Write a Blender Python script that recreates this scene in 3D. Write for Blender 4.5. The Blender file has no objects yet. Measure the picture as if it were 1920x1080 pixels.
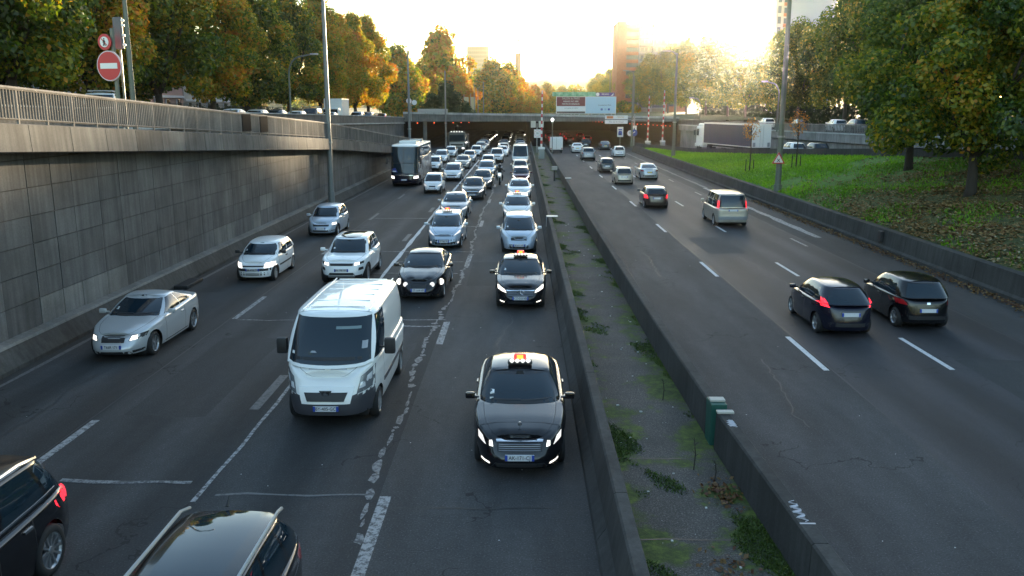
import bpy, bmesh, math, random
import numpy as np
from mathutils import Vector, Matrix
from mathutils.bvhtree import BVHTree
from math import sin, cos, pi, radians, sqrt, atan2, tan

random.seed(7)
RNG = np.random.default_rng(11)
S = bpy.context.scene
COL = S.collection

# ------------------------------------------------------------------ camera
CAM_H = 6.56
cam = bpy.data.objects.new('camera', bpy.data.cameras.new('camera'))
COL.objects.link(cam)
cam.location = (0, 0, CAM_H)
cam.rotation_euler = (radians(90) - math.atan(337 / 1600), 0, 0.0116)
cam.data.sensor_width = 36
cam.data.lens = 36 * 1600 / 1920
cam.data.clip_end = 6000
cam.data.clip_start = 0.3
S.camera = cam

# ------------------------------------------------------------------ sky, sun, exposure
SUN_AZ, SUN_EL = radians(15.6), radians(4.9)      # azimuth clockwise from +Y (down the road)
W = bpy.data.worlds.new('World'); S.world = W; W.use_nodes = True
nt = W.node_tree; bg = nt.nodes['Background']
sky = nt.nodes.new('ShaderNodeTexSky'); sky.sky_type = 'NISHITA'; sky.sun_disc = False
sky.sun_elevation = SUN_EL; sky.sun_rotation = SUN_AZ
sky.air_density = 1.0; sky.dust_density = 0.4; sky.ozone_density = 1.3; sky.altitude = 50
nt.links.new(sky.outputs[0], bg.inputs[0]); bg.inputs[1].default_value = 0.15
sun = bpy.data.objects.new('sun', bpy.data.lights.new('sun', 'SUN')); COL.objects.link(sun)
sun.data.energy = 4.6; sun.data.angle = radians(0.6); sun.data.color = (1.0, 0.78, 0.50)
sd = Vector((sin(SUN_AZ) * cos(SUN_EL), cos(SUN_AZ) * cos(SUN_EL), sin(SUN_EL)))
sun.rotation_euler = sd.to_track_quat('Z', 'Y').to_euler()
S.view_settings.view_transform = 'Standard'; S.view_settings.look = 'None'
S.view_settings.gamma = 1; S.view_settings.use_curve_mapping = False
S.view_settings.exposure = 2.5
S.render.engine = 'CYCLES'
cy = S.cycles
cy.use_denoising = True; cy.max_bounces = 6; cy.diffuse_bounces = 3; cy.glossy_bounces = 3
cy.transmission_bounces = 3; cy.volume_bounces = 1; cy.transparent_max_bounces = 6
cy.caustics_reflective = False; cy.caustics_refractive = False
cy.sample_clamp_indirect = 6; cy.use_adaptive_sampling = True; cy.adaptive_threshold = 0.012

# ------------------------------------------------------------------ materials
MATS = {}
def mat(name, col=(0.5, 0.5, 0.5), rough=0.6, metal=0.0, coat=0.0, emit=None, estr=0.0, spec=0.5):
    m = bpy.data.materials.new(name); m.use_nodes = True
    b = m.node_tree.nodes['Principled BSDF']
    b.inputs['Base Color'].default_value = (*col, 1); b.inputs['Roughness'].default_value = rough
    b.inputs['Metallic'].default_value = metal; b.inputs['Coat Weight'].default_value = coat
    b.inputs['Coat Roughness'].default_value = 0.04; b.inputs['Specular IOR Level'].default_value = spec
    if emit:
        b.inputs['Emission Color'].default_value = (*emit, 1); b.inputs['Emission Strength'].default_value = estr
    MATS[name] = m
    return m

class NG:
    """tiny helper round a material's node tree"""
    def __init__(s, m):
        s.m = m; s.t = m.node_tree; s.b = s.t.nodes['Principled BSDF']
    def n(s, typ, **kw):
        x = s.t.nodes.new(typ)
        for k, v in kw.items():
            if k.startswith('i_'): x.inputs[k[2:].replace('_', ' ')].default_value = v
            else: setattr(x, k, v)
        return x
    def l(s, a, b): s.t.links.new(a, b)
    def pos(s, scale=(1, 1, 1), obj=False):
        if obj: src = s.n('ShaderNodeTexCoord').outputs['Object']
        else: src = s.n('ShaderNodeNewGeometry').outputs['Position']
        mp = s.n('ShaderNodeMapping'); mp.inputs['Scale'].default_value = scale
        s.l(src, mp.inputs['Vector']); return mp.outputs[0]
    def noise(s, vec, scale, detail=3, rough=0.55):
        x = s.n('ShaderNodeTexNoise'); x.inputs['Scale'].default_value = scale
        x.inputs['Detail'].default_value = detail; x.inputs['Roughness'].default_value = rough
        s.l(vec, x.inputs['Vector']); return x.outputs['Fac']
    def ramp(s, fac, stops):
        x = s.n('ShaderNodeValToRGB'); e = x.color_ramp.elements
        while len(e) < len(stops): e.new(0.5)
        for el, (p, c) in zip(e, stops):
            el.position = p; el.color = (*c, 1) if len(c) == 3 else c
        s.l(fac, x.inputs[0]); return x.outputs[0]
    def mix(s, fac, a, b, mode='MIX'):
        x = s.n('ShaderNodeMix', data_type='RGBA', blend_type=mode)
        for sock, v in ((x.inputs[0], fac), (x.inputs[6], a), (x.inputs[7], b)):
            if isinstance(v, (int, float)): sock.default_value = v
            elif isinstance(v, tuple): sock.default_value = (*v, 1)
            else: s.l(v, sock)
        return x.outputs[2]
    def math(s, op, a, b=None, c=None):
        x = s.n('ShaderNodeMath', operation=op)
        for i, v in enumerate((a, b, c)):
            if v is None: continue
            if isinstance(v, (int, float)): x.inputs[i].default_value = v
            else: s.l(v, x.inputs[i])
        return x.outputs[0]
    def bump(s, h, strength=0.3, dist=0.02):
        x = s.n('ShaderNodeBump'); x.inputs['Strength'].default_value = strength
        x.inputs['Distance'].default_value = dist
        s.l(h, x.inputs['Height']); s.l(x.outputs[0], s.b.inputs['Normal'])
    def color(s, c): s.l(c, s.b.inputs['Base Color'])

def g(v): return (v, v, v)

def asphalt(name, lo, hi, tint=(0.99, 1.0, 1.03), patch=0.25, lanes=None, cracks=True, rough=0.85):
    m = mat(name, g(hi), rough, spec=0.35); q = NG(m); P = q.pos()
    grain = q.noise(P, 30, 3, 0.8); mid = q.noise(P, 4.0, 4); big = q.noise(q.pos((1, 0.18, 1)), 0.9, 4)
    c = q.ramp(grain, [(0.3, tuple(lo * 0.8 * t for t in tint)), (0.60, tuple(hi * t for t in tint)), (0.72, tuple(hi * 3.6 * t for t in tint))])
    c = q.mix(q.math('MULTIPLY', mid, 0.6), c, q.ramp(mid, [(0.35, g(lo)), (0.7, g(hi))]))
    c = q.mix(patch * 2, c, q.ramp(big, [(0.33, g(0.5)), (0.5, g(0.95)), (0.68, g(1.5))]), 'MULTIPLY')
    if lanes:       # polished wheel tracks worn into the surface, darker with oil along the lane middle
        sx = q.n('ShaderNodeSeparateXYZ'); q.l(P, sx.inputs[0])
        ph = q.math('MULTIPLY', q.math('SUBTRACT', sx.outputs[0], lanes[0]), 4 * pi / lanes[1])
        wv = q.math('MULTIPLY_ADD', q.math('SINE', ph), 0.5, 0.5)
        wv = q.math('MULTIPLY', wv, q.noise(q.pos((1, 0.05, 1)), 0.8, 3))
        c = q.mix(0.9, c, q.ramp(wv, [(0.1, g(0.68)), (0.6, g(1.4))]), 'MULTIPLY')
    if cracks:
        wv = q.n('ShaderNodeVectorMath', operation='MULTIPLY_ADD')
        nz = q.n('ShaderNodeTexNoise'); nz.inputs['Scale'].default_value = 1.1; nz.inputs['Detail'].default_value = 4
        q.l(P, nz.inputs['Vector']); q.l(nz.outputs['Color'], wv.inputs[0]); wv.inputs[1].default_value = g(2.2); q.l(P, wv.inputs[2])
        vo = q.n('ShaderNodeTexVoronoi', feature='DISTANCE_TO_EDGE'); vo.inputs['Scale'].default_value = 0.17
        q.l(wv.outputs[0], vo.inputs['Vector'])
        ln = q.math('LESS_THAN', vo.outputs['Distance'], 0.0035)
        ln = q.math('MULTIPLY', ln, q.math('GREATER_THAN', q.noise(P, 0.35, 2), 0.5))
        c = q.mix(q.math('MULTIPLY', ln, 0.75), c, g(lo * 0.3))
    q.color(c); q.bump(grain, 0.35, 0.012)
    return m

def concrete(name, base, streak=0.5, tint=(1, 0.98, 0.94), vary=0.0, moss=0.0, bump=0.25):
    m = mat(name, g(base), 0.9, spec=0.25); q = NG(m); P = q.pos()
    big = q.noise(P, 0.7, 5); fine = q.noise(P, 22, 3); st = q.noise(q.pos((3.2, 3.2, 0.14)), 1.6, 4)
    c = q.ramp(big, [(0.3, tuple(base * 0.68 * t for t in tint)), (0.7, tuple(base * 1.25 * t for t in tint))])
    c = q.mix(0.5, c, q.ramp(fine, [(0.3, g(0.72)), (0.7, g(1.2))]), 'MULTIPLY')
    c = q.mix(streak, c, q.ramp(st, [(0.36, g(0.45)), (0.62, g(1.25))]), 'MULTIPLY')
    if vary:
        oi = q.n('ShaderNodeObjectInfo')
        c = q.mix(1.0, c, q.ramp(oi.outputs['Random'], [(0.0, g(1 - vary)), (0.85, g(1 + vary * 0.5)), (1.0, g(1 + vary))]), 'MULTIPLY')
    if moss:
        c = q.mix(q.math('MULTIPLY', q.math('GREATER_THAN', q.noise(P, 1.1, 5, 0.7), 0.56), moss), c, (0.035, 0.05, 0.015))
    q.color(c); q.bump(fine, bump, 0.01)
    return m

def paint(name, col, metal=0.0, rough=0.28):
    return mat('paint_' + name, col, rough, metal, coat=0.45 if sum(col) < 0.1 else 0.7, spec=0.4 if sum(col) < 0.1 else 0.5)

glass_dark = mat('car_glass', (0.010, 0.021, 0.031), 0.03, spec=0.62)
glass_bldg = mat('building_glass', (0.10, 0.12, 0.14), 0.12)
trim = mat('black_trim', (0.018, 0.018, 0.02), 0.55)
under = mat('underbody_black', (0.008, 0.008, 0.008), 0.9)
rubber = mat('tyre_rubber', (0.014, 0.014, 0.015), 0.8)
alloy = mat('rim_alloy', (0.45, 0.46, 0.48), 0.32, 0.85)
steelcap = mat('wheel_cap', (0.32, 0.33, 0.34), 0.4, 0.5)
chrome = mat('chrome', (0.75, 0.76, 0.78), 0.12, 1.0)
chrome_dark = mat('grille_metal', (0.22, 0.22, 0.24), 0.3, 0.9)
lamp_clear = mat('headlight_glass', (0.72, 0.74, 0.78), 0.15, 0.15, coat=0.5)
lamp_lit = mat('headlight_lit', (0.8, 0.8, 0.8), 0.2, emit=(1.0, 0.93, 0.82), estr=0.5)
lamp_dim = mat('headlight_half_lit', (0.7, 0.7, 0.7), 0.2, emit=(1.0, 0.93, 0.84), estr=0.16)
tail_red = mat('tail_light_red', (0.35, 0.012, 0.015), 0.2, coat=0.5)
tail_lit = mat('tail_light_lit', (0.5, 0.02, 0.03), 0.2, emit=(1.0, 0.02, 0.035), estr=0.5)
plate_white = mat('plate_white', (0.62, 0.63, 0.66), 0.4)
plate_yellow = mat('plate_yellow', (0.6, 0.45, 0.06), 0.4)
plate_blue = mat('plate_blue', (0.02, 0.06, 0.35), 0.4)
ink = mat('ink_black', (0.01, 0.01, 0.012), 0.5)
white_pt = mat('white_enamel', (0.75, 0.75, 0.74), 0.4)
red_pt = mat('red_enamel', (0.5, 0.015, 0.03), 0.4)
blue_pt = mat('blue_enamel', (0.02, 0.05, 0.28), 0.4)
lampgreen = mat('lamp_post_grey_green', (0.13, 0.15, 0.125), 0.5, 0.2)
lampgrey = mat('lamp_post_grey', (0.19, 0.205, 0.21), 0.5, 0.3)
galv = mat('galvanised_steel', (0.33, 0.34, 0.34), 0.45, 0.5)

# ------------------------------------------------------------------ objects
def setp(o, label=None, cat=None, group=None, kind=None):
    if label: o['label'] = label
    if cat: o['category'] = cat
    if group: o['group'] = group
    if kind: o['kind'] = kind
    return o
def thing(name, label, cat, loc=(0, 0, 0), rotz=0.0, group=None):
    o = bpy.data.objects.new(name, None); COL.objects.link(o)
    o.location = loc; o.rotation_euler = (0, 0, rotz); o.empty_display_size = 0.2
    return setp(o, label, cat, group)
def link(name, me, mats, parent=None, smooth=False, angle=40):
    if not isinstance(mats, (list, tuple)): mats = [mats]
    for m in mats: me.materials.append(m)
    if smooth:
        me.shade_smooth()
        try: me.set_sharp_from_angle(angle=radians(angle))
        except Exception: pass
    o = bpy.data.objects.new(name, me); COL.objects.link(o)
    if parent is not None: o.parent = parent
    return o
def copy_tree(o, parent=None):
    c = o.copy(); COL.objects.link(c)
    if parent is not None: c.parent = parent
    for ch in list(o.children): copy_tree(ch, c)
    return c
def inst(o, loc=None, rotz=None, parent=None):
    c = o.copy(); COL.objects.link(c)
    if parent is not None: c.parent = parent
    if loc is not None: c.location = loc
    if rotz is not None: c.rotation_euler = (0, 0, rotz)
    return c

class MB:
    """collects simple shapes into one mesh"""
    def __init__(s): s.v = []; s.f = []; s.mi = []; s.cur = 0
    def add(s, vs, fs):
        o = len(s.v); s.v += [tuple(v) for v in vs]; s.f += [tuple(i + o for i in f) for f in fs]; s.mi += [s.cur] * len(fs)
        return s
    def m(s, i): s.cur = i; return s
    def box(s, x0, x1, y0, y1, z0, z1):
        return s.add([(x0, y0, z0), (x1, y0, z0), (x1, y1, z0), (x0, y1, z0), (x0, y0, z1), (x1, y0, z1), (x1, y1, z1), (x0, y1, z1)],
                     [(0, 3, 2, 1), (4, 5, 6, 7), (0, 1, 5, 4), (1, 2, 6, 5), (2, 3, 7, 6), (3, 0, 4, 7)])
    def cbox(s, c, d): return s.box(c[0] - d[0] / 2, c[0] + d[0] / 2, c[1] - d[1] / 2, c[1] + d[1] / 2, c[2] - d[2] / 2, c[2] + d[2] / 2)
    def bbox(s, c, d, b):
        """box with chamfered edges"""
        hx, hy, hz = d[0] / 2, d[1] / 2, d[2] / 2
        bm = bmesh.new(); bmesh.ops.create_cube(bm, size=1)
        for v in bm.verts: v.co = Vector((v.co.x * d[0] + c[0], v.co.y * d[1] + c[1], v.co.z * d[2] + c[2]))
        bmesh.ops.bevel(bm, geom=bm.edges[:], offset=b, segments=2, affect='EDGES', profile=0.6)
        bm.verts.index_update()
        s.add([v.co[:] for v in bm.verts], [tuple(v.index for v in f.verts) for f in bm.faces]); bm.free(); return s
    def quad(s, a, b, c, d): return s.add([a, b, c, d], [(0, 1, 2, 3)])
    def tube(s, pts, rads, n=8, cap=True):
        pts = [Vector(p) for p in pts]
        if not isinstance(rads, (list, tuple)): rads = [rads] * len(pts)
        vs = []; up = Vector((0, 0, 1))
        for i, p in enumerate(pts):
            t = (pts[min(i + 1, len(pts) - 1)] - pts[max(i - 1, 0)]).normalized()
            a = t.cross(up if abs(t.z) < 0.95 else Vector((0, 1, 0))).normalized(); b = t.cross(a)
            for k in range(n): vs.append(p + (a * cos(2 * pi * k / n) + b * sin(2 * pi * k / n)) * rads[i])
        fs = []
        for i in range(len(pts) - 1):
            for k in range(n):
                k2 = (k + 1) % n; fs.append((i * n + k, i * n + k2, (i + 1) * n + k2, (i + 1) * n + k))
        if cap: fs.append(tuple(range(n))[::-1]); fs.append(tuple((len(pts) - 1) * n + k for k in range(n)))
        return s.add(vs, fs)
    def lathe(s, prof, n=24, axis='X', c=(0, 0, 0)):
        vs = []
        for (u, r) in prof:
            for k in range(n):
                a = 2 * pi * k / n
                if axis == 'X': vs.append((c[0] + u, c[1] + r * cos(a), c[2] + r * sin(a)))
                elif axis == 'Y': vs.append((c[0] + r * cos(a), c[1] + u, c[2] + r * sin(a)))
                else: vs.append((c[0] + r * cos(a), c[1] + r * sin(a), c[2] + u))
        fs = []
        for i in range(len(prof) - 1):
            for k in range(n):
                k2 = (k + 1) % n; fs.append((i * n + k, i * n + k2, (i + 1) * n + k2, (i + 1) * n + k))
        return s.add(vs, fs)
    def disc(s, c, r, n=24, axis='Y', d=0.02):
        return s.lathe([(-d / 2, 0.0001), (-d / 2, r), (d / 2, r), (d / 2, 0.0001)], n, axis, c)
    def sphere(s, c, r, nu=10, nv=7):
        r = r if isinstance(r, (tuple, list)) else (r, r, r)
        vs = []; fs = []
        for j in range(nv + 1):
            b = -pi / 2 + pi * j / nv
            for i in range(nu):
                a = 2 * pi * i / nu
                vs.append((c[0] + r[0] * cos(b) * cos(a), c[1] + r[1] * cos(b) * sin(a), c[2] + r[2] * sin(b)))
        for j in range(nv):
            for i in range(nu):
                i2 = (i + 1) % nu; fs.append((j * nu + i, j * nu + i2, (j + 1) * nu + i2, (j + 1) * nu + i))
        return s.add(vs, fs)
    def prism(s, poly, y0, y1):
        """polygon in x,z extruded along y"""
        n = len(poly)
        vs = [(x, y0, z) for x, z in poly] + [(x, y1, z) for x, z in poly]
        fs = [tuple(range(n)), tuple(range(n, 2 * n))[::-1]] + [(i, i + n, (i + 1) % n + n, (i + 1) % n) for i in range(n)]
        return s.add(vs, fs)
    def mesh(s, name):
        me = bpy.data.meshes.new(name); me.from_pydata(s.v, [], s.f)
        if any(s.mi): me.polygons.foreach_set('material_index', s.mi)
        bm = bmesh.new(); bm.from_mesh(me); bmesh.ops.recalc_face_normals(bm, faces=bm.faces); bm.to_mesh(me); bm.free()
        me.update(); return me
    def build(s, name, mats, parent=None, smooth=False, angle=40): return link(name, s.mesh(name), mats, parent, smooth, angle)

def np_mesh(name, verts, faces_n, idx):
    """quick mesh from numpy: verts (N,3), all faces with faces_n corners"""
    me = bpy.data.meshes.new(name); n = len(verts); nf = len(idx) // faces_n
    me.vertices.add(n); me.vertices.foreach_set('co', np.asarray(verts, np.float32).ravel())
    me.loops.add(len(idx)); me.loops.foreach_set('vertex_index', np.asarray(idx, np.int32))
    me.polygons.add(nf); me.polygons.foreach_set('loop_start', np.arange(0, len(idx), faces_n, dtype=np.int32))
    me.polygons.foreach_set('loop_total', np.full(nf, faces_n, np.int32)); me.update(calc_edges=True)
    return me
def txt_mesh(s, size, name='text', align='CENTER'):
    cu = bpy.data.curves.new(name, 'FONT'); cu.body = s; cu.size = size; cu.align_x = align; cu.align_y = 'CENTER'; cu.extrude = 0.004
    cu.resolution_u = 2
    o = bpy.data.objects.new(name, cu); COL.objects.link(o)
    dg = bpy.context.evaluated_depsgraph_get(); me = bpy.data.meshes.new_from_object(o.evaluated_get(dg))
    bpy.data.objects.remove(o); bpy.data.curves.remove(cu); return me
def text(s, size, loc, m, parent, rot=(pi / 2, 0, 0), name='lettering', align='CENTER', sx=1.0):
    me = txt_mesh(s, size, name, align); o = link(name, me, m, parent)
    o.location = loc; o.rotation_euler = rot; o.scale = (sx, 1, 1); return o
# ------------------------------------------------------------------ materials of the setting
asph_l = asphalt('asphalt_left', 0.025, 0.049, lanes=(-12.7, 3.55), patch=0.3)
asph_t = asphalt('asphalt_inner_lane', 0.029, 0.062, tint=(1.0, 1.0, 1.02), patch=0.3)
asph_r1 = asphalt('asphalt_rough_grey', 0.028, 0.056, tint=(1.0, 1.0, 1.06), patch=0.3)
asph_r2 = asphalt('asphalt_smooth_dark', 0.018, 0.033, tint=(1.0, 0.98, 1.14), lanes=(7.8, 3.2), patch=0.3, rough=0.7)
asph_r3 = asphalt('asphalt_shoulder', 0.022, 0.044, patch=0.3)
asph_up = asphalt('asphalt_street', 0.045, 0.08, cracks=False)
conc_panel = concrete('wall_panel_concrete', 0.112, 0.4, vary=0.13, tint=(1, 0.99, 1.0))
conc_pale = concrete('wall_panel_patched', 0.165, 0.35, vary=0.1)
conc_back = concrete('wall_core', 0.05, 0.2)
conc_cop = concrete('coping_concrete', 0.12, 0.5, tint=(1, 0.98, 0.95), vary=0.18)
conc_plinth = concrete('plinth_concrete', 0.06, 0.4, tint=(1, 0.98, 0.93))
conc_ledge = concrete('plinth_ledge_concrete', 0.17, 0.3)
conc_bar = concrete('barrier_concrete', 0.055, 0.35, tint=(1, 0.98, 0.96), vary=0.15)
conc_bridge = concrete('bridge_concrete', 0.17, 0.4, tint=(0.98, 1, 0.97))
conc_rail = concrete('parapet_rail_concrete', 0.42, 0.2, tint=(0.96, 1, 0.98))
conc_right = concrete('right_wall_concrete', 0.24, 0.45, tint=(1, 0.99, 0.97))
conc_low = concrete('low_wall_concrete', 0.055, 0.4)
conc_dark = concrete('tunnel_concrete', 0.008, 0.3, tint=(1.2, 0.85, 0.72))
rail_paint = concrete('railing_weathered_paint', 0.21, 0.3, tint=(1.0, 0.92, 0.85), bump=0.1)
rail_fill = concrete('railing_bar_paint', 0.14, 0.3, tint=(1.0, 0.96, 0.92), bump=0.1)

def marking_mat(name, v, thr, fade=0.55):
    m = mat(name, g(v), 0.7); q = NG(m); P = q.pos()
    nz = q.noise(P, 9, 5, 0.75); n2 = q.noise(P, 60, 2)
    k = q.math('MULTIPLY', q.math('SMOOTH_MIN', q.math('MULTIPLY', q.math('SUBTRACT', nz, thr), 9), 1.0, 0.2), q.math('ADD', q.math('MULTIPLY', n2, 0.8), 0.45))
    x = q.n('ShaderNodeClamp'); q.l(k, x.inputs[0])
    q.color(q.mix(x.outputs[0], (0.055, 0.055, 0.058), g(v))); return m
mk_white = marking_mat('road_paint_white', 0.62, 0.33)
mk_worn = marking_mat('road_paint_worn', 0.34, 0.42)
mk_faint = marking_mat('road_paint_faint', 0.13, 0.40)
mk_seal = marking_mat('pale_joint_filler', 0.24, 0.44)

# ground sheet and raised terrain ------------------------------------------------
soil = mat('dark_soil', (0.06, 0.055, 0.045), 0.95)
ground = MB().quad((-2500, -800, -0.06), (2500, -800, -0.06), (2500, 3200, -0.06), (-2500, 3200, -0.06)).build('ground', soil)
setp(ground, kind='structure', label='ground far below and around the sunken motorway')

def lerp_tab(tab):
    xs = [t[0] for t in tab]; ys = [t[1] for t in tab]
    return lambda v: float(np.interp(v, xs, ys))
zL = lerp_tab([(-20, 5.7), (50, 5.55), (66, 5.05), (100, 4.65), (155, 4.2), (400, 4.5)])          # left street level
zR = lerp_tab([(-20, 6.0), (50, 4.9), (74, 4.2), (110, 3.75), (155, 3.8), (400, 4.5)])    # right street level
xRW = lerp_tab([(-20, 33), (110, 33), (130, 30), (155, 26.5)])                       # right retaining wall
zRamp = lerp_tab([(-20, 5.9), (20, 4.6), (57, 3.1), (80, 2.05), (103, 1.0), (128, 0.1), (150, 0.0)])
xRI = lerp_tab([(-20, 33), (30, 29), (57, 26), (80, 23), (103, 20), (128, 17.6)])     # inner edge of right ramp
zGT = lerp_tab([(-20, 5.5), (30, 4.5), (57, 3.45), (80, 2.4), (103, 1.4), (128, 0.9)])
zCop = lerp_tab([(-20, 7.3), (21, 5.48), (57, 3.87), (80, 2.5), (101, 1.3)])         # underside of left coping

def strip(name, ys, xa, xb, zf, m, nx=1, label=None):
    vs = []; fs = []
    for y in ys:
        a = xa(y) if callable(xa) else xa; b = xb(y) if callable(xb) else xb
        for i in range(nx + 1):
            x = a + (b - a) * i / nx; vs.append((x, y, zf(x, y) if callable(zf) else zf))
    k = nx + 1
    for j in range(len(ys) - 1):
        for i in range(nx): fs.append((j * k + i, j * k + i + 1, (j + 1) * k + i + 1, (j + 1) * k + i))
    o = MB().add(vs, fs).build(name, m); setp(o, kind='structure', label=label); return o
YS = [-20, 5, 20, 35, 50, 60, 74, 80, 92, 103, 110, 120, 128, 140, 150, 156]
strip('street_left', YS, -62, -20.45, lambda x, y: zL(y), asph_up, label='raised street beside the trees on the left')
strip('street_right', YS, lambda y: xRW(y) + 0.25, 70, lambda x, y: zR(y), asph_up, label='raised street under the trees on the right')
strip('terrain_right', YS, 70, 500, lambda x, y: zR(y) + 0.01, soil)
strip('terrain_left', YS, -500, -62, lambda x, y: zL(y) + 0.01, soil)
parkgrass = mat('park_grass', (0.05, 0.065, 0.02), 0.95)
strip('terrain_beyond', [160, 250, 400, 700, 1200, 2500], -1500, 1500, lambda x, y: 4.5 + (y - 160) * 0.004, parkgrass, nx=2)

# carriageways -------------------------------------------------------------------
road_l = strip('road_left', [-20, 40, 100, 160, 262], -13.2, -2.45, 0.0, asph_l, label='left carriageway full of oncoming traffic')
road_t = strip('road_inner_lane', [-20, 40, 100, 160, 262], -2.45, 1.2, 0.0, asph_t, label='rougher inner lane along the median barrier')
road_m = strip('road_merge_left', [80, 100, 130, 160, 262], -20.3, -13.2, lambda x, y: 0.0, asph_l)
road_1 = strip('road_right_inner', [-20, 40, 100, 160, 262], 3.9, 7.95, 0.0, asph_r1, label='pale rough inner lane of the right carriageway')
road_2 = strip('road_right', [-20, 40, 100, 160, 262], 7.95, 14.3, 0.0, asph_r2, label='smooth dark lanes of the right carriageway')
road_3 = strip('road_right_shoulder', [-20, 40, 100, 128, 160, 262], 14.3, lambda y: 17.6 if y < 120 else 26.3, 0.0, asph_r3, label='shoulder of the right carriageway')
strip('ramp_road_right', [-20, 20, 40, 57, 80, 103, 128, 150], lambda y: xRI(y) + 0.3, lambda y: xRW(y) - 0.2, lambda x, y: zRamp(y), asph_up, label='slip road falling to the tunnel on the right')
strip('ramp_road_left', [-20, 21, 57, 80, 101, 120], -20.3, -13.4, lambda x, y: max(0.005, zCop(y) + 0.5) if y < 110 else 0.005, asph_up, label='slip road behind the left railing')

def marking(parent, m, x, y0, y1, w, name='lane_marking', z=0.004, wob=0.0):
    b = MB(); n = max(1, int((y1 - y0) / (1.2 if wob else 4)))
    pts = []
    for i in range(n + 1):
        y = y0 + (y1 - y0) * i / n; dx = random.uniform(-wob, wob); ww = w * (1 + (random.uniform(-0.4, 0.5) if wob else 0))
        pts += [(x + dx - ww / 2, y, z), (x + dx + ww / 2, y, z)]
    b.add(pts, [(2 * i, 2 * i + 1, 2 * i + 3, 2 * i + 2) for i in range(n)])
    return b.build(name, m, parent)
def cross(parent, m, y, x0, x1, w, name='joint_line', z=0.0065):
    b = MB(); n = max(2, int(abs(x1 - x0) / 0.5)); pts = []
    for i in range(n + 1):
        x = x0 + (x1 - x0) * i / n; dy = random.uniform(-0.05, 0.05); ww = w * random.uniform(0.5, 1.3)
        pts += [(x, y + dy - ww / 2, z), (x, y + dy + ww / 2, z)]
    b.add(pts, [(2 * i, 2 * i + 1, 2 * i + 3, 2 * i + 2) for i in range(n)])
    return b.build(name, m, parent)
for k in range(11):                       # dashes of the right carriageway
    y = 21.0 + 12.45 * (k - 1)
    marking(road_1, mk_white, 7.8, y, y + 3.3, 0.15)
    marking(road_2, mk_white, 11.05, y + 0.1, y + 3.2, 0.14)
    if y > 38: marking(road_2, mk_worn, 13.85, y - 4.8, y - 2.2, 0.14)
marking(road_3, mk_worn, 15.35, 44, 72, 0.34, 'edge_line', wob=0.05)
marking(road_3, mk_faint, 15.5, 72, 128, 0.25, 'edge_line', wob=0.03)
for k in range(9):                        # dashes of the left carriageway
    y = 11.05 + 12.3 * k
    marking(road_t, mk_worn, -2.34, y, y + 2.6, 0.2)
    marking(road_l, mk_worn if k in (0, 1, 2) else mk_faint, -9.14, y + 2.9, y + 6.2, 0.17)
    marking(road_l, mk_faint, -5.95, y + 6.9, y + 9.4, 0.22)
marking(road_l, mk_worn, -5.56, 13.4, 33, 0.07, 'joint_line', z=0.0052, wob=0.035)
marking(road_l, mk_white, -5.56, 33, 112, 0.15, 'lane_line', z=0.0052, wob=0.015)
r_ = random.Random(41); b = MB(); y = 12.0; xo = 0.0
while y < 110:                                     # crumbling filler along the lane joint: ragged scraps, not a ribbon
    ln = r_.uniform(0.12, 0.7); xo = max(-0.14, min(0.14, xo + r_.uniform(-0.06, 0.06))); n_ = r_.randint(5, 8); wx = r_.uniform(0.03, 0.11)
    x0 = -2.55 + xo + 0.10 * sin(y * 0.21)
    b.add([(x0 + wx * cos(2 * pi * k / n_) * r_.uniform(0.5, 1.3), y + ln / 2 + ln * 0.55 * sin(2 * pi * k / n_) * r_.uniform(0.7, 1.2), 0.0052) for k in range(n_)], [tuple(range(n_))])
    y += ln * r_.uniform(0.75, 1.5)
setp(b.build('joint_filler', mk_seal, road_l), kind='stuff')
marking(road_l, mk_faint, -12.55, 12, 80, 0.12, 'edge_line', wob=0.02)
tar = mat('tar_seam', (0.012, 0.012, 0.013), 0.6)
marking(road_l, tar, -9.28, 12, 90, 0.035, 'tar_seam', z=0.003, wob=0.02)
marking(road_1, tar, 7.95, 8, 130, 0.05, 'tar_seam', z=0.003, wob=0.015)
marking(road_3, tar, 14.3, 8, 90, 0.04, 'tar_seam', z=0.003, wob=0.02)
for (y, x0, x1, w, m) in ((26.1, -9.0, -7.0, 0.05, mk_worn), (34.0, -6.9, -2.6, 0.07, mk_worn), (36.6, -5.4, -2.5, 0.07, mk_worn), (39.3, -8.3, -2.4, 0.08, mk_worn),
                          (51.6, -9.2, -5.6, 0.1, mk_worn), (13.7, -5.3, -2.6, 0.07, mk_faint), (14.2, -8.3, -5.9, 0.12, mk_seal), (26.2, -4.6, -2.4, 0.07, mk_worn), (25.4, -4.9, -2.5, 0.1, mk_worn), (48.0, -4.6, -2.4, 0.08, mk_worn)):
    cross(road_l, m, y, x0, x1, w)
cross(road_t, tar, 13.2, -2.3, 1.1, 0.03, 'crack')
cross(road_l, tar, 52.0, -9.0, -5.7, 0.03, 'crack')

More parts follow.
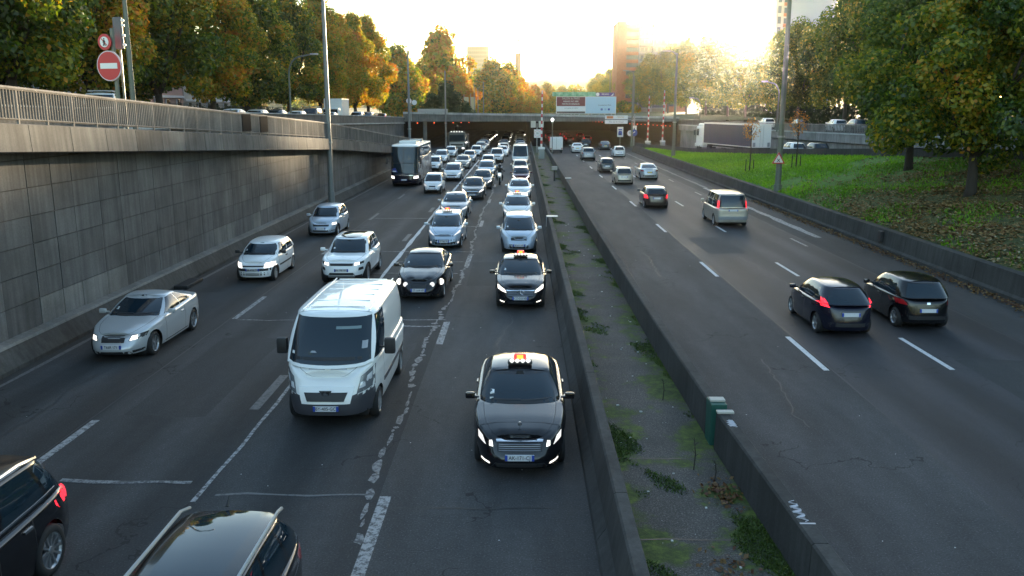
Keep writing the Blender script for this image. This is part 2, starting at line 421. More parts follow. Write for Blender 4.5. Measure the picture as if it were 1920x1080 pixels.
# repaired rectangles and old patches in the surface
pd_ = asphalt('asphalt_patch_dark', 0.021, 0.040, patch=0.2, cracks=False); pl_ = asphalt('asphalt_patch_pale', 0.030, 0.056, patch=0.2, cracks=False)
def road_patch(parent, m, x0, x1, y0, y1):
    r = random.Random(int(x0 * 37 + y0 * 11)); pts = []
    for (xa, ya, xb, yb) in ((x0, y0, x1, y0), (x1, y0, x1, y1), (x1, y1, x0, y1), (x0, y1, x0, y0)):
        for k in range(6): t_ = k / 6; pts.append((xa + (xb - xa) * t_ + r.uniform(-0.04, 0.04), ya + (yb - ya) * t_ + r.uniform(-0.08, 0.08), 0.0022))
    MB().add(pts, [tuple(range(len(pts)))]).build('asphalt_patch', m, parent)
for a in ((road_l, pd_, -8.7, -6.9, 17.5, 24.0), (road_l, pl_, -12.3, -10.2, 27.0, 30.2), (road_l, pd_, -5.2, -2.75, 42.0, 49.0), (road_t, pd_, -2.1, 0.9, 31.5, 36.5), (road_t, pl_, -1.9, -0.9, 11.6, 13.0), (road_l, pl_, -4.9, -3.0, 20.5, 23.4),
          (road_2, pl_, 8.6, 10.4, 39.0, 44.0), (road_2, pd_, 11.5, 13.4, 16.5, 22.0), (road_l, pd_, -12.2, -9.6, 52, 61), (road_2, pl_, 8.4, 10.6, 66, 75)): road_patch(*a)
for (x, y, ln, rd, par) in ((-10.6, 16, 5, 1, road_l), (-7.4, 28, 6, 2, road_l), (6.1, 17, 5, 3, road_1), (-0.6, 22, 5, 4, road_t), (10, 30, 8, 5, road_2), (5.6, 33, 6, 6, road_1), (-4, 37, 6, 7, road_l)):
    r_ = random.Random(rd); b = MB(); pts = []; px_ = x; n_ = int(ln * 5)
    for k in range(n_ + 1):
        px_ += r_.uniform(-0.09, 0.09); w_ = 0.012 + 0.012 * r_.random(); pts += [(px_ - w_, y + ln * k / n_, 0.0030), (px_ + w_, y + ln * k / n_, 0.0030)]
    b.add(pts, [(2 * i, 2 * i + 1, 2 * i + 3, 2 * i + 2) for i in range(n_)]); b.build('crack', tar, par)

# left retaining wall --------------------------------------------------------------
wall = thing('retaining_wall', 'long stained concrete panel wall on the left of the motorway with overhanging coping', 'wall', (-13.4, 20, 0))
def lw(mb, name, m, **k):
    o = mb.build(name, m, wall, **k); o.matrix_parent_inverse = Matrix.Translation((13.4, -20, 0)); return o
b = MB(); ys = [8 + i * 4 for i in range(24)]
for y0, y1 in zip(ys, ys[1:]):
    za, zb = zCop(y0) + 0.05, zCop(y1) + 0.05
    b.add([(-13.43, y0, -0.05), (-13.43, y1, -0.05), (-13.43, y1, zb), (-13.43, y0, za), (-13.8, y0, -0.05), (-13.8, y1, -0.05), (-13.8, y1, zb), (-13.8, y0, za)],
          [(0, 1, 2, 3), (4, 7, 6, 5), (3, 2, 6, 7)])
lw(b, 'wall_core', conc_back)
y = 16.0; npan = 0
while y < 98:
    w_ = random.choice((1.1, 1.25, 1.4, 1.6)) if y < 60 else 2.6
    joint = 0.02 if random.random() < 0.85 else 0.06
    for r in range(7):
        z0 = 0.66 + 0.76 * r; z1 = z0 + 0.737
        t0, t1 = zCop(y) + 0.02, zCop(y + w_) + 0.02
        if t0 < z0 + 0.12: break
        # neighbouring rows slip sideways now and then, as cast in place
        off = 0.0 if random.random() < 0.75 else 0.12
        ya, yb = y + joint / 2 + off * 0, y + w_ - joint / 2
        p = random.uniform(-0.004, 0.006)
        x = -13.4 + p
        zt0, zt1 = min(z1, t0), min(z1, max(t1, z0 + 0.05))
        mb = MB().add([(x, ya, z0), (x, yb, z0), (x, yb, zt1), (x, ya, zt0), (-13.47, ya, z0), (-13.47, yb, z0), (-13.47, yb, zt1), (-13.47, ya, zt0)],
                      [(0, 1, 2, 3), (0, 4, 5, 1), (1, 5, 6, 2), (2, 6, 7, 3), (3, 7, 4, 0)])
        pale = (r == 0 and (22.4 < y < 27.2 or 36.5 < y < 38.6 or 41.6 < y < 42.6)) or (r == 1 and 43.5 < y < 44.8)
        lw(mb, 'wall_panel', conc_pale if pale else conc_panel); npan += 1
    y += w_
b = MB(); b.prism([(-12.86, -0.05), (-12.86, 0.1), (-13.12, 0.56), (-13.46, 0.56), (-13.46, -0.05)], 8, 101); lw(b, 'plinth', conc_plinth)
b = MB(); b.prism([(-13.08, 0.562), (-13.12, 0.63), (-13.43, 0.66), (-13.46, 0.562)], 8, 101); lw(b, 'plinth_ledge', conc_ledge)
y = 14.0
while y < 100:
    L = 2.05
    za, zb = zCop(y), zCop(y + L - 0.025)
    pale = abs(y + 1 - 24.6) < 1.0 or abs(y + 1 - 31) < 0.9
    mb = MB(); vs = []
    for (yy, z) in ((y, za), (y + L - 0.025, zb)):
        vs += [(-12.72, yy, z), (-12.66, yy, z + 0.03), (-12.70, yy, z + 0.72), (-13.0, yy, z + 0.75), (-13.75, yy, z + 0.75), (-13.75, yy, z), ]
    n = 6; mb.add(vs, [tuple(range(n)), tuple(range(n, 2 * n))[::-1]] + [(i, i + n, (i + 1) % n + n, (i + 1) % n) for i in range(n)])
    lw(mb, 'coping_slab', conc_pale if pale else conc_cop); y += L
# railing on the coping
matte = mat('matte_black', (0.012, 0.012, 0.013), 1.0, spec=0.05)
rl = thing('railing', 'weathered steel railing with upright bars along the top of the left wall', 'railing', (-12.9, 20, zCop(20) + 0.75))
inv = Matrix.Translation((12.9, -20, -zCop(20) - 0.75))
def rp(mb, name, m, kind=None):
    o = mb.build(name, m, rl); o.matrix_parent_inverse = inv; setp(o, kind=kind); return o
zc_ = lambda y: zCop(y) + 0.75
hr = lambda y: float(np.interp(y, [20, 57, 93], [0.86, 0.98, 1.0]))
tr = MB(); br = MB()
ys = list(np.arange(15.3, 100.5, 2.7))
tr.tube([(-12.86, y, zc_(y) + hr(y)) for y in ys], 0.055, 6); br.tube([(-12.86, y, zc_(y) + 0.1) for y in ys], 0.035, 4)
rp(tr, 'top_rail', rail_paint); rp(br, 'bottom_rail', rail_paint)
y = 15.3; nb = 0
infill = MB()
while y < 100:
    mb = MB().box(-12.885, -12.83, y - 0.03, y + 0.03, zc_(y) - 0.1, zc_(y) + hr(y) - 0.02); rp(mb, 'post', rail_paint)
    for k in range(1, 10):
        yy = y + 1.35 * k / 10; infill.box(-12.875, -12.835, yy - 0.021, yy + 0.021, zc_(yy) + 0.1, zc_(yy) + hr(yy) - 0.04)
    y += 1.35
rp(infill, 'railing_bar', rail_fill, 'stuff')
for y in (39.6, 42.3):
    rp(MB().box(-12.83, -12.80, y + 0.05, y + 1.3, zc_(y) + 0.12, zc_(y) + 0.9), 'dark_panel', matte)

# street wall on the left, above the slip road ---------------------------------------
uw = thing('street_wall', 'upper concrete wall with parapet beside the raised street on the left', 'wall', (-20.3, 90, 0))
iu = Matrix.Translation((20.3, -90, 0)); ysu = [14, 35, 59, 75, 96, 110, 125, 140, 149.5]
zt = lerp_tab([(14, 7.0), (59, 6.33), (96, 5.86), (125, 5.45), (155, 5.0)])
def profile_wall(parent, inv, name, m, ys, x0, x1, zlo, zhi):
    fx0 = x0 if callable(x0) else (lambda y, v=x0: v); fx1 = x1 if callable(x1) else (lambda y, v=x1: v)
    mb = MB(); vs = []
    for y in ys: vs += [(fx0(y), y, zlo(y)), (fx0(y), y, zhi(y)), (fx1(y), y, zhi(y)), (fx1(y), y, zlo(y))]
    fs = [(0, 1, 2, 3), tuple(4 * (len(ys) - 1) + i for i in (3, 2, 1, 0))]
    for j in range(len(ys) - 1):
        for i in range(4): fs.append((4 * j + i, 4 * j + (i + 1) % 4, 4 * j + 4 + (i + 1) % 4, 4 * j + 4 + i))
    o = mb.add(vs, fs).build(name, m, parent); o.matrix_parent_inverse = inv; return o
profile_wall(uw, iu, 'parapet', conc_cop, ysu, -20.3, -20.55, lambda y: zt(y) - 0.95, lambda y: zt(y) - 0.08)
profile_wall(uw, iu, 'parapet_cap', conc_rail, ysu, -20.2, -20.65, lambda y: zt(y) - 0.078, zt)
profile_wall(uw, iu, 'ledge', conc_rail, ysu, -20.12, -20.5, lambda y: zt(y) - 1.08, lambda y: zt(y) - 0.952)
profile_wall(uw, iu, 'wall_face', conc_cop, ysu, -20.35, -20.8, lambda y: -0.05, lambda y: zt(y) - 1.082)

# right side: low kerb wall, grass bank edge wall, street wall -----------------------
lowwall = thing('low_wall', 'low dark concrete wall between the right shoulder and the grass bank', 'wall', (17.3, 50, 0))
il = Matrix.Translation((-17.3, -50, 0))
y = 8.0
while y < 134:
    y1 = min(y + 6, 134)
    mb = MB(); mb.prism([(17.0, 0.0), (17.0, 0.14), (17.12, 0.22), (17.2, 0.93), (17.52, 0.95), (17.56, 0.0)], y, y1 - 0.03)
    o = mb.build('wall_segment', conc_low, lowwall); o.matrix_parent_inverse = il; y = y1
rampwall = thing('ramp_wall', 'short dark wall along the top of the grass bank beside the slip road', 'wall', (24, 70, 2.9))
ir = Matrix.Translation((-24, -70, -2.9)); ysr = [10, 30, 44, 57, 68, 80, 92, 103, 115, 128, 134]
profile_wall(rampwall, ir, 'wall_face', conc_low, ysr, lambda y: xRI(y), lambda y: xRI(y) + 0.3, lambda y: 0.0, lambda y: zGT(y) + 0.52)
grass_gnd = mat('grass_bank_turf', (0.05, 0.10, 0.015), 0.95); q = NG(grass_gnd); P = q.pos()
sx = q.n('ShaderNodeSeparateXYZ'); q.l(P, sx.inputs[0])
near = q.math('SMOOTHSTEP' if False else 'DIVIDE', q.math('SUBTRACT', 66, q.math('ADD', sx.outputs[1], q.math('MULTIPLY', q.noise(P, 0.25, 3), 16))), 14)
cl = q.n('ShaderNodeClamp'); q.l(near, cl.inputs[0])
lush = q.ramp(q.noise(P, 0.8, 5, 0.7), [(0.3, (0.045, 0.13, 0.006)), (0.7, (0.085, 0.20, 0.010))])
dull = q.ramp(q.noise(P, 2.2, 5, 0.75), [(0.3, (0.028, 0.032, 0.012)), (0.5, (0.055, 0.07, 0.015)), (0.72, (0.13, 0.095, 0.04))])
q.color(q.mix(cl.outputs[0], lush, dull)); q.bump(q.noise(P, 14, 4, 0.7), 0.8, 0.08)
ysb = [2 + 4 * i for i in range(34)]
def zbank(x, y):
    f = (x - 17.5) / max(0.3, xRI(y) - 17.5); f = min(max(f, 0), 1)
    return 0.88 + (zGT(y) - 0.88) * (f ** 0.85) + 0.06 * sin(x * 2.1 + y * 0.7) * f * (1 - f) * 3
strip('grass_bank', ysb, 17.5, lambda y: xRI(y) + 0.02, zbank, grass_gnd, nx=10, label='sloping grass bank between the motorway and the slip road')
rw = thing('street_wall', 'tall pale retaining wall with railing below the tree lined street on the right', 'wall', (33, 90, 0))
iw = Matrix.Translation((-33, -90, 0)); ysw = [8, 30, 50, 74, 92, 110, 120, 130, 143, 149.5]
profile_wall(rw, iw, 'wall_face', conc_right, ysw, xRW, lambda y: xRW(y) + 0.5, lambda y: -0.05, lambda y: zR(y) - 1.0)
profile_wall(rw, iw, 'fascia', conc_right, ysw, lambda y: xRW(y) - 0.35, lambda y: xRW(y) + 0.4, lambda y: zR(y) - 0.9, lambda y: zR(y) - 0.06)
profile_wall(rw, iw, 'ledge', conc_rail, ysw, lambda y: xRW(y) - 0.42, lambda y: xRW(y) + 0.4, lambda y: zR(y) - 0.058, lambda y: zR(y) + 0.06)
profile_wall(rw, iw, 'top_rail', rail_paint, ysw, lambda y: xRW(y) - 0.12, lambda y: xRW(y) - 0.02, lambda y: zR(y) + 0.86, lambda y: zR(y) + 0.95)
fill = MB(); 
for y in np.arange(20, 149, 0.42):
    x = xRW(y) - 0.07; fill.box(x - 0.02, x + 0.02, y - 0.1, y + 0.1, zR(y) + 0.06, zR(y) + 0.86)
o = fill.build('railing_bar', rail_fill, rw); o.matrix_parent_inverse = iw; setp(o, kind='stuff')

# median ------------------------------------------------------------------------------
xRB = lerp_tab([(0, 4.15), (9.7, 3.93), (16, 3.73), (24, 3.62), (40, 3.58), (160, 3.6)])
med = mat('median_soil', (0.07, 0.065, 0.06), 0.95); q = NG(med); P = q.pos()
grain = q.noise(P, 38, 2, 0.75); 
c = q.ramp(grain, [(0.3, (0.035, 0.032, 0.03)), (0.54, (0.072, 0.066, 0.06)), (0.72, (0.22, 0.20, 0.18))])
c = q.mix(0.6, c, q.ramp(q.noise(P, 0.8, 5), [(0.35, g(0.6)), (0.7, g(1.2))]), 'MULTIPLY')
sx = q.n('ShaderNodeSeparateXYZ'); q.l(P, sx.inputs[0])
edge = q.math('ABSOLUTE', q.math('SUBTRACT', sx.outputs[0], 2.75))
mk = q.math('ADD', q.math('MULTIPLY', q.noise(P, 0.75, 6, 0.62), 1.15), q.math('MULTIPLY', edge, 0.2))
mk = q.ramp(mk, [(0.66, g(0)), (0.76, g(1))])
mossc = q.ramp(q.noise(P, 6, 5, 0.7), [(0.3, (0.022, 0.032, 0.008)), (0.52, (0.05, 0.075, 0.012)), (0.72, (0.11, 0.15, 0.022))])
c = q.mix(mk, c, mossc)
q.color(c); q.bump(grain, 0.5, 0.02)
strip('median_ground', [-20, 0, 9.7, 16, 24, 40, 80, 160], 1.5, lambda y: xRB(y) + 0.1, 0.1, med, label='gravelly mossy ground of the median strip')
# wide paving slabs showing through the moss, a joint every six metres
md = MB()
for y in np.arange(12, 110, 3.1):
    n = 8; pts = []
    for i in range(n + 1):
        x = 1.65 + (xRB(y) - 0.1 - 1.65) * i / n; dy = random.uniform(-0.03, 0.03); pts += [(x, y + dy - 0.018, 0.104), (x, y + dy + 0.018, 0.104)]
    md.add(pts, [(2 * i, 2 * i + 1, 2 * i + 3, 2 * i + 2) for i in range(n)])
setp(md.build('slab_joint', tar), kind='stuff', label='dark joints between the slabs of the median', cat='joint')
def barrier(name, label, xf, prof, y0, y1, seg, gap=0.02):
    t = thing(name, label, 'barrier', (xf(40), 40, 0)); iv = Matrix.Translation((-xf(40), -40, 0))
    y = y0
    while y < y1:
        ya, yb = y, min(y + seg, y1) - gap; n = len(prof); vs = []
        for yy in (ya, yb): vs += [(xf(yy) + px, yy, pz) for px, pz in prof]
        mb = MB().add(vs, [tuple(range(n)), tuple(range(n, 2 * n))[::-1]] + [(i, i + n, (i + 1) % n + n, (i + 1) % n) for i in range(n)])
        o = mb.build('barrier_segment', conc_bar, t); o.matrix_parent_inverse = iv; y += seg
    return t
bl = barrier('median_barrier', 'dark concrete barrier between the taxi lane and the median strip', lambda y: 0.0,
        [(1.14, 0.0), (1.16, 0.1), (1.30, 0.3), (1.40, 0.86), (1.43, 0.885), (1.59, 0.885), (1.61, 0.86), (1.62, 0.0)], 6, 152, 6)
br_ = barrier('median_barrier', 'dark concrete barrier between the median strip and the right carriageway', xRB,
        [(0.02, 0.0), (-0.02, 0.12), (0.0, 0.82), (0.03, 0.85), (0.22, 0.85), (0.25, 0.82), (0.34, 0.28), (0.46, 0.1), (0.46, 0.0)], 5.5, 15.6, 5.05)
br2 = barrier('median_barrier', 'continuation of the right median barrier beyond the green post', xRB,
        [(0.02, 0.0), (-0.02, 0.12), (0.0, 0.82), (0.03, 0.85), (0.22, 0.85), (0.25, 0.82), (0.34, 0.28), (0.46, 0.1), (0.46, 0.0)], 16.35, 152, 6)
green = mat('green_post_paint', (0.012, 0.075, 0.058), 0.5); capm = mat('pale_cap', (0.42, 0.40, 0.36), 0.7)
t = thing('green_post', 'dark green post with pale cap wedged in the gap of the right median barrier', 'post', (3.84, 15.98, 0))
MB().bbox((0.0, 0.02, 0.47), (0.31, 0.46, 0.94), 0.02).build('post_body', green, t)
MB().bbox((0.0, 0.02, 0.965), (0.29, 0.2, 0.045), 0.012).build('cap', capm, t)
MB().bbox((0.06, -0.44, 0.875), (0.32, 0.14, 0.04), 0.01).build('cap', capm, t)
# graffiti scribbles on the barrier top
gm = mat('graffiti_white', (0.5, 0.48, 0.52), 0.6)
gb = MB()
for (y0, s) in ((11.6, 0.9), (15.05, 0.5)):
    for k in range(7):
        ph = random.uniform(0, 6); x0 = xRB(y0) + 0.07 + 0.012 * k; 
        pts = [(xRB(y0) + 0.05 + 0.15 * abs(sin(ph + t * 9)) , y0 - s / 2 + s * t * 0.5 + 0.04 * k * s, 0.853) for t in np.linspace(0, 1, 12)]
        gb.tube(pts, 0.006, 3)
gb.box(xRB(11.1) + 0.03, xRB(11.1) + 0.25, 11.08, 11.11, 0.851, 0.857)
go = gb.build('graffiti', gm, br_); go.matrix_parent_inverse = Matrix.Translation((-xRB(40), -40, 0))

# tunnel and bridge --------------------------------------------------------------------
br = thing('bridge', 'concrete road bridge over the tunnel mouth with pale parapet rail', 'bridge', (2, 152, 0)); ib = Matrix.Translation((-2, -152, 0))
def bp(mb, name, m, parent=br, inv=ib):
    o = mb.build(name, m, parent); o.matrix_parent_inverse = inv; return o
def slope_box(xs, zlo, zhi, y0, y1):
    mb = MB(); vs = []
    for x in xs: vs += [(x, y0, zlo(x)), (x, y0, zhi(x)), (x, y1, zhi(x)), (x, y1, zlo(x))]
    fs = [(0, 1, 2, 3), tuple(4 * (len(xs) - 1) + i for i in (3, 2, 1, 0))]
    for j in range(len(xs) - 1):
        for i in range(4): fs.append((4 * j + i, 4 * j + (i + 1) % 4, 4 * j + 4 + (i + 1) % 4, 4 * j + 4 + i))
    return mb.add(vs, fs)
ztp = lambda x: 5.95 - (x + 20) * 0.017
xsb = [-20.5, -10, 2, 14, 27]
bp(slope_box(xsb, lambda x: 4.32, lambda x: ztp(x) - 0.34, 150, 150.6), 'fascia', conc_bridge)
bp(slope_box(xsb, lambda x: ztp(x) - 0.338, ztp, 149.8, 150.4), 'parapet_rail', conc_rail)
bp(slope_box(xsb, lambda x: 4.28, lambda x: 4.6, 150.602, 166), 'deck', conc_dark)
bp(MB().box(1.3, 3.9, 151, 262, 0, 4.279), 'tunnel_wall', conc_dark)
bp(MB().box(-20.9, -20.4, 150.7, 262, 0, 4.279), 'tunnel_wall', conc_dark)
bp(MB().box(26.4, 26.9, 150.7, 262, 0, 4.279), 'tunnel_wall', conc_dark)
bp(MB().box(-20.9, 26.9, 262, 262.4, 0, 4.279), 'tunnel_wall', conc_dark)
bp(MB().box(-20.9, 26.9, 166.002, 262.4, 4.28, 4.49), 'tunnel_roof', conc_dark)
bp(MB().box(-17.2, -16.6, 151, 151.7, 0, 4.279), 'pier', conc_bridge)
tl = mat('tunnel_lamp_red', (0.4, 0.05, 0.02), 0.4, emit=(1, 0.10, 0.03), estr=1.1)
tl_w = mat('tunnel_lamp_warm', (0.4, 0.2, 0.05), 0.4, emit=(1, 0.5, 0.15), estr=1.4)
lm = None
def tunnel_lamp(x, y, z, m, lab, grp):
    global lm
    t = thing('tunnel_lamp', lab, 'lamp', (x, y, z), 0, grp)
    MB().bbox((0, 0, 0.06), (0.2, 0.3, 0.12), 0.02).build('housing', trim, t)
    MB().bbox((0, 0, -0.03), (0.15, 0.24, 0.18), 0.03).build('lens', m, t)
for i in range(26):
    f = i / 25; tunnel_lamp(26.1 - 13.5 * f, 153.5 + 34 * f, 3.55 + 0.42 * f, tl, 'small red tunnel lamp in the curved row at the right tunnel mouth', 'red lamps in the right tunnel')
for i in range(7):
    tunnel_lamp(-18.3 + i * 1.35 + (0.5 if i > 2 else 0), 151.9 + i * 1.1, 4.08, tl, 'small red tunnel lamp under the deck at the left tunnel mouth', 'red lamps in the left tunnel')
for i in range(10):
    tunnel_lamp(6.5 + 0.65 * i, 205 + 5 * i, 4.05, tl_w, 'faint orange lamp deep in the right tunnel', 'orange lamps deep in the tunnel')
# ------------------------------------------------------------------ wheels
WHEELS = {}
def wheel_mesh(r, w, style):
    k = (round(r, 3), round(w, 3), style)
    if k in WHEELS: return WHEELS[k]
    h = w / 2; ri = r * 0.68
    ty = MB().lathe([(-h + 0.01, ri * 0.98), (-h, ri * 1.02), (-h, r * 0.9), (-h * 0.75, r * 0.985), (-h * 0.4, r), (h * 0.4, r), (h * 0.75, r * 0.985), (h, r * 0.9), (h, ri * 1.02), (h - 0.01, ri * 0.98)], 28).mesh('wheel')
    rm = MB()
    rm.lathe([(h * 0.2, ri * 0.9), (h * 0.7, ri * 0.92), (h * 0.97, ri), (h * 0.9, ri * 1.01)], 28)
    rm.lathe([(h * 0.15, 0.001), (h * 0.15, ri * 0.93)], 28)
    nsp = {'five': 5, 'multi': 10, 'cap': 9, 'steel': 6}[style]
    wd = {'five': 0.16, 'multi': 0.08, 'cap': 0.17, 'steel': 0.2}[style] * r
    for i in range(nsp):
        a = 2 * pi * i / nsp; ca, sa = cos(a), sin(a); pts = []
        for (rad, ww, xx) in ((0.06 * r, wd * 0.6, h * 0.85), (ri * 0.55, wd * 0.5, h * 0.82), (ri * 0.97, wd * 0.62, h * 0.92)):
            for s in (-1, 1): pts.append((xx, rad * ca - s * ww * sa, rad * sa + s * ww * ca))
        rm.add(pts + [(p[0] - h * 0.3, p[1], p[2]) for p in pts], [(0, 1, 3, 2), (2, 3, 5, 4), (0, 2, 8, 6), (2, 4, 10, 8), (1, 7, 9, 3), (3, 9, 11, 5)])
    rm.lathe([(h * 0.6, 0.16 * r), (h * 0.93, 0.15 * r), (h * 0.98, 0.001)], 14)
    me = rm.mesh('rim'); ty.materials.append(rubber)
    me.materials.append({'cap': steelcap, 'steel': trim}.get(style, alloy))
    ty.shade_smooth(); ty.set_sharp_from_angle(angle=radians(45))
    WHEELS[k] = (ty, me); return WHEELS[k]

def omesh(name, me, parent, loc=(0, 0, 0), rot=(0, 0, 0)):
    o = bpy.data.objects.new(name, me); COL.objects.link(o); o.parent = parent; o.location = loc; o.rotation_euler = rot; return o

def add_wheels(root, P, xof=None):
    r, w = P['wr'], P.get('ww', 0.21)
    ty, rm = wheel_mesh(r, w, P.get('rim', 'five'))
    for y in P.get('axles', (P['yf'], P['yr'])):
        for s in (1, -1):
            x = s * ((xof(y) if xof else P['W'] / 2) - w / 2 - P.get('winset', 0.03))
            o = omesh('wheel', ty, root, (x, y, r), (0, 0, 0 if s > 0 else pi)); omesh('rim', rm, o)

# ------------------------------------------------------------------ car body
def superx(f, n): return (max(0.0, 1 - abs(f) ** n)) ** (1 / n)
CARMAT = {}
def build_car(P, label, cat='car', loc=(0, 0), rotz=0.0, group=None, name=None, z=0.0):
    """Body: one shell of side, nose and tail walls (with true wheel arches) closed by bonnet/deck, and a
    greenhouse with windows cut out as parts. Local +Y is the front."""
    L, W_, H = P['L'], P['W'], P['H']; a = L / 2; Wh = W_ / 2
    root = thing(name or P['name'], label, cat, (loc[0], loc[1], z), rotz, group)
    pm = P['paint']
    nf, nr = P.get('nf', 4.2), P.get('nr', 5.5); zs = P.get('sill', 0.20)
    taper_f, taper_r = P.get('tf', 0.05), P.get('tr', 0.03)
    wr = P['wr']; Ra = wr + P.get('arch', 0.05)
    topx = [p[0] for p in P['top']]; topz = [p[1] for p in P['top']]
    ztop = lambda y: float(np.interp(y, topx, topz))
    crown = P.get('crown', 0.035)
    # outline nodes from tail centre to nose centre (right half)
    nodes = []
    fr = [0.0, 0.18, 0.36, 0.52, 0.66, 0.77, 0.85]
    def X_of(y):
        n = nf if y > 0 else nr
        x = Wh * superx(y / a, n)
        t = y / a
        return x * (1 - (taper_f if t > 0 else taper_r) * t * t)
    for f in fr: nodes.append((f * Wh * (1 - taper_r), -a * superx(f, nr), 'r'))
    ysd = set()
    lim_r = -a * superx(0.9, nr); lim_f = a * superx(0.9, nf)
    seams = sorted(P.get('seams', []))
    for yw in (P['yr'], P['yf']):
        for k in range(-6, 7): ysd.add(round(yw + Ra * sin(k * pi / 12), 4))
        ysd.add(round(yw - Ra - 0.012, 4)); ysd.add(round(yw + Ra + 0.012, 4))
    base = list(ysd)
    for s in seams:
        for q_ in (s - 0.007, s + 0.007): ysd.add(round(q_, 4))
    allv = sorted(ysd)
    y = lim_r
    while y < lim_f:
        if min(abs(y - v) for v in allv) > 0.07: ysd.add(round(y, 4))
        y += 0.16
    for y in sorted(v for v in ysd if lim_r < v < lim_f): nodes.append((X_of(y), y, 's'))
    for f in fr[::-1]: nodes.append((f * Wh * (1 - taper_f), a * superx(f, nf), 'f'))
    N = len(nodes)
    # normals in plan
    nrm = []
    for i in range(N):
        x0, y0 = nodes[max(i - 1, 0)][:2]; x1, y1 = nodes[min(i + 1, N - 1)][:2]
        if i == 0: nx, ny = 0, -1
        elif i == N - 1: nx, ny = 0, 1
        else:
            tx, ty = x1 - x0, y1 - y0; l = math.hypot(tx, ty); nx, ny = ty / l, -tx / l
        nrm.append((nx, ny))
    rnd = P.get('round', 0.07); leanf, leanr, leans = P.get('leanf', 0.16), P.get('leanr', 0.10), P.get('leans', 0.05)
    bump_h = P.get('bumper', 0.42)
    def inset(h, nx, ny):
        side = 0.07 * (1 - min(h, 1)) ** 3 + leans * max(0, h) ** 2.2 - 0.010 * math.exp(-((h - 0.74) / 0.06) ** 2) + 0.006 * math.exp(-((h - 0.35) / 0.1) ** 2)
        def ends(lean):
            return 0.07 * max(0, 1 - h / 0.3) ** 2 + (lean * max(0, (h - bump_h) / (1 - bump_h)) ** 1.25) + 0.012 * (1 / (1 + math.exp(-(h - bump_h) * 60)))
        wf = ny * ny
        return side * (1 - wf) + ends(leanf if ny > 0 else leanr) * wf
    taus = [0, 0.07, 0.2, 0.36, 0.5, 0.62, 0.7, 0.78, 0.88, 0.95, 1.0]; NR = 4
    V = []; grid = []
    for i, (x, y, tg) in enumerate(nodes):
        nx, ny = nrm[i]; zt = ztop(y) - crown * 0.4
        zb = zs + (0.03 if tg != 's' else 0)
        for yw in (P['yf'], P['yr']):
            if tg == 's' and abs(y - yw) <= Ra + 1e-3: zb = max(zb, wr + sqrt(max(0, Ra * Ra - (y - yw) ** 2)))
        r_ = rnd * (1 + 0.6 * ny * ny); z1 = zt - r_; row = []
        for t in taus:
            zz = zb + (z1 - zb) * t; h = (zz - zs) / max(0.05, (zt - zs)); d = inset(h, nx, ny)
            row.append((x - nx * d, y - ny * d, zz))
        d0 = inset((z1 - zs) / (zt - zs), nx, ny)
        for k in range(1, NR + 1):
            al = pi / 2 * k / NR; d = d0 + r_ * (1 - cos(al)) * (1.0 + 0.8 * ny * ny); row.append((x - nx * d, y - ny * d, z1 + r_ * sin(al)))
        row = [(max(0.0, p[0]), p[1], p[2]) for p in row]
        grid.append(row)
    M_ = len(grid[0]); verts = []; tags = {}; faces = {'body': [], 'hood': [], 'door': [], 'seam': [], 'lower': []}
    doors = P.get('doors', [])
    idx = [[[0] * M_ for _ in range(N)] for _ in range(2)]
    for s in (0, 1):
        for i in range(N):
            for j in range(M_):
                px, py, pz = grid[i][j]
                if s == 1 and px < 1e-6: idx[1][i][j] = idx[0][i][j]; continue
                idx[s][i][j] = len(verts); verts.append((px if s == 0 else -px, py, pz))
    lowz = P.get('lower_trim', None)
    for s in (0, 1):
        for i in range(N - 1):
            ym = (nodes[i][1] + nodes[i + 1][1]) / 2; wdt = abs(nodes[i + 1][1] - nodes[i][1])
            for j in range(M_ - 1):
                f = (idx[s][i][j], idx[s][i + 1][j], idx[s][i + 1][j + 1], idx[s][i][j + 1])
                if s == 1: f = f[::-1]
                f = tuple(dict.fromkeys(f))
                if len(f) < 3: continue
                key = 'body'
                zm = sum(verts[k][2] for k in f) / len(f)
                if nodes[i][2] == 's' and nodes[i + 1][2] == 's':
                    if any(abs(ym - q_) < 0.0071 and wdt < 0.0145 for q_ in seams) and j >= 1: key = 'seam'
                    elif j >= 1 and any(d0 < ym < d1 for d0, d1 in doors): key = 'door' + ('L' if s else 'R') + str([k for k, (d0, d1) in enumerate(doors) if d0 < ym < d1][0])
                if lowz and zm < lowz and key != 'seam' and ym > P.get('lower_ymin', -99): key = 'lower'
                faces.setdefault(key, []).append(f)
    # cap (bonnet, cowl, deck)
    cf = [-1, -0.88, -0.865, -0.62, -0.32, 0, 0.32, 0.62, 0.865, 0.88, 1]
    capi = []
    for i in range(N):
        xe, ye, ze = grid[i][-1]; row = []
        for c in cf:
            if xe < 1e-6: row.append(idx[0][i][M_ - 1]); continue
            if c == 1: row.append(idx[0][i][M_ - 1]); continue
            if c == -1: row.append(idx[1][i][M_ - 1]); continue
            rid = 0.010 * math.exp(-((abs(c) - 0.62) / 0.12) ** 2) * P.get('ridge', 1) if ye > P['cowl'] else 0
            row.append(len(verts)); verts.append((xe * c, ye, ze + crown * (1 - c * c) * min(1, xe / (0.5 * Wh)) + rid))
        capi.append(row)
    for i in range(N - 1):
        ym = (grid[i][-1][1] + grid[i + 1][-1][1]) / 2
        for k in range(len(cf) - 1):
            f = tuple(dict.fromkeys((capi[i][k], capi[i][k + 1], capi[i + 1][k + 1], capi[i + 1][k])))
            if len(f) < 3: continue
            key = 'body'
            if ym > P['cowl'] and P.get('hood', True):
                key = 'seam' if k in (1, 8) else ('hood' if 2 <= k <= 7 else 'body')
            faces[key].append(f)
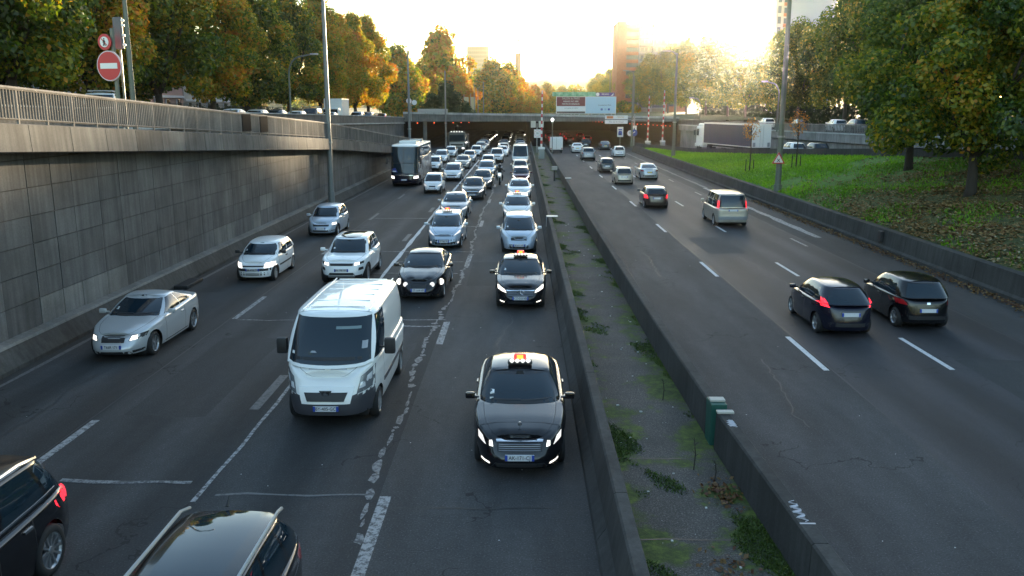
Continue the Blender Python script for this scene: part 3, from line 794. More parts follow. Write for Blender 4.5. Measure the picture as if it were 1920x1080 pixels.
    # greenhouse --------------------------------------------------------------
    G = P['gh']
    y0f, y0r, y1f, y1r = G['bf'], G['br'], G['rf'], G['rr']; wb, wt = G['wb'], G['wt']; zr_ = H - G.get('rc', 0.05)
    n0, n1 = G.get('n0', 7), G.get('n1', 6)
    ff = [0, 0.2, 0.4, 0.6, 0.78, 0.9]
    gs = sorted(set([0.03] + [w_ for wn in G['win'] for w_ in wn] + [0.97] + list(G.get('gx', []))))
    ext = []
    for g0, g1 in zip(gs, gs[1:]):
        ext.append(g0)
        k = int((g1 - g0) / 0.09)
        for t in range(1, k + 1): ext.append(g0 + (g1 - g0) * t / (k + 1))
    ext.append(gs[-1]); gs = ext
    def ring(yf, yr, w, n, bow_f, bow_r):
        c, hl = (yf + yr) / 2, (yf - yr) / 2; pts = []
        for f in ff: pts.append((f * w, c + hl * superx(f, n) - bow_f * f * f, ('f', f)))
        for g_ in gs:
            s_ = 1 - 2 * g_; bw = 0
            pts.append((w * superx(s_, n), c + hl * s_ - bow_f * max(0, s_) ** 6 + bow_r * max(0, -s_) ** 6, ('s', g_)))
        for f in ff[::-1]: pts.append((f * w, c - hl * superx(f, n) + bow_r * f * f, ('r', f)))
        return pts
    R0 = ring(y0f, y0r, wb, n0, G.get('bow', 0.14), G.get('bowr', 0.08)); R1 = ring(y1f, y1r, wt, n1, G.get('bow1', 0.10), 0.05)
    K = len(R0); tt = [0, 0.06, 0.2, 0.4, 0.6, 0.78, 0.9, 0.96, 1.0]
    wf_taper = G.get('ftaper', 0.0)
    ymid = (y1f + y1r) / 2; yhl = (y1f - y1r) / 2 + 0.01; drop = G.get('drop', 0.04)
    gg = []
    for i in range(K):
        x0, yy0, tg = R0[i]; x1, yy1, _ = R1[i]
        zb = (G['zb'] if 'zb' in G else ztop(yy0) + crown * (1 - (x0 / Wh) ** 2) - 0.03)
        zt_ = zr_ - drop * ((yy1 - ymid) / yhl) ** 2
        row = []
        for t in tt:
            bl = G.get('bulge', 0.03) * sin(pi * t)
            x = x0 + (x1 - x0) * t; yy = yy0 + (yy1 - yy0) * t; zz = zb + (zt_ - zb) * t
            if tg[0] == 's': x += bl
            elif tg[0] == 'f': yy += bl * 0.8; zz += bl * 0.5
            else: yy -= bl * 0.8
            row.append((x, yy, zz))
        cx, cyy = 0, ymid
        e = G.get('edge', 0.05)
        for k in (1, 2):
            sc = e * (0.45 if k == 1 else 1.0); up = (0.5 if k == 1 else 0.78) * e * 0.6
            dx = -sc if tg[0] == 's' else (-sc * 0.6 if tg[1] > 0.7 else 0); dy = 0
            if tg[0] == 'f': dy = -sc * 1.4
            elif tg[0] == 'r': dy = sc * 1.4
            row.append((max(0, x1 + dx) if x1 > 1e-6 else 0, yy1 + dy, zt_ + up))
        gg.append(row)
    MG = len(gg[0]); gi = [[[0] * MG for _ in range(K)] for _ in range(2)]
    for s in (0, 1):
        for i in range(K):
            for j in range(MG):
                px, py, pz = gg[i][j]
                if s == 1 and px < 1e-6: gi[1][i][j] = gi[0][i][j]; continue
                gi[s][i][j] = len(verts); verts.append((px if s == 0 else -px, py, pz))
    ga, gb_ = G.get('grow', (1, 7)); fa, fb = G.get('frow', (0, 7)); ra, rb = G.get('rrow', (1, 7)); fmax = G.get('fmax', 0.9)
    rear_glass = G.get('rear', True)
    roofk = 'roofpanel' if 'roof_paint' in P else 'body'
    pil = 'pillar' if 'pillar_mat' in P else 'body'
    for s in (0, 1):
        for i in range(K - 1):
            t0, t1 = R0[i][2], R0[i + 1][2]
            for j in range(MG - 1):
                f = (gi[s][i][j], gi[s][i][j + 1], gi[s][i + 1][j + 1], gi[s][i + 1][j])
                if s == 1: f = f[::-1]
                f = tuple(dict.fromkeys(f))
                if len(f) < 3: continue
                key = pil if j < 7 else roofk
                if t0[0] == 'f' and t1[0] == 'f' and t1[1] <= fmax and fa <= j < fb: key = 'windshield'
                elif t0[0] == 'r' and t1[0] == 'r' and rear_glass and ra <= j < rb: key = 'rear_window'
                elif t0[0] == 's' and t1[0] == 's' and ga <= j < gb_:
                    for k, (w0, w1) in enumerate(G['win']):
                        if w0 - 1e-6 <= t0[1] and t1[1] <= w1 + 1e-6: key = 'win' + ('L' if s else 'R') + str(k)
                faces.setdefault(key, []).append(f)
    rcf = [-1, -0.7, -0.35, 0, 0.35, 0.7, 1]; rows = []
    rcr = G.get('rc', 0.05)
    for i in range(K):
        xe, ye, ze = gg[i][-1]; row = []
        for c in rcf:
            if xe < 1e-6: row.append(gi[0][i][MG - 1]); continue
            if abs(c) == 1: row.append(gi[0 if c > 0 else 1][i][MG - 1]); continue
            row.append(len(verts)); verts.append((xe * c, ye, ze + (rcr * 0.75) * (1 - c * c) * min(1, xe / (0.6 * wt)) * (1 - 0.5 * abs((ye - ymid) / yhl) ** 3)))
        rows.append(row)
    pano = P.get('pano')
    for i in range(K - 1):
        ym = (gg[i][-1][1] + gg[i + 1][-1][1]) / 2
        for k in range(len(rcf) - 1):
            f = tuple(dict.fromkeys((rows[i][k], rows[i][k + 1], rows[i + 1][k + 1], rows[i + 1][k])))
            if len(f) < 3: continue
            key = roofk
            if pano and pano[0] < ym < pano[1] and 1 <= k <= 4: key = 'sunroof'
            faces.setdefault(key, []).append(f[::-1])
    # split the shell into parts ---------------------------------------------
    def emit(key, name, m):
        fs = faces.get(key)
        if not fs: return None
        used = {}; vs = []; out = []
        for f in fs:
            out.append(tuple(used.setdefault(k, len(used)) for k in f))
        vs = [None] * len(used)
        for k, n_ in used.items(): vs[n_] = verts[k]
        me = bpy.data.meshes.new(name); me.from_pydata(vs, [], out)
        bm = bmesh.new(); bm.from_mesh(me); bmesh.ops.recalc_face_normals(bm, faces=bm.faces); bm.to_mesh(me); bm.free(); me.update()
        return link(name, me, m, root, True, 50)
    bmv = faces['body'] + []; nb = len(faces['body']); 
    faces['body'] = faces['body'] + faces['seam']
    o = emit('body', 'body', [pm, trim])
    if o: o.data.polygons.foreach_set('material_index', [0] * nb + [1] * len(faces['seam']))
    emit('hood', 'bonnet', pm)
    low = list(faces.get('lower', [])); grp = {}
    def fnd(k):
        while grp.setdefault(k, k) != k: k = grp[k]
        return k
    for f in low:
        for k in f[1:]: grp[fnd(k)] = fnd(f[0])
    isl = {}
    for f in low: isl.setdefault(fnd(f[0]), []).append(f)
    for n_i, fl in enumerate(isl.values()):
        faces['lower'] = fl; emit('lower', 'bumper_cladding', P.get('lower_mat', trim))
    if low: faces['lower'] = low
    for k in list(faces):
        if k.startswith('door') and len(k) > 4: emit(k, 'door', pm)
        if k.startswith('win') and k[3] in 'LR': emit(k, 'side_window', glass_dark)
    emit('windshield', 'windscreen', glass_dark); emit('rear_window', 'rear_window', glass_dark)
    emit('roofpanel', 'roof', P.get('roof_paint')); emit('pillar', 'pillar', P.get('pillar_mat')); emit('sunroof', 'glass_roof', glass_dark)
    allf = [f for k, fs in faces.items() for f in fs]
    bvh = BVHTree.FromPolygons(verts, allf)
    # dark underbody and wheels
    MB().bbox((0, 0, (zs - 0.10 + ztop(0) * 0.6) / 2), (W_ - 0.46, L - P.get('under_cut', 1.0), ztop(0) * 0.6 - zs + 0.10), 0.05).build('underbody', under, root)
    add_wheels(root, P, X_of)
    # details ------------------------------------------------------------------
    def cast(u, v, axis, s):
        if axis == 'F': o_, d_ = Vector((u, a + 2, v)), Vector((0, -1, 0))
        elif axis == 'R': o_, d_ = Vector((u, -a - 2, v)), Vector((0, 1, 0))
        elif axis == 'S': o_, d_ = Vector((s * (Wh + 2), u, v)), Vector((-s, 0, 0))
        else: o_, d_ = Vector((u, v, H + 2)), Vector((0, 0, -1))
        hit = bvh.ray_cast(o_, d_)
        return (hit[0], d_) if hit[0] else (None, d_)
    def patch(corners, axis, nm, m, off=0.008, nx=6, ny=4, s=1, depth=0.03, parent=None, bul=0.0):
        """a thin lens or trim piece following the body, from 4 corners in the view plane"""
        (ax, az), (bx, bz), (cx_, cz), (dx, dz) = corners
        gp = []; 
        for j in range(ny + 1):
            v = j / ny
            for i in range(nx + 1):
                u = i / nx
                px = (ax * (1 - u) + bx * u) * (1 - v) + (dx * (1 - u) + cx_ * u) * v
                pz = (az * (1 - u) + bz * u) * (1 - v) + (dz * (1 - u) + cz * u) * v
                h_, d_ = cast(px, pz, axis, s)
                if h_ is None:
                    gp.append(None); continue
                e = off + bul * (1 - (2 * u - 1) ** 2) * (1 - (2 * v - 1) ** 2)
                gp.append(h_ - d_ * e)
        good = [p for p in gp if p]
        if len(good) < 4: return None
        for i, p in enumerate(gp):
            if p is None: gp[i] = min(good, key=lambda q_: abs(i - gp.index(q_))).copy()
        k = nx + 1; fs = [(j * k + i, j * k + i + 1, (j + 1) * k + i + 1, (j + 1) * k + i) for j in range(ny) for i in range(nx)]
        ring_ = [i for i in range(k)] + [j * k + nx for j in range(1, ny + 1)] + [ny * k + i for i in range(nx - 1, -1, -1)] + [j * k for j in range(ny - 1, 0, -1)]
        b0 = len(gp); vs = gp + [gp[i] + d_ * depth for i in ring_]
        for i in range(len(ring_)): fs.append((ring_[i], ring_[(i + 1) % len(ring_)], b0 + (i + 1) % len(ring_), b0 + i))
        return MB().add(vs, fs).build(nm, m, parent or root, True, 40)
    def both(corners, axis, nm, m, **k):
        patch(corners, axis, nm, m, **k)
        if axis in 'FRT': patch([(-x, z_) for x, z_ in corners], axis, nm, m, **k)
        else: patch(corners, axis, nm, m, s=-1, **k)
    if P.get('hood', True) and P.get('cowl', 0) < 1.5:
        zc0 = ztop(G['bf']) + 0.035; xw = G['wb'] * 0.86
        patch([(-xw, zc0 + 0.0), (xw, zc0 + 0.0), (xw * 0.99, zc0 + 0.035), (-xw * 0.99, zc0 + 0.035)], 'F', 'windscreen_base', trim, off=0.006, nx=10, ny=1)
        for (xa, xb) in ((-0.62, -0.02), (-0.02, 0.55)): patch([(xa, zc0 + 0.05), (xb, zc0 + 0.035), (xb, zc0 + 0.055), (xa, zc0 + 0.065)], 'F', 'wiper', trim, off=0.014, nx=4, ny=1)
    if P.get('plate') and P.get('cowl', 0) < 1.5:
        zs0 = ztop(G['bf']) + 0.15; patch([(0.50, zs0), (0.57, zs0), (0.57, zs0 + 0.05), (0.50, zs0 + 0.05)], 'F', 'windscreen_sticker', white_pt, off=0.004, nx=2, ny=1, depth=0.008)
        patch([(-0.08, zs0 + 0.25), (0.08, zs0 + 0.25), (0.06, zs0 + 0.29), (-0.06, zs0 + 0.29)], 'F', 'inner_mirror', under, off=0.003, nx=2, ny=1, depth=0.006)
    P['_p'], P['_b'], P['_cast'], P['_root'] = patch, both, cast, root
    def disc_at(u, v, axis, r, nm, m, off=0.0, th=0.03, parent=None):
        h_, d_ = cast(u, v, axis, 1)
        if h_ is None: return None
        c = h_ - d_ * off
        return MB().disc((c.x, c.y, c.z), r, 20, 'Y', th).build(nm, m, parent or root, True, 40)
    P['_disc'] = disc_at
    for (cs, ax, nm, m, kw) in P.get('det', []): both(cs, ax, nm, m, **kw)
    for (cs, ax, nm, m, kw) in P.get('det1', []): patch(cs, ax, nm, m, **kw)
    # mirrors
    my, mz, mx = P.get('mirror', (G['bf'] - 0.55, ztop(G['bf'] - 0.5) + 0.07, Wh + 0.06)); ms = P.get('msize', (0.19, 0.11, 0.13))
    for s in (1, -1):
        mb = MB().bbox((s * mx, my, mz), ms, min(ms) * 0.36).tube([(s * (Wh - 0.12), my, mz - 0.03), (s * mx, my, mz - 0.02)], 0.025, 6)
        mb.build('wing_mirror', P.get('mirror_mat', pm), root, True)
    # plate
    for ax in P.get('plates', 'F'):
        pz = P['platez'] if ax == 'F' else P.get('platezr', 0.75)
        h_, d_ = cast(0, pz, ax, 1)
        if h_ is None: continue
        sgn = 1 if ax == 'F' else -1; py = h_.y + sgn * 0.02
        pl = MB().box(-0.26, 0.26, py - 0.012, py + 0.012, pz - 0.056, pz + 0.056).build('number_plate', P.get('plate_mat', plate_white), root)
        MB().box(-0.262, -0.215, py - 0.013, py + 0.0145, pz - 0.054, pz + 0.054).build('plate_band', plate_blue, pl)
        MB().box(0.215, 0.262, py - 0.013, py + 0.0145, pz - 0.054, pz + 0.054).build('plate_band', plate_blue, pl)
        if P.get('plate'):
            tx = text(P['plate'], 0.105, (0, py + sgn * 0.014, pz), ink, pl, (pi / 2, 0, pi if sgn > 0 else 0), sx=0.85)
    return root

def taxi_sign(root, z, y, lit=True):
    t = MB().bbox((0, y, z + 0.04), (0.50, 0.18, 0.07), 0.03).build('taxi_sign', trim, root, True)
    for k in range(4):
        MB().sphere((-0.165 + 0.11 * k, y + 0.05, z + 0.07), (0.055, 0.05, 0.05), 10, 6).build('sign_lamp', lamp_dim, t, True)
    MB().bbox((0, y - 0.06, z + 0.135), (0.25, 0.12, 0.13), 0.04).build('sign_box', mat_taxi_red, t, True)
    MB().bbox((0, y - 0.003, z + 0.145), (0.13, 0.02, 0.085), 0.009).build('sign_glow', mat_taxi_yel, t, True)
mat_taxi_red = mat('taxi_sign_red', (0.5, 0.02, 0.02), 0.3, emit=(1, 0.06, 0.06), estr=0.22)
mat_taxi_yel = mat('taxi_sign_yellow', (0.7, 0.4, 0.05), 0.3, emit=(1, 0.45, 0.05), estr=0.25)

# ------------------------------------------------------------------ car kinds
D2R = pi
black_p = paint('black', (0.006, 0.006, 0.008), 0.0, 0.18)
navy_p = paint('dark_blue_black', (0.009, 0.010, 0.022), 0.2, 0.18)
silver_p = paint('silver', (0.50, 0.52, 0.54), 0.35, 0.28)
silverb_p = paint('pale_blue_silver', (0.46, 0.53, 0.62), 0.3, 0.28)
champ_p = paint('champagne', (0.46, 0.42, 0.36), 0.35, 0.3)
white_p = paint('white', (0.80, 0.81, 0.81), 0.0, 0.3)
van_w = paint('van_white', (0.78, 0.79, 0.78), 0.0, 0.35)
grey_p = paint('grey', (0.10, 0.105, 0.11), 0.5, 0.28)
lgrey_p = paint('light_grey', (0.32, 0.33, 0.35), 0.35, 0.3)
maroon_p = paint('maroon', (0.085, 0.008, 0.015), 0.2, 0.22)
beige_p = paint('cream', (0.60, 0.56, 0.48), 0.1, 0.3)
bus_p = paint('bus_dark_blue', (0.008, 0.008, 0.02), 0.1, 0.15)

def sedan(paint_, **k):
    P = dict(name='sedan_car', L=4.87, W=1.85, H=1.47, paint=paint_, yf=1.46, yr=-1.41, wr=0.325, sill=0.19, cowl=0.98, nf=4.0, nr=4.6, leanf=0.20, leanr=0.14,
             top=[(-2.5, 0.98), (-2.3, 1.03), (-1.7, 1.06), (0.9, 0.98), (1.6, 0.90), (2.15, 0.80), (2.45, 0.73)], crown=0.05,
             gh=dict(bf=1.12, br=-1.85, rf=0.35, rr=-1.05, wb=0.80, wt=0.60, win=[(0.10, 0.46), (0.485, 0.80)], rc=0.06, drop=0.05),
             seams=[0.95, -0.12, -1.0], doors=[(-0.12, 0.95), (-1.0, -0.12)], platez=0.44, platezr=0.72, mirror=(0.72, 1.03, 0.98))
    P.update(k); return P
def hatch(paint_, **k):
    P = dict(name='hatchback_car', L=3.95, W=1.70, H=1.47, paint=paint_, yf=1.22, yr=-1.22, wr=0.30, sill=0.19, cowl=0.86, nf=3.6, nr=5.0, leanf=0.20, leanr=0.07, rim='cap',
             top=[(-2.0, 0.93), (-1.5, 1.0), (0.8, 0.96), (1.3, 0.90), (1.75, 0.78), (1.98, 0.70)], crown=0.05,
             gh=dict(bf=1.05, br=-1.90, rf=0.42, rr=-1.55, wb=0.76, wt=0.60, win=[(0.10, 0.46), (0.485, 0.78)], rc=0.06, drop=0.05, n0=6, n1=5),
             seams=[0.85, -0.30], doors=[(-0.30, 0.85)], platez=0.45, platezr=0.70, mirror=(0.66, 1.03, 0.91))
    P.update(k); return P
def suv(paint_, **k):
    P = dict(name='suv_car', L=4.36, W=1.90, H=1.62, paint=paint_, yf=1.35, yr=-1.31, wr=0.37, ww=0.24, sill=0.28, cowl=0.88, nf=4.4, nr=5.0, leanf=0.12, leanr=0.08, arch=0.06,
             top=[(-2.2, 1.08), (-1.8, 1.12), (0.8, 1.06), (1.5, 1.01), (2.0, 0.94), (2.2, 0.90)], crown=0.05, lower_trim=0.40,
             gh=dict(bf=1.0, br=-2.0, rf=0.30, rr=-1.72, wb=0.83, wt=0.66, win=[(0.10, 0.45), (0.475, 0.78), (0.81, 0.93)], rc=0.05, drop=0.05, n0=6, n1=6),
             seams=[0.85, -0.12, -0.95], doors=[(-0.12, 0.85), (-0.95, -0.12)], platez=0.60, platezr=0.85, mirror=(0.60, 1.16, 1.02))
    P.update(k); return P
def mpv(paint_, **k):
    P = dict(name='mpv_car', L=4.29, W=1.81, H=1.62, paint=paint_, yf=1.35, yr=-1.29, wr=0.315, sill=0.2, cowl=1.05, nf=3.4, nr=5.0, leanf=0.26, leanr=0.07,
             top=[(-2.15, 0.97), (-1.6, 1.04), (0.9, 1.02), (1.4, 0.96), (1.9, 0.83), (2.15, 0.72)], crown=0.06,
             gh=dict(bf=1.36, br=-2.05, rf=0.42, rr=-1.75, wb=0.80, wt=0.63, win=[(0.04, 0.13), (0.155, 0.48), (0.5, 0.78), (0.81, 0.93)], rc=0.06, drop=0.06, n0=6, n1=5),
             seams=[0.8, -0.22, -1.0], doors=[(-0.22, 0.8), (-1.0, -0.22)], platez=0.42, platezr=0.72, mirror=(0.86, 1.08, 0.97))
    P.update(k); return P

def front_std(P, lamp=lamp_lit, z=0.64, gz=0.56, w=None, gril=trim, iz=0.33, slant=0.10, lh=0.075, gw=0.42, gh_=0.06, fog=None, chrome_bar=True, intake=True):
    """headlights sweeping up the wings, grille, lower intake"""
    x1 = P['W'] / 2
    d = P.setdefault('det', []); d1 = P.setdefault('det1', [])
    d.append(([(x1 * 0.52, z - lh * 0.7), (x1 * 0.84, z - lh * 0.5 + slant * 0.55), (x1 * 0.86, z + lh + slant * 0.75), (x1 * 0.58, z + lh * 0.5)], 'F', 'headlight', lamp, dict(off=0.006, bul=0.01)))
    d1.append(([(-gw, gz - gh_), (gw, gz - gh_), (gw * 1.06, gz + gh_), (-gw * 1.06, gz + gh_)], 'F', 'grille', gril, dict(off=0.006, nx=10)))
    if chrome_bar: d1.append(([(-gw * 1.04, gz + gh_ - 0.01), (gw * 1.04, gz + gh_ - 0.01), (gw * 1.07, gz + gh_ + 0.018), (-gw * 1.07, gz + gh_ + 0.018)], 'F', 'grille_bar', chrome, dict(off=0.014, nx=10, ny=1)))
    if intake: d1.append(([(-0.5, iz - 0.05), (0.5, iz - 0.05), (0.44, iz + 0.035), (-0.44, iz + 0.035)], 'F', 'air_intake', trim, dict(off=0.005, nx=10)))
    if fog: d.append(([(x1 * 0.58, iz - 0.01), (x1 * 0.76, iz - 0.01), (x1 * 0.76, iz + 0.025), (x1 * 0.60, iz + 0.025)], 'F', 'fog_light', fog, dict(off=0.008)))
    return P
def rear_std(P, lit=tail_lit, z=0.85, w0=0.62, w1=0.93, h=0.09, tall=0.0):
    x1 = P['W'] / 2; d = P.setdefault('det', []); d1 = P.setdefault('det1', [])
    d.append(([(x1 * w0, z - h), (x1 * w1, z - h), (x1 * (w1 - 0.02), z + h + tall), (x1 * (w0 + 0.1), z + h + tall * 0.6)], 'R', 'tail_light', lit, dict(off=0.012, bul=0.015)))
    d1.append(([(-P['W'] * 0.40, 0.34), (P['W'] * 0.40, 0.34), (P['W'] * 0.40, 0.45), (-P['W'] * 0.40, 0.45)], 'R', 'rear_bumper_strip', trim, dict(off=0.006, nx=10)))
    P['plates'] = P.get('plates', 'R'); return P
def side_std(P, handles=(0.05,), z=0.80, m=None, mould=None):
    d = P.setdefault('det', [])
    for y in handles: d.append(([(y, z), (y + 0.2, z), (y + 0.2, z + 0.035), (y, z + 0.035)], 'S', 'door_handle', m or P['paint'], dict(off=0.03, nx=3, ny=1, depth=0.05)))
    if mould: d.append(([(P['yr'] + 0.42, mould), (P['yf'] - 0.42, mould), (P['yf'] - 0.42, mould + 0.06), (P['yr'] + 0.42, mould + 0.06)], 'S', 'side_moulding', trim, dict(off=0.012, nx=10, ny=1)))
    return P
# ------------------------------------------------------------------ the vehicles one by one
GQ = 'cars queueing in the left carriageway'; GR = 'cars driving away in the right carriageway'
def oncoming(x, yfront, P): return (x, yfront + P['L'] / 2)
def away(x, yrear, P): return (x, yrear + P['L'] / 2)

# the nearest taxi
P = sedan(black_p, plate='AK-171-CJ', rim='five', name='taxi')
front_std(P, z=0.66, gz=0.61, gw=0.40, gh_=0.085, iz=0.30, slant=0.10, lh=0.085, fog=lamp_lit)
P['det'].append(([(0.48, 0.60), (0.55, 0.61), (0.55, 0.69), (0.50, 0.70)], 'F', 'headlight', lamp_lit, dict(off=0.008, nx=3, ny=3)))
P['det'] = [d for d in P['det']]; P['det'][0] = ([(0.61, 0.61), (0.76, 0.65), (0.77, 0.76), (0.68, 0.73)], 'F', 'headlight', lamp_dim, dict(off=0.006, bul=0.012))
for k in range(4): P['det1'].append(([(-0.37, 0.545 + 0.032 * k), (0.37, 0.545 + 0.032 * k), (0.38, 0.553 + 0.032 * k), (-0.38, 0.553 + 0.032 * k)], 'F', 'grille_slat', chrome_dark, dict(off=0.012, nx=8, ny=1)))
side_std(P, (0.15, -0.85), 0.83)
taxi = build_car(P, 'black saloon taxi nearest the camera with lit red and yellow roof sign', 'taxi', oncoming(-0.03, 14.3, P), D2R, GQ)
taxi_sign(taxi, 1.47, 0.05)
MB().disc((0, 2.02, 0.93), 0.04, 16, 'Y', 0.012).tube([(0, 2.02, 0.84), (0, 2.02, 0.9)], 0.008, 5).build('bonnet_star', chrome, taxi)
for (x, z) in ((0.55, 1.04), (0.55, 1.10)):
    h_, d_ = P['_cast'](x, z, 'F', 1)
    if h_: MB().bbox((h_.x, h_.y + 0.004, h_.z), (0.07, 0.012, 0.04), 0.004).build('windscreen_sticker', white_pt, taxi)

# white panel van
PV = dict(name='panel_van', L=4.96, W=2.05, H=2.30, paint=van_w, yf=1.48, yr=-1.52, wr=0.335, ww=0.22, sill=0.30, cowl=1.7, nf=4.0, nr=9, leanf=0.22, leanr=0.02, leans=0.02, tf=0.03, tr=0.0, rim='cap', round=0.06, bumper=0.5,
          top=[(-2.5, 1.34), (1.5, 1.36), (1.95, 1.36), (2.25, 1.24), (2.48, 1.08)], crown=0.05, lower_trim=0.74, lower_ymin=1.75, lower_mat=mat('van_bumper_grey', (0.05, 0.05, 0.06), 0.6), under_cut=0.8,
          gh=dict(bf=2.22, br=-2.44, rf=1.42, rr=-2.40, wb=0.965, wt=0.88, win=[(0.05, 0.26)], rear=False, bulge=0.05, n0=9, n1=8, bow=0.22, bow1=0.18, rc=0.05, drop=0.03, edge=0.07, frow=(1, 7)),
          seams=[1.1, 0.05], doors=[(0.05, 1.1)], platez=0.50, plate='BY-405-GC', mirror=(1.28, 1.52, 1.17), msize=(0.24, 0.16, 0.36), mirror_mat=trim, ridge=0)
P = dict(PV)
P['det1'] = [([(-0.80, 0.33), (0.80, 0.33), (0.88, 0.66), (-0.88, 0.66)], 'F', 'bumper', MATS['van_bumper_grey'], dict(off=0.004, nx=12, ny=4)),
             ([(-0.50, 0.60), (0.50, 0.60), (0.58, 0.93), (-0.58, 0.93)], 'F', 'grille_surround', van_w, dict(off=0.03, nx=12, ny=3)),
             ([(-0.38, 0.66), (0.38, 0.66), (0.45, 0.83), (-0.45, 0.83)], 'F', 'grille', trim, dict(off=0.045, nx=12, ny=3)),
             ([(-0.40, 1.235), (-0.06, 1.235), (-0.06, 1.262), (-0.40, 1.262)], 'F', 'bonnet_vent', lgrey_p, dict(off=0.006, nx=4, ny=1)),
             ([(0.06, 1.235), (0.40, 1.235), (0.40, 1.262), (0.06, 1.262)], 'F', 'bonnet_vent', lgrey_p, dict(off=0.006, nx=4, ny=1)),
             ([(-0.86, 1.42), (0.86, 1.42), (0.84, 1.48), (-0.84, 1.48)], 'F', 'windscreen_base', trim, dict(off=0.006, nx=10, ny=1))]
P['det'] = [([(0.62, 0.78), (0.92, 0.84), (0.93, 1.26), (0.70, 1.12)], 'F', 'headlight', mat('van_headlight_housing', (0.20, 0.215, 0.235), 0.25, 0.3, coat=0.6), dict(off=0.01, bul=0.015)),
            ([(0.67, 0.88), (0.78, 0.90), (0.79, 1.02), (0.70, 1.0)], 'F', 'headlight_bulb', lamp_clear, dict(off=0.022, nx=3, ny=3, bul=0.01)),
            ([(0.79, 0.98), (0.88, 1.0), (0.89, 1.15), (0.81, 1.1)], 'F', 'headlight_bulb', lamp_clear, dict(off=0.022, nx=3, ny=3, bul=0.01)),
            ([(0.58, 0.62), (0.97, 0.62), (0.97, 0.84), (0.60, 0.76)], 'F', 'bumper_corner', MATS['van_bumper_grey'], dict(off=0.006)),
            ([(-2.1, 1.10), (0.0, 1.10), (0.0, 1.15), (-2.1, 1.15)], 'S', 'body_crease', van_w, dict(off=0.02, nx=8, ny=1)),
            ([(-2.15, 0.66), (1.05, 0.66), (1.05, 0.76), (-2.15, 0.76)], 'S', 'side_moulding', MATS['van_bumper_grey'], dict(off=0.014, nx=8, ny=1))]
van = build_car(P, 'white panel van with grey bumper and open grille driving beside the black taxi', 'van', oncoming(-4.03, 16.65, P), D2R, GQ)
vis = mat('sun_visor_pale', (0.16, 0.22, 0.23), 0.5)
P['_p']([(-0.62, 1.98), (-0.10, 1.98), (-0.10, 2.03), (-0.62, 2.03)], 'F', 'sun_visor', vis, off=0.004, nx=6, ny=1, depth=0.008)
P['_p']([(-0.78, 1.62), (-0.67, 1.62), (-0.67, 1.76), (-0.78, 1.76)], 'F', 'windscreen_sticker', lgrey_p, off=0.004, nx=2, ny=2, depth=0.008)
P['_p']([(0.25, 1.56), (0.40, 1.56), (0.36, 1.595), (0.29, 1.595)], 'F', 'dashboard_paper', lgrey_p, off=0.004, nx=3, ny=1, depth=0.008)
P['_p']([(0.74, 1.52), (0.80, 1.52), (0.80, 1.57), (0.74, 1.57)], 'F', 'windscreen_sticker', white_pt, off=0.004, nx=2, ny=1, depth=0.008)
h_, d_ = P['_cast'](0, 0.82, 'F', 1)
em = MB(); em.prism([(-0.13, 0.88), (-0.07, 0.72), (0.07, 0.72), (0.13, 0.88)], h_.y + 0.045, h_.y + 0.06); e1 = em.build('emblem', chrome, van)
em = MB(); em.prism([(-0.10, 0.865), (-0.055, 0.735), (0.055, 0.735), (0.10, 0.865)], h_.y + 0.061, h_.y + 0.066); em.build('emblem_field', ink, e1)
lion = [(-0.03, 0.73), (-0.015, 0.77), (-0.05, 0.76), (-0.055, 0.785), (-0.01, 0.80), (-0.02, 0.835), (0.02, 0.835), (0.035, 0.80), (0.06, 0.79), (0.03, 0.775), (0.045, 0.73), (0.02, 0.73), (0.012, 0.76), (-0.008, 0.73)]
MB().prism([(x_, z_ + 0.02) for x_, z_ in lion], h_.y + 0.067, h_.y + 0.072).build('emblem_figure', chrome, e1)
for yy in np.linspace(-2.1, 0.9, 6):
    MB().bbox((0, yy, 2.305), (1.2, 0.05, 0.02), 0.006).build('roof_rib', van_w, van)
for sx_ in (-0.72, 0.72): MB().bbox((sx_, -0.6, 2.28), (0.03, 3.5, 0.03), 0.008).build('roof_rib', van_w, van)

# silver coupe by the wall
P = sedan(silver_p, L=4.58, W=1.82, H=1.40, yf=1.42, yr=-1.22, rim='five', cowl=0.85, nf=3.4, leanf=0.24, name='coupe_car', plate='T66R 171',
          top=[(-2.3, 0.98), (-2.1, 1.03), (-1.4, 1.04), (0.8, 0.95), (1.5, 0.86), (2.0, 0.76), (2.3, 0.68)],
          gh=dict(bf=0.98, br=-1.70, rf=0.15, rr=-0.75, wb=0.80, wt=0.58, win=[(0.10, 0.52), (0.54, 0.84)], rc=0.06, drop=0.05),
          seams=[0.78, -0.55], doors=[(-0.55, 0.78)], mirror=(0.58, 1.02, 0.97), platez=0.43)
front_std(P, z=0.60, gz=0.60, gw=0.30, gh_=0.075, slant=0.10, lh=0.07, iz=0.27, chrome_bar=False)
P['det1'].append(([(-0.26, 0.545), (-0.20, 0.535), (0.24, 0.665), (0.18, 0.67)], 'F', 'grille_bar', chrome, dict(off=0.016, nx=4, ny=1)))
P['det'][0] = ([(0.40, 0.56), (0.72, 0.62), (0.75, 0.73), (0.46, 0.70)], 'F', 'headlight', trim, dict(off=0.006))
P['det'].append(([(0.43, 0.575), (0.59, 0.60), (0.59, 0.695), (0.48, 0.685)], 'F', 'headlight_bulb', lamp_lit, dict(off=0.018, bul=0.012)))
P['det'].append(([(0.5, 0.25), (0.70, 0.27), (0.69, 0.33), (0.5, 0.32)], 'F', 'air_intake', trim, dict(off=0.006)))
side_std(P, (-0.45,), 0.80); P['det'].append(([(-0.7, 0.25), (0.85, 0.25), (0.85, 0.27), (-0.7, 0.27)], 'S', 'sill_strip', trim, dict(off=0.01, nx=6, ny=1)))
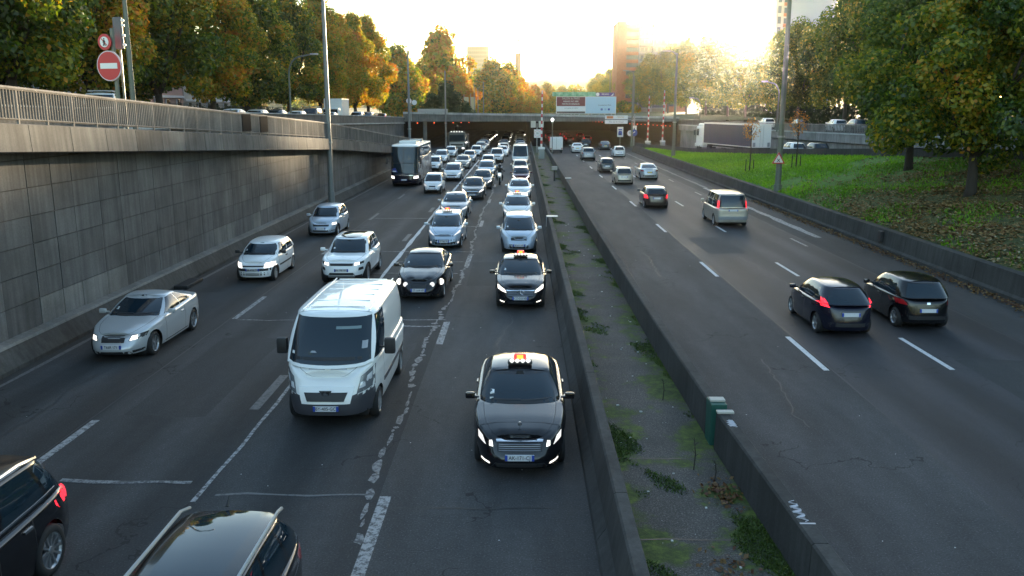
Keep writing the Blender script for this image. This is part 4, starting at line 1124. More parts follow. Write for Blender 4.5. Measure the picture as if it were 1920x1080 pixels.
coupe = build_car(P, 'silver two door coupe with lit headlights driving beside the wall', 'car', oncoming(-10.75, 21.4, P), D2R, GQ)

# old white hatchback with big round lit headlights
P = hatch(white_p, L=3.77, W=1.64, H=1.42, plate='BK-434-YN', lower_trim=None, mirror_mat=trim)
front_std(P, z=0.64, gz=0.63, gw=0.40, gh_=0.025, chrome_bar=False, intake=False)
P['det'][0] = ([(0.42, 0.57), (0.74, 0.58), (0.73, 0.76), (0.46, 0.75)], 'F', 'headlight', lamp_lit, dict(off=0.012, bul=0.03))
P['det1'] += [([(-0.74, 0.46), (0.74, 0.46), (0.74, 0.55), (-0.74, 0.55)], 'F', 'bumper_strip', trim, dict(off=0.02, nx=14)),
              ([(-0.55, 0.30), (0.55, 0.30), (0.55, 0.35), (-0.55, 0.35)], 'F', 'air_intake', trim, dict(off=0.006, nx=10, ny=1)),
              ([(-0.55, 0.38), (0.55, 0.38), (0.55, 0.41), (-0.55, 0.41)], 'F', 'air_intake', trim, dict(off=0.006, nx=10, ny=1))]
P['platez'] = 0.505; side_std(P, (-0.2,), 0.78, trim, 0.52)
clio = build_car(P, 'old white hatchback with glaring round headlights and black bumper strip', 'car', oncoming(-10.3, 31.9, P), D2R, GQ)

# small silver hatchback
P = hatch(silverb_p, L=4.0, W=1.74, H=1.49, nf=3.2, rim='five'); front_std(P, z=0.66, gz=0.60, gw=0.40, gh_=0.05, slant=0.16, lh=0.07, fog=trim, lamp=lamp_clear)
P['det1'].append(([(-0.72, 0.62), (-0.56, 0.62), (-0.56, 0.72), (-0.72, 0.72)], 'F', 'headlight_bulb', lamp_lit, dict(off=0.02)))
side_std(P, (-0.2,), 0.80)
corsa = build_car(P, 'small silver hatchback following in the lane by the wall with one bright lamp', 'car', oncoming(-10.45, 43.8, P), D2R, GQ)

# white suv with black roof glass
P = suv(white_p, plate='BN-198-WC', pano=(-1.5, 0.25), rim='multi', lower_mat=trim, platez=0.60)
front_std(P, z=0.80, gz=0.80, gw=0.42, gh_=0.045, slant=0.06, lh=0.05, iz=0.47, chrome_bar=False)
P['det'][0] = ([(0.46, 0.77), (0.84, 0.83), (0.86, 0.91), (0.46, 0.87)], 'F', 'headlight', trim, dict(off=0.006))
P['det'] += [([(0.48, 0.775), (0.66, 0.80), (0.66, 0.885), (0.48, 0.865)], 'F', 'headlight_bulb', lamp_lit, dict(off=0.015, bul=0.01)),
             ([(0.62, 0.58), (0.78, 0.60), (0.77, 0.70), (0.64, 0.69)], 'F', 'fog_light', trim, dict(off=0.008))]
P['det1'].append(([(-0.5, 0.33), (0.5, 0.33), (0.5, 0.385), (-0.5, 0.385)], 'F', 'skid_plate', lgrey_p, dict(off=0.02, nx=8, ny=1)))
side_std(P, (0.1, -0.75), 0.92)
evoque = build_car(P, 'white sport utility vehicle with black roof glass and lit narrow headlights', 'car', oncoming(-6.78, 31.4, P), D2R, GQ)

# black saloon with four round headlamps
P = sedan(black_p, L=4.88, W=1.82, H=1.44, nf=3.3, leanf=0.26, plate='ST-164-VP', rim='multi', ridge=2.2)
front_std(P, z=0.62, gz=0.55, gw=0.25, gh_=0.13, chrome_bar=False, iz=0.28, gril=trim); P['det'] = []
jag = build_car(side_std(P, (0.15, -0.85), 0.83), 'black saloon with four round headlamps behind the white van', 'car', oncoming(-3.55, 28.6, P), D2R, GQ)
for s in (1, -1):
    P['_disc'](s * 0.72, 0.63, 'F', 0.105, 'headlight', lamp_lit, 0.0, 0.07); P['_disc'](s * 0.46, 0.61, 'F', 0.08, 'headlight', lamp_dim, 0.0, 0.06)

# pale blue taxi
P = mpv(silverb_p, L=4.6, W=1.78, H=1.57, nf=3.2, plate='DF-986-ML', name='taxi'); 
front_std(P, z=0.70, gz=0.66, gw=0.50, gh_=0.02, slant=0.20, lh=0.06, chrome_bar=False, lamp=lamp_dim, intake=False)
P['det1'] += [([(-0.60, 0.27), (0.60, 0.27), (0.72, 0.50), (-0.72, 0.50)], 'F', 'air_intake', trim, dict(off=0.006, nx=12))]
P['det'].append(([(0.62, 0.28), (0.74, 0.28), (0.74, 0.36), (0.62, 0.36)], 'F', 'fog_light', lamp_dim, dict(off=0.02)))
prius = build_car(side_std(P, (0.05, -0.75), 0.83), 'pale blue taxi with red roof sign and black lower nose behind the black saloon', 'taxi', oncoming(-3.68, 39.7, P), D2R, GQ)
taxi_sign(prius, 1.56, 0.0)

# second black taxi, star on the grille
P = sedan(black_p, L=4.63, W=1.80, H=1.45, plate='CZ-010-VB', name='taxi'); front_std(P, z=0.66, gz=0.58, gw=0.44, gh_=0.09, slant=0.10, lh=0.085, fog=lamp_lit, iz=0.29)
for k in range(3): P['det1'].append(([(-0.42, 0.525 + 0.045 * k), (0.42, 0.525 + 0.045 * k), (0.43, 0.538 + 0.045 * k), (-0.43, 0.538 + 0.045 * k)], 'F', 'grille_slat', chrome_dark, dict(off=0.012, nx=8, ny=1)))
tx2 = build_car(side_std(P, (0.15, -0.8), 0.83), 'black saloon taxi with big star in its chrome grille, second in the taxi lane', 'taxi', oncoming(-0.04, 27.4, P), D2R, GQ)
taxi_sign(tx2, 1.45, 0.0)
h_, d_ = P['_cast'](0, 0.59, 'F', 1); yy = h_.y + 0.03
st = MB().lathe([(yy, 0.105), (yy + 0.015, 0.115), (yy, 0.125)], 24, 'Y', (0, 0, 0.59))
for k in range(3):
    a_ = pi / 2 + k * 2 * pi / 3; st.tube([(0, yy, 0.59), (0.11 * cos(a_), yy, 0.59 + 0.11 * sin(a_))], [0.022, 0.006], 5)
st.build('star_emblem', chrome, tx2)

# silver people carrier and those behind it in the taxi lane
P = mpv(silverb_p, plate='BE-651-HP'); front_std(P, z=0.74, gz=0.68, gw=0.36, gh_=0.06, slant=0.20, lh=0.07, lamp=lamp_clear, iz=0.32)
P['det1'].append(([(-0.85, 0.26), (0.85, 0.26), (0.88, 0.46), (-0.88, 0.46)], 'F', 'bumper', grey_p, dict(off=0.004, nx=12)))
meriva = build_car(side_std(P, (0.05, -0.75), 0.83), 'silver people carrier behind the second black taxi', 'car', oncoming(-0.13, 38.6, P), D2R, GQ)
P = mpv(white_p, H=1.55, name='taxi', plate='CA-227-XD'); front_std(P, lamp=lamp_dim, slant=0.16)
wtaxi = build_car(side_std(P, (0.05, -0.75), 0.83), 'white taxi with pink lit roof sign tucked behind the silver people carrier', 'taxi', oncoming(-0.28, 49.0, P), D2R, GQ)
taxi_sign(wtaxi, 1.54, 0.0)
P = sedan(white_p, H=1.45, L=4.5, plate='AV-318-QF'); front_std(P, lamp=lamp_dim)
t_sedan_w = build_car(side_std(P, (0.1, -0.8), 0.82), 'white saloon between the white taxi and the maroon hatchback', 'car', oncoming(-0.18, 61.5, P), D2R, GQ)
P = hatch(maroon_p, L=4.0, plate='CM-740-RT'); front_std(P, lamp=lamp_lit, slant=0.18)
maroon = build_car(P, 'maroon hatchback with lit headlamps in the taxi lane', 'car', oncoming(-0.08, 74.5, P), D2R, GQ)
P = hatch(beige_p, L=4.0); front_std(P, lamp=lamp_dim)
t_hatch_b = build_car(P, 'cream hatchback close behind the maroon one', 'car', oncoming(-0.18, 85.5, P), D2R, GQ)

# silver saloon, dark saloon
P = sedan(lgrey_p, L=4.5, H=1.46, plate='BQ-552-KA'); front_std(P, lamp=lamp_dim, slant=0.14)
t_sedan_s = build_car(side_std(P, (0.1, -0.8), 0.82), 'light grey saloon right behind the pale blue taxi', 'car', oncoming(-4.1, 50.8, P), D2R, GQ)
P = sedan(grey_p, L=4.7, H=1.52, W=1.84, nf=3.4, plate='AX-609-EG'); front_std(P, lamp=lamp_lit, slant=0.16, gz=0.55, gw=0.40, gh_=0.10)
t_sedan_g = build_car(side_std(P, (0.1, -0.8), 0.82), 'dark grey saloon with pale wings and wide dark grille in the middle of the queue', 'car', oncoming(-3.6, 61.8, P), D2R, GQ)
P = hatch(white_p, L=3.7, W=1.62, H=1.52, lower_trim=0.34, nf=3.0, mirror_mat=trim); front_std(P, lamp=lamp_dim, gz=0.60, gw=0.24, gh_=0.05, chrome_bar=False, intake=False)
t_small_w = build_car(P, 'small white city car with black mirrors beside the coach', 'car', oncoming(-7.0, 66.5, P), D2R, GQ)
P = mpv(white_p, L=4.4, H=1.58, lower_trim=0.36); front_std(P, lamp=lamp_dim, slant=0.18)
t_mpv_w = build_car(P, 'white people carrier right of the coach, second in its lane', 'car', oncoming(-6.4, 78.2, P), D2R, GQ)

def recolor(root, new, old=None):
    body = next(c for c in root.children if c.name.startswith('body')); src = body.material_slots[0].material
    def walk(o):
        for sl in o.material_slots:
            if sl.material == src: sl.link = 'OBJECT'; sl.material = new
        for c in o.children: walk(c)
    walk(root)
def place(proto, label, loc, rotz, group, col=None, cat=None, z=0.0):
    c = copy_tree(proto); c.location = (loc[0], loc[1], z); c.rotation_euler = (0, 0, rotz)
    c['label'] = label; c['group'] = group
    if cat: c['category'] = cat
    if col: recolor(c, col)
    return c
for (pr, lab, x, y, col) in (
        (t_sedan_g, 'darkish saloon half hidden behind the dark grey saloon', -3.3, 70.2, grey_p),
        (t_mpv_w, 'pale silver car behind the darkish saloon, close to the motorcycle', -3.45, 82.3, silverb_p),
        (t_small_w, 'white boxy car behind the white one near the motorcycle', -3.75, 93.8, white_p),
        (t_sedan_w, 'white car near the tunnel mouth in the lane beside the taxi lane', -2.75, 118.8, white_p),
        (t_hatch_b, 'pinkish white hatchback at the tunnel mouth beside the white van lane', -2.7, 128.5, beige_p),
        (t_sedan_s, 'champagne saloon in the second lane from the coach', -6.6, 94.3, champ_p),
        (t_hatch_b, 'pale hatchback behind the champagne saloon', -6.5, 105.2, silver_p),
        (t_small_w, 'white car halfway to the tunnel behind the pale hatchback', -6.35, 118.4, white_p),
        (t_mpv_w, 'pearl white car close to the tunnel mouth, left of the lane line', -6.3, 130.5, beige_p),
        (t_sedan_g, 'bluish grey car entering the daylight at the tunnel mouth', -6.3, 141.0, lgrey_p),
        (t_small_w, 'white car half hidden behind the back of the coach', -9.45, 91.0, white_p),
        (t_mpv_w, 'white fronted car with black grille between the coach and the truck', -9.9, 104.2, white_p),
        (t_hatch_b, 'white hatchback directly in front of the dark truck', -9.8, 117.2, white_p)):
    place(pr, lab, oncoming(x, y, {'L': 4.3}), D2R, GQ, col)
# pale off-roader carrying its spare wheel, seen in the queue
P = suv(white_p, L=4.2, H=1.72, W=1.78); front_std(P, lamp=lamp_dim, z=0.85, gz=0.8)
jeep = build_car(P, 'white off roader with black lower bumper near the tunnel', 'car', oncoming(-3.1, 105.2, P), D2R, GQ)

# white minibus in the taxi lane
P = dict(PV); P.update(name='minibus', L=5.3, W=1.98, H=2.45, paint=van_w); P['gh'] = dict(PV['gh'], bf=2.2, rf=1.3, br=-2.6, rr=-2.55, wb=0.93, wt=0.80, win=[(0.05, 0.24), (0.27, 0.5), (0.53, 0.76)]); P['top'] = [(-2.7, 1.2), (1.5, 1.2), (1.95, 1.13), (2.3, 1.03), (2.65, 0.9)]
P['plate'] = None
front_std(P, z=0.72, gz=0.62, gw=0.5, gh_=0.06, lh=0.11, lamp=lamp_dim)
minibus = build_car(P, 'white high roofed minibus in the taxi lane near the tunnel', 'van', oncoming(-0.2, 98.0, P), D2R, GQ)
# cars inside the tunnel: bright headlamps in the dark
dark_rng = random.Random(3); cols = [lgrey_p, grey_p, white_p, black_p, silver_p, grey_p]; hl = []
P = sedan(grey_p, L=4.4, H=1.46); front_std(P, lamp=mat('tunnel_headlight_lit', (0.8, 0.8, 0.8), 0.2, emit=(1.0, 0.92, 0.82), estr=3.0), z=0.66, lh=0.09)
first = True
labs = iter(range(100))
for lane, x, y0 in (('taxi lane', -0.3, 112), ('middle lane', -3.0, 146), ('second lane', -6.5, 154), ('taxi lane', -0.3, 122), ('left lane', -10.0, 143)):
    n = {('taxi lane', 112): 1, ('taxi lane', 122): 9, ('middle lane', 146): 6, ('second lane', 154): 5, ('left lane', 143): 1}[(lane, y0)]
    for k in range(n):
        xx, yy = x + dark_rng.uniform(-0.3, 0.3), y0 + k * 10.5 + dark_rng.uniform(-1, 1)
        lab = 'car with glaring headlamps queueing in the %s inside the dark tunnel' % lane
        if yy < 135: lab = 'car with bright headlamps just outside the tunnel, %s behind the minibus' % ('first' if k == 0 and y0 == 112 else 'next')
        if first: proto_t = build_car(P, lab, 'car', (xx, yy), D2R, 'cars with lit headlamps in the tunnel'); first = False
        else: place(proto_t, lab, (xx, yy), D2R, 'cars with lit headlamps in the tunnel', dark_rng.choice(cols))

# the two cars at the bottom left, very near
P = suv(black_p, L=4.7, W=1.92, H=1.70, wr=0.40, rim='multi', lower_trim=None); P['wr'] = 0.38; P['yr'] = -1.33; P['yf'] = 1.48; rear_std(P, z=0.98, h=0.09); P['plates'] = ''
P['gh'] = dict(P['gh'], bf=1.2, br=-2.2, rf=0.5, rr=-1.85)
side_std(P, (0.15, -0.9), 0.95, chrome)
P['det'].append(([(-1.75, 1.155), (0.9, 1.10), (0.9, 1.125), (-1.75, 1.18)], 'S', 'window_trim', chrome, dict(off=0.014, nx=8, ny=1)))
P['det'].append(([(-2.30, 0.86), (-1.98, 0.94), (-1.98, 1.02), (-2.30, 1.05)], 'S', 'tail_light', tail_lit, dict(off=0.012)))
bsuv = build_car(P, 'black sport utility vehicle cut off by the left bottom corner of the photo', 'car', (-7.60, 9.75), D2R, GQ)
for s in (1, -1): MB().tube([(s * 0.60, 0.3, 1.66), (s * 0.63, -0.2, 1.73), (s * 0.62, -1.2, 1.72), (s * 0.58, -1.7, 1.63)], 0.028, 6).build('roof_rail', chrome, bsuv, True)
P = suv(black_p, name='estate_car', L=4.6, W=1.82, H=1.52, wr=0.32, rim='multi', sill=0.2, lower_trim=None, pano=(-1.9, 0.2)); P['top'] = [(-2.3, 0.98), (-1.8, 1.02), (0.8, 0.98), (1.5, 0.9), (2.3, 0.72)]
P['gh'] = dict(bf=1.05, br=-2.15, rf=0.35, rr=-1.75, wb=0.80, wt=0.64, win=[(0.10, 0.42), (0.445, 0.70), (0.73, 0.92)], rc=0.05, drop=0.05); P['yr'] = -1.3; P['yf'] = 1.37
rear_std(P, z=0.84, h=0.08, w0=0.75, lit=tail_red); P['plates'] = ''; side_std(P, (0.15, -0.85), 0.84)
estate = build_car(P, 'black estate car with glass roof and silver roof rails cut off by the bottom edge', 'car', (-3.72, 8.5), D2R, GQ)
for s in (1, -1): MB().tube([(s * 0.60, 0.35, 1.475), (s * 0.62, 0.2, 1.53), (s * 0.62, -1.5, 1.53), (s * 0.60, -1.75, 1.46)], 0.024, 6).build('roof_rail', galv, estate, True)
MB().tube([(0.1, -1.72, 1.5), (0.1, -1.82, 1.6)], [0.025, 0.008], 6).build('aerial', trim, estate)

# coach
P = dict(name='coach', L=11.6, W=2.58, H=3.55, paint=bus_p, yf=3.2, yr=-2.9, wr=0.50, ww=0.3, sill=0.30, cowl=50, nf=7, nr=10, leanf=0.05, leanr=0.02, leans=0.0, tf=0.02, tr=0.0, rim='cap', hood=False, pillar_mat=glass_dark, roof_paint=van_w,
         top=[(-5.8, 1.15), (5.8, 1.15)], crown=0.02, gh=dict(bf=5.68, br=-5.74, rf=5.20, rr=-5.70, wb=1.25, wt=1.22, win=[(0.02, 0.2), (0.21, 0.39), (0.40, 0.58), (0.59, 0.77), (0.78, 0.97)], n0=10, n1=10, bow=0.12, bow1=0.12, bulge=0.02, rc=0.08, drop=0.02, edge=0.10),
         seams=[], doors=[], platez=0.62, mirror=(5.75, 2.2, 1.42), msize=(0.2, 0.14, 0.5), mirror_mat=trim)
P['det'] = [([(0.80, 0.72), (1.16, 0.72), (1.16, 0.95), (0.84, 0.93)], 'F', 'headlight', lamp_lit, dict(off=0.012, bul=0.01))]
P['det1'] = [([(-1.15, 1.98), (1.15, 1.98), (1.15, 2.03), (-1.15, 2.03)], 'F', 'windscreen_divider', trim, dict(off=0.02, nx=10, ny=1)),
             ([(-1.05, 0.98), (1.05, 0.98), (1.05, 1.01), (-1.05, 1.01)], 'F', 'nose_trim', chrome, dict(off=0.012, nx=10, ny=1)),
             ([(0.55, 1.25), (1.1, 1.25), (1.1, 1.5), (0.75, 1.62)], 'F', 'windscreen_sticker', blue_pt, dict(off=0.012)),
             ([(0.68, 1.28), (1.0, 1.28), (1.0, 1.36), (0.68, 1.36)], 'F', 'windscreen_sticker', white_pt, dict(off=0.018))]
mural = mat('coach_side_print', (0.2, 0.2, 0.2), 0.3, coat=0.5); q = NG(mural); Pp = q.pos((1, 1, 1), True)
c = q.ramp(q.noise(q.pos((0.3, 0.5, 1.3), True), 1.6, 5, 0.7), [(0.30, (0.03, 0.025, 0.03)), (0.45, (0.14, 0.09, 0.08)), (0.58, (0.55, 0.53, 0.52)), (0.66, (0.10, 0.09, 0.09)), (0.8, (0.40, 0.28, 0.05))]); q.color(c)
P['det'].append(([(-5.4, 0.55), (5.0, 0.55), (5.0, 2.2), (-5.4, 2.6)], 'S', 'side_print', mural, dict(off=0.014, nx=10, ny=4)))
coach = build_car(P, 'dark blue coach with huge black windscreen and white roof beside the wall', 'bus', oncoming(-10.0, 72.6, P), D2R)
MB().bbox((0, 1.6, 3.66), (1.5, 2.6, 0.22), 0.06).build('roof_unit', van_w, coach); MB().bbox((0, -3.4, 3.64), (1.2, 0.9, 0.18), 0.05).build('roof_hatch', lgrey_p, coach)

# dark truck with a row of roof lamps
t = thing('truck', 'dark grey truck with a row of lamps on its cab roof near the tunnel', 'truck', (-9.75, 129.5, 0), pi, None)
tc = mat('truck_cab_grey', (0.06, 0.068, 0.072), 0.35, 0.2, coat=0.4)
b = MB(); b.prism([(-1.22, 0.45), (1.22, 0.45), (1.24, 1.9), (1.15, 3.05), (-1.15, 3.05), (-1.24, 1.9)], -1.8, 0.35); b.build('cab', tc, t)
MB().prism([(-1.10, 1.75), (1.10, 1.75), (1.05, 2.65), (-1.05, 2.65)], 0.351, 0.38).build('windscreen', glass_dark, t)
MB().prism([(-1.1, 0.95), (1.1, 0.95), (1.1, 1.6), (-1.1, 1.6)], 0.351, 0.43).build('grille', galv, t)
MB().prism([(-0.9, 1.1), (0.9, 1.1), (0.9, 1.35), (-0.9, 1.35)], 0.431, 0.45).build('grille_slot', trim, t)
MB().bbox((0, 0.36, 0.66), (2.4, 0.3, 0.42), 0.08).build('bumper', tc, t)
for s in (-1, 1):
    MB().bbox((s * 0.95, 0.5, 0.72), (0.36, 0.1, 0.2), 0.03).build('headlight', lamp_lit, t)
    MB().bbox((s * 1.42, 0.2, 2.1), (0.16, 0.2, 0.62), 0.05).build('wing_mirror', trim, t)
for k in range(5): MB().sphere((-0.8 + 0.4 * k, 0.2, 3.14), (0.13, 0.1, 0.1), 8, 6).build('roof_lamp', lamp_dim, t, True)
b = MB(); b.box(-1.25, 1.25, -9, -2.0, 1.0, 2.6); b.build('tipper_body', grey_p, t)
b = MB(); b.tube([(0, -2.2, 2.4), (0, -2.2, 3.9), (0.1, -0.9, 4.05)], 0.12, 6).box(-0.5, 0.5, -2.3, -2.1, 3.8, 3.9); b.build('loading_crane', trim, t)
Pw = dict(wr=0.5, W=2.5, ww=0.32, rim='steel', axles=(-0.7, -4.8, -6.8), yf=0, yr=0); add_wheels(t, Pw)

# right carriageway, seen from behind
P = hatch(navy_p, L=3.95, W=1.72, H=1.45, nr=4.0, leanr=0.10, rim='five', nf=3.2); P['gh'] = dict(P['gh'], br=-1.88, rr=-1.35, wt=0.56); rear_std(P, z=0.96, w0=0.66, w1=0.95, h=0.08, tall=0.10); side_std(P, (-0.15,), 0.82)
r1 = build_car(P, 'dark hatchback with glowing red tail lamps, left of two running side by side', 'car', away(9.55, 24.1, P), 0.0, GR)
P = hatch(black_p, L=3.7, W=1.68, H=1.49, nr=4.6, leanr=0.08, rim='five'); P['gh'] = dict(P['gh'], br=-1.78, rr=-1.42); rear_std(P, z=0.84, w0=0.70, w1=0.96, h=0.07, lit=tail_red); side_std(P, (-0.15,), 0.82); P['platezr'] = 0.62
P['det1'].append(([(-0.05, 0.80), (0.05, 0.80), (0.05, 0.86), (-0.05, 0.86)], 'R', 'emblem', chrome, dict(off=0.012, nx=2, ny=2)))
r2 = build_car(P, 'black hatchback with unlit tail lamps, right of two running side by side', 'car', away(12.2, 25.0, P), 0.0, GR)
P = dict(PV); P.update(name='people_carrier', L=4.75, W=1.90, H=1.88, paint=champ_p, rim='five', yf=1.45, yr=-1.55, lower_trim=None, sill=0.25, plate=None, plates='R', platezr=0.95, mirror_mat=champ_p, msize=(0.2, 0.14, 0.2), mirror=(1.0, 1.2, 1.04), leans=0.03)
P['gh'] = dict(PV['gh'], bf=1.6, rf=0.8, br=-2.32, rr=-2.10, wb=0.88, wt=0.74, win=[(0.05, 0.3), (0.33, 0.62), (0.65, 0.93)], rear=True, n0=7, n1=7, bow=0.15, bow1=0.12); P['top'] = [(-2.4, 1.08), (1.2, 1.08), (1.7, 1.0), (2.37, 0.8)]; P['crown'] = 0.04; P['seams'] = [0.9, -0.2, -1.2]; P['doors'] = [(-0.2, 0.9), (-1.2, -0.2)]
P['det'] = [([(0.76, 0.98), (0.90, 0.98), (0.86, 1.50), (0.72, 1.48)], 'R', 'tail_light', tail_lit, dict(off=0.012, nx=3, ny=5))]; P['det1'] = [([(-0.8, 0.42), (0.8, 0.42), (0.8, 0.62), (-0.8, 0.62)], 'R', 'rear_bumper', lgrey_p, dict(off=0.03, nx=10))]
vito = build_car(P, 'champagne people carrier with tall lit tail lamps in the outer lane', 'car', away(11.85, 47.8, P), 0.0, GR)
P = hatch(grey_p, L=3.85, W=1.73, H=1.42, nr=4.2, roof_paint=beige_p, rim='five'); P['paint'] = paint('dark_olive_grey', (0.05, 0.05, 0.045), 0.4); rear_std(P, z=0.80, w0=0.66, w1=0.93, h=0.11); side_std(P, (-0.15,), 0.8)
mini = build_car(P, 'small dark grey hatchback with pale roof and bright red tail lamps', 'car', away(9.0, 56.8, P), 0.0, GR)
P = hatch(champ_p, L=4.0, W=1.72, H=1.50); rear_std(P, z=1.0, w0=0.72, w1=0.97, h=0.12, lit=tail_red, tall=0.08); t_hr = build_car(P, 'champagne hatchback ahead of the small dark grey one', 'car', away(8.95, 74.8, P), 0.0, GR)
P = sedan(silver_p, L=4.6, W=1.82); rear_std(P, z=0.86, w0=0.55, w1=0.93, h=0.06, lit=tail_red); P['plate_mat'] = plate_yellow; t_sr = build_car(P, 'silver saloon with yellow rear plate in the outer lane', 'car', away(11.9, 80.0, P), 0.0, GR)
P = suv(lgrey_p, L=4.4, H=1.66); rear_std(P, z=1.0, lit=tail_red, w0=0.7); t_sur = build_car(P, 'grey tall estate ahead of the grey green hatchback in the inner lane', 'car', away(8.5, 110.0, P), 0.0, GR)
for (pr, lab, x, y, col) in ((t_hr, 'grey green hatchback ahead of the champagne one', 8.85, 89.0, grey_p), (t_hr, 'white hatchback alone in the outer lane near the tunnel', 13.3, 117.6, white_p),
                             (t_sr, 'white saloon braking at the tunnel mouth', 8.3, 129.3, white_p), (t_sur, 'black car just entering the tunnel beside the white saloon', 10.3, 140, black_p),
                             (t_sr, 'dark car in the shade of the tunnel mouth, second lane from the right', 13.3, 138, grey_p)):
    place(pr, lab, (x, y + 2.0), 0.0, GR, col)
for k, (x, y) in enumerate(((5.6, 158), (5.9, 171), (9.0, 165), (9.3, 178), (12.6, 168), (5.7, 186), (9.2, 195), (12.5, 188))):
    c = place(r1, 'car with red tail lamps deep inside the right tunnel', (x, y), 0.0, 'cars with red tail lamps in the tunnel', grey_p)
# small white box van at the tunnel
t = thing('box_van', 'small white box van entering the right tunnel in the inner lane', 'van', (5.15, 129.4, 0))
MB().bbox((0, 1.6, 1.40), (1.9, 3.2, 1.85), 0.06).build('cargo_box', van_w, t); MB().bbox((0, 4.0, 1.0), (1.75, 1.5, 1.4), 0.2).build('cab', van_w, t)
MB().box(-0.9, 0.9, -0.05, 0.0, 0.32, 0.5).build('rear_bumper', trim, t); MB().box(-0.012, 0.012, -0.008, 0.0, 0.52, 2.28).build('door_seam', trim, t)
for s in (-1, 1): MB().box(s * 0.82 - 0.07, s * 0.82 + 0.07, -0.03, 0, 0.55, 0.75).build('tail_light', tail_red, t)
add_wheels(t, dict(wr=0.32, W=1.8, ww=0.2, rim='steel', axles=(0.8, 3.9), yf=0, yr=0))

# articulated lorry on the slip road
t = thing('articulated_lorry', 'white articulated lorry with dark blue curtain side on the right slip road', 'truck', (27.3, 99.0, 1.2), radians(13)); t.scale = (0.95, 0.95, 0.95)
curt = mat('lorry_curtain_blue', (0.020, 0.020, 0.070), 0.5); q = NG(curt); q.bump(q.noise(q.pos((0.2, 6, 0.2), True), 1.0, 2), 0.3, 0.05)
zb = 1.0
MB().box(-1.25, 1.25, 0.05, 13.5, zb, 3.72).build('trailer', van_w, t)
MB().box(-1.275, -1.252, 0.2, 13.4, zb + 0.12, 3.62).build('curtain', curt, t); MB().box(1.252, 1.275, 0.2, 13.4, zb + 0.12, 3.62).build('curtain', curt, t)
MB().box(-1.27, 1.27, 0.0, 13.5, 3.721, 3.80).build('roof_edge', van_w, t)
for s in (-1, 1):
    d = MB().box(s * 0.62 - 0.6, s * 0.62 + 0.6, 0.0, 0.048, zb + 0.05, 3.68).build('rear_door', white_pt, t)
    MB().tube([(s * 0.2, -0.02, zb + 0.1), (s * 0.2, -0.02, 3.6)], 0.02, 5).build('lock_rod', galv, d)
    MB().box(s * 0.95 - 0.16, s * 0.95 + 0.16, -0.03, 0.0, zb + 0.1, zb + 0.6).build('door_mark', lgrey_p, d)
    MB().box(s * 0.98 - 0.2, s * 0.98 + 0.2, -0.06, 0.02, 0.55, 0.72).build('tail_light', tail_red, t)
MB().box(-1.2, 1.2, -0.03, 0.06, 0.45, 0.98).build('rear_bumper', trim, t); MB().box(-0.9, 0.9, 0.2, 13, 0.7, 0.99).build('chassis', under, t)
for s in (-1, 1):
    for k in range(2): MB().box(s * 1.25 - 0.02, s * 1.25 + 0.02, 3.5, 10.5, 0.42 + 0.27 * k, 0.5 + 0.27 * k).build('side_guard', galv, t)
MB().bbox((0, 15.0, 1.9), (2.45, 2.1, 2.7), 0.18).build('cab', van_w, t); MB().bbox((0, 14.8, 3.4), (2.3, 1.6, 0.5), 0.2).build('wind_deflector', van_w, t)
MB().box(-1.24, -1.20, 15.1, 15.8, 2.0, 2.9).build('side_window', glass_dark, t); MB().bbox((-1.45, 16.0, 2.4), (0.2, 0.15, 0.7), 0.05).build('wing_mirror', trim, t)
MB().bbox((0, 15.2, 0.75), (2.4, 2.4, 0.5), 0.1).build('skirt', van_w, t)
add_wheels(t, dict(wr=0.5, W=2.5, ww=0.35, rim='steel', axles=(2.2, 3.5, 4.8, 12.0, 15.2), yf=0, yr=0))
zz = zRamp(87)
place(t_small_w, 'white car on the slip road right behind the lorry', (27.3, 87.5), radians(5), 'cars on the right slip road', van_w, z=zz)
P = sedan(black_p, L=4.4); rear_std(P); place(r2, 'black hatchback behind the white car on the slip road', (28.6, 84.5), radians(5), 'cars on the right slip road', z=zRamp(84.5))
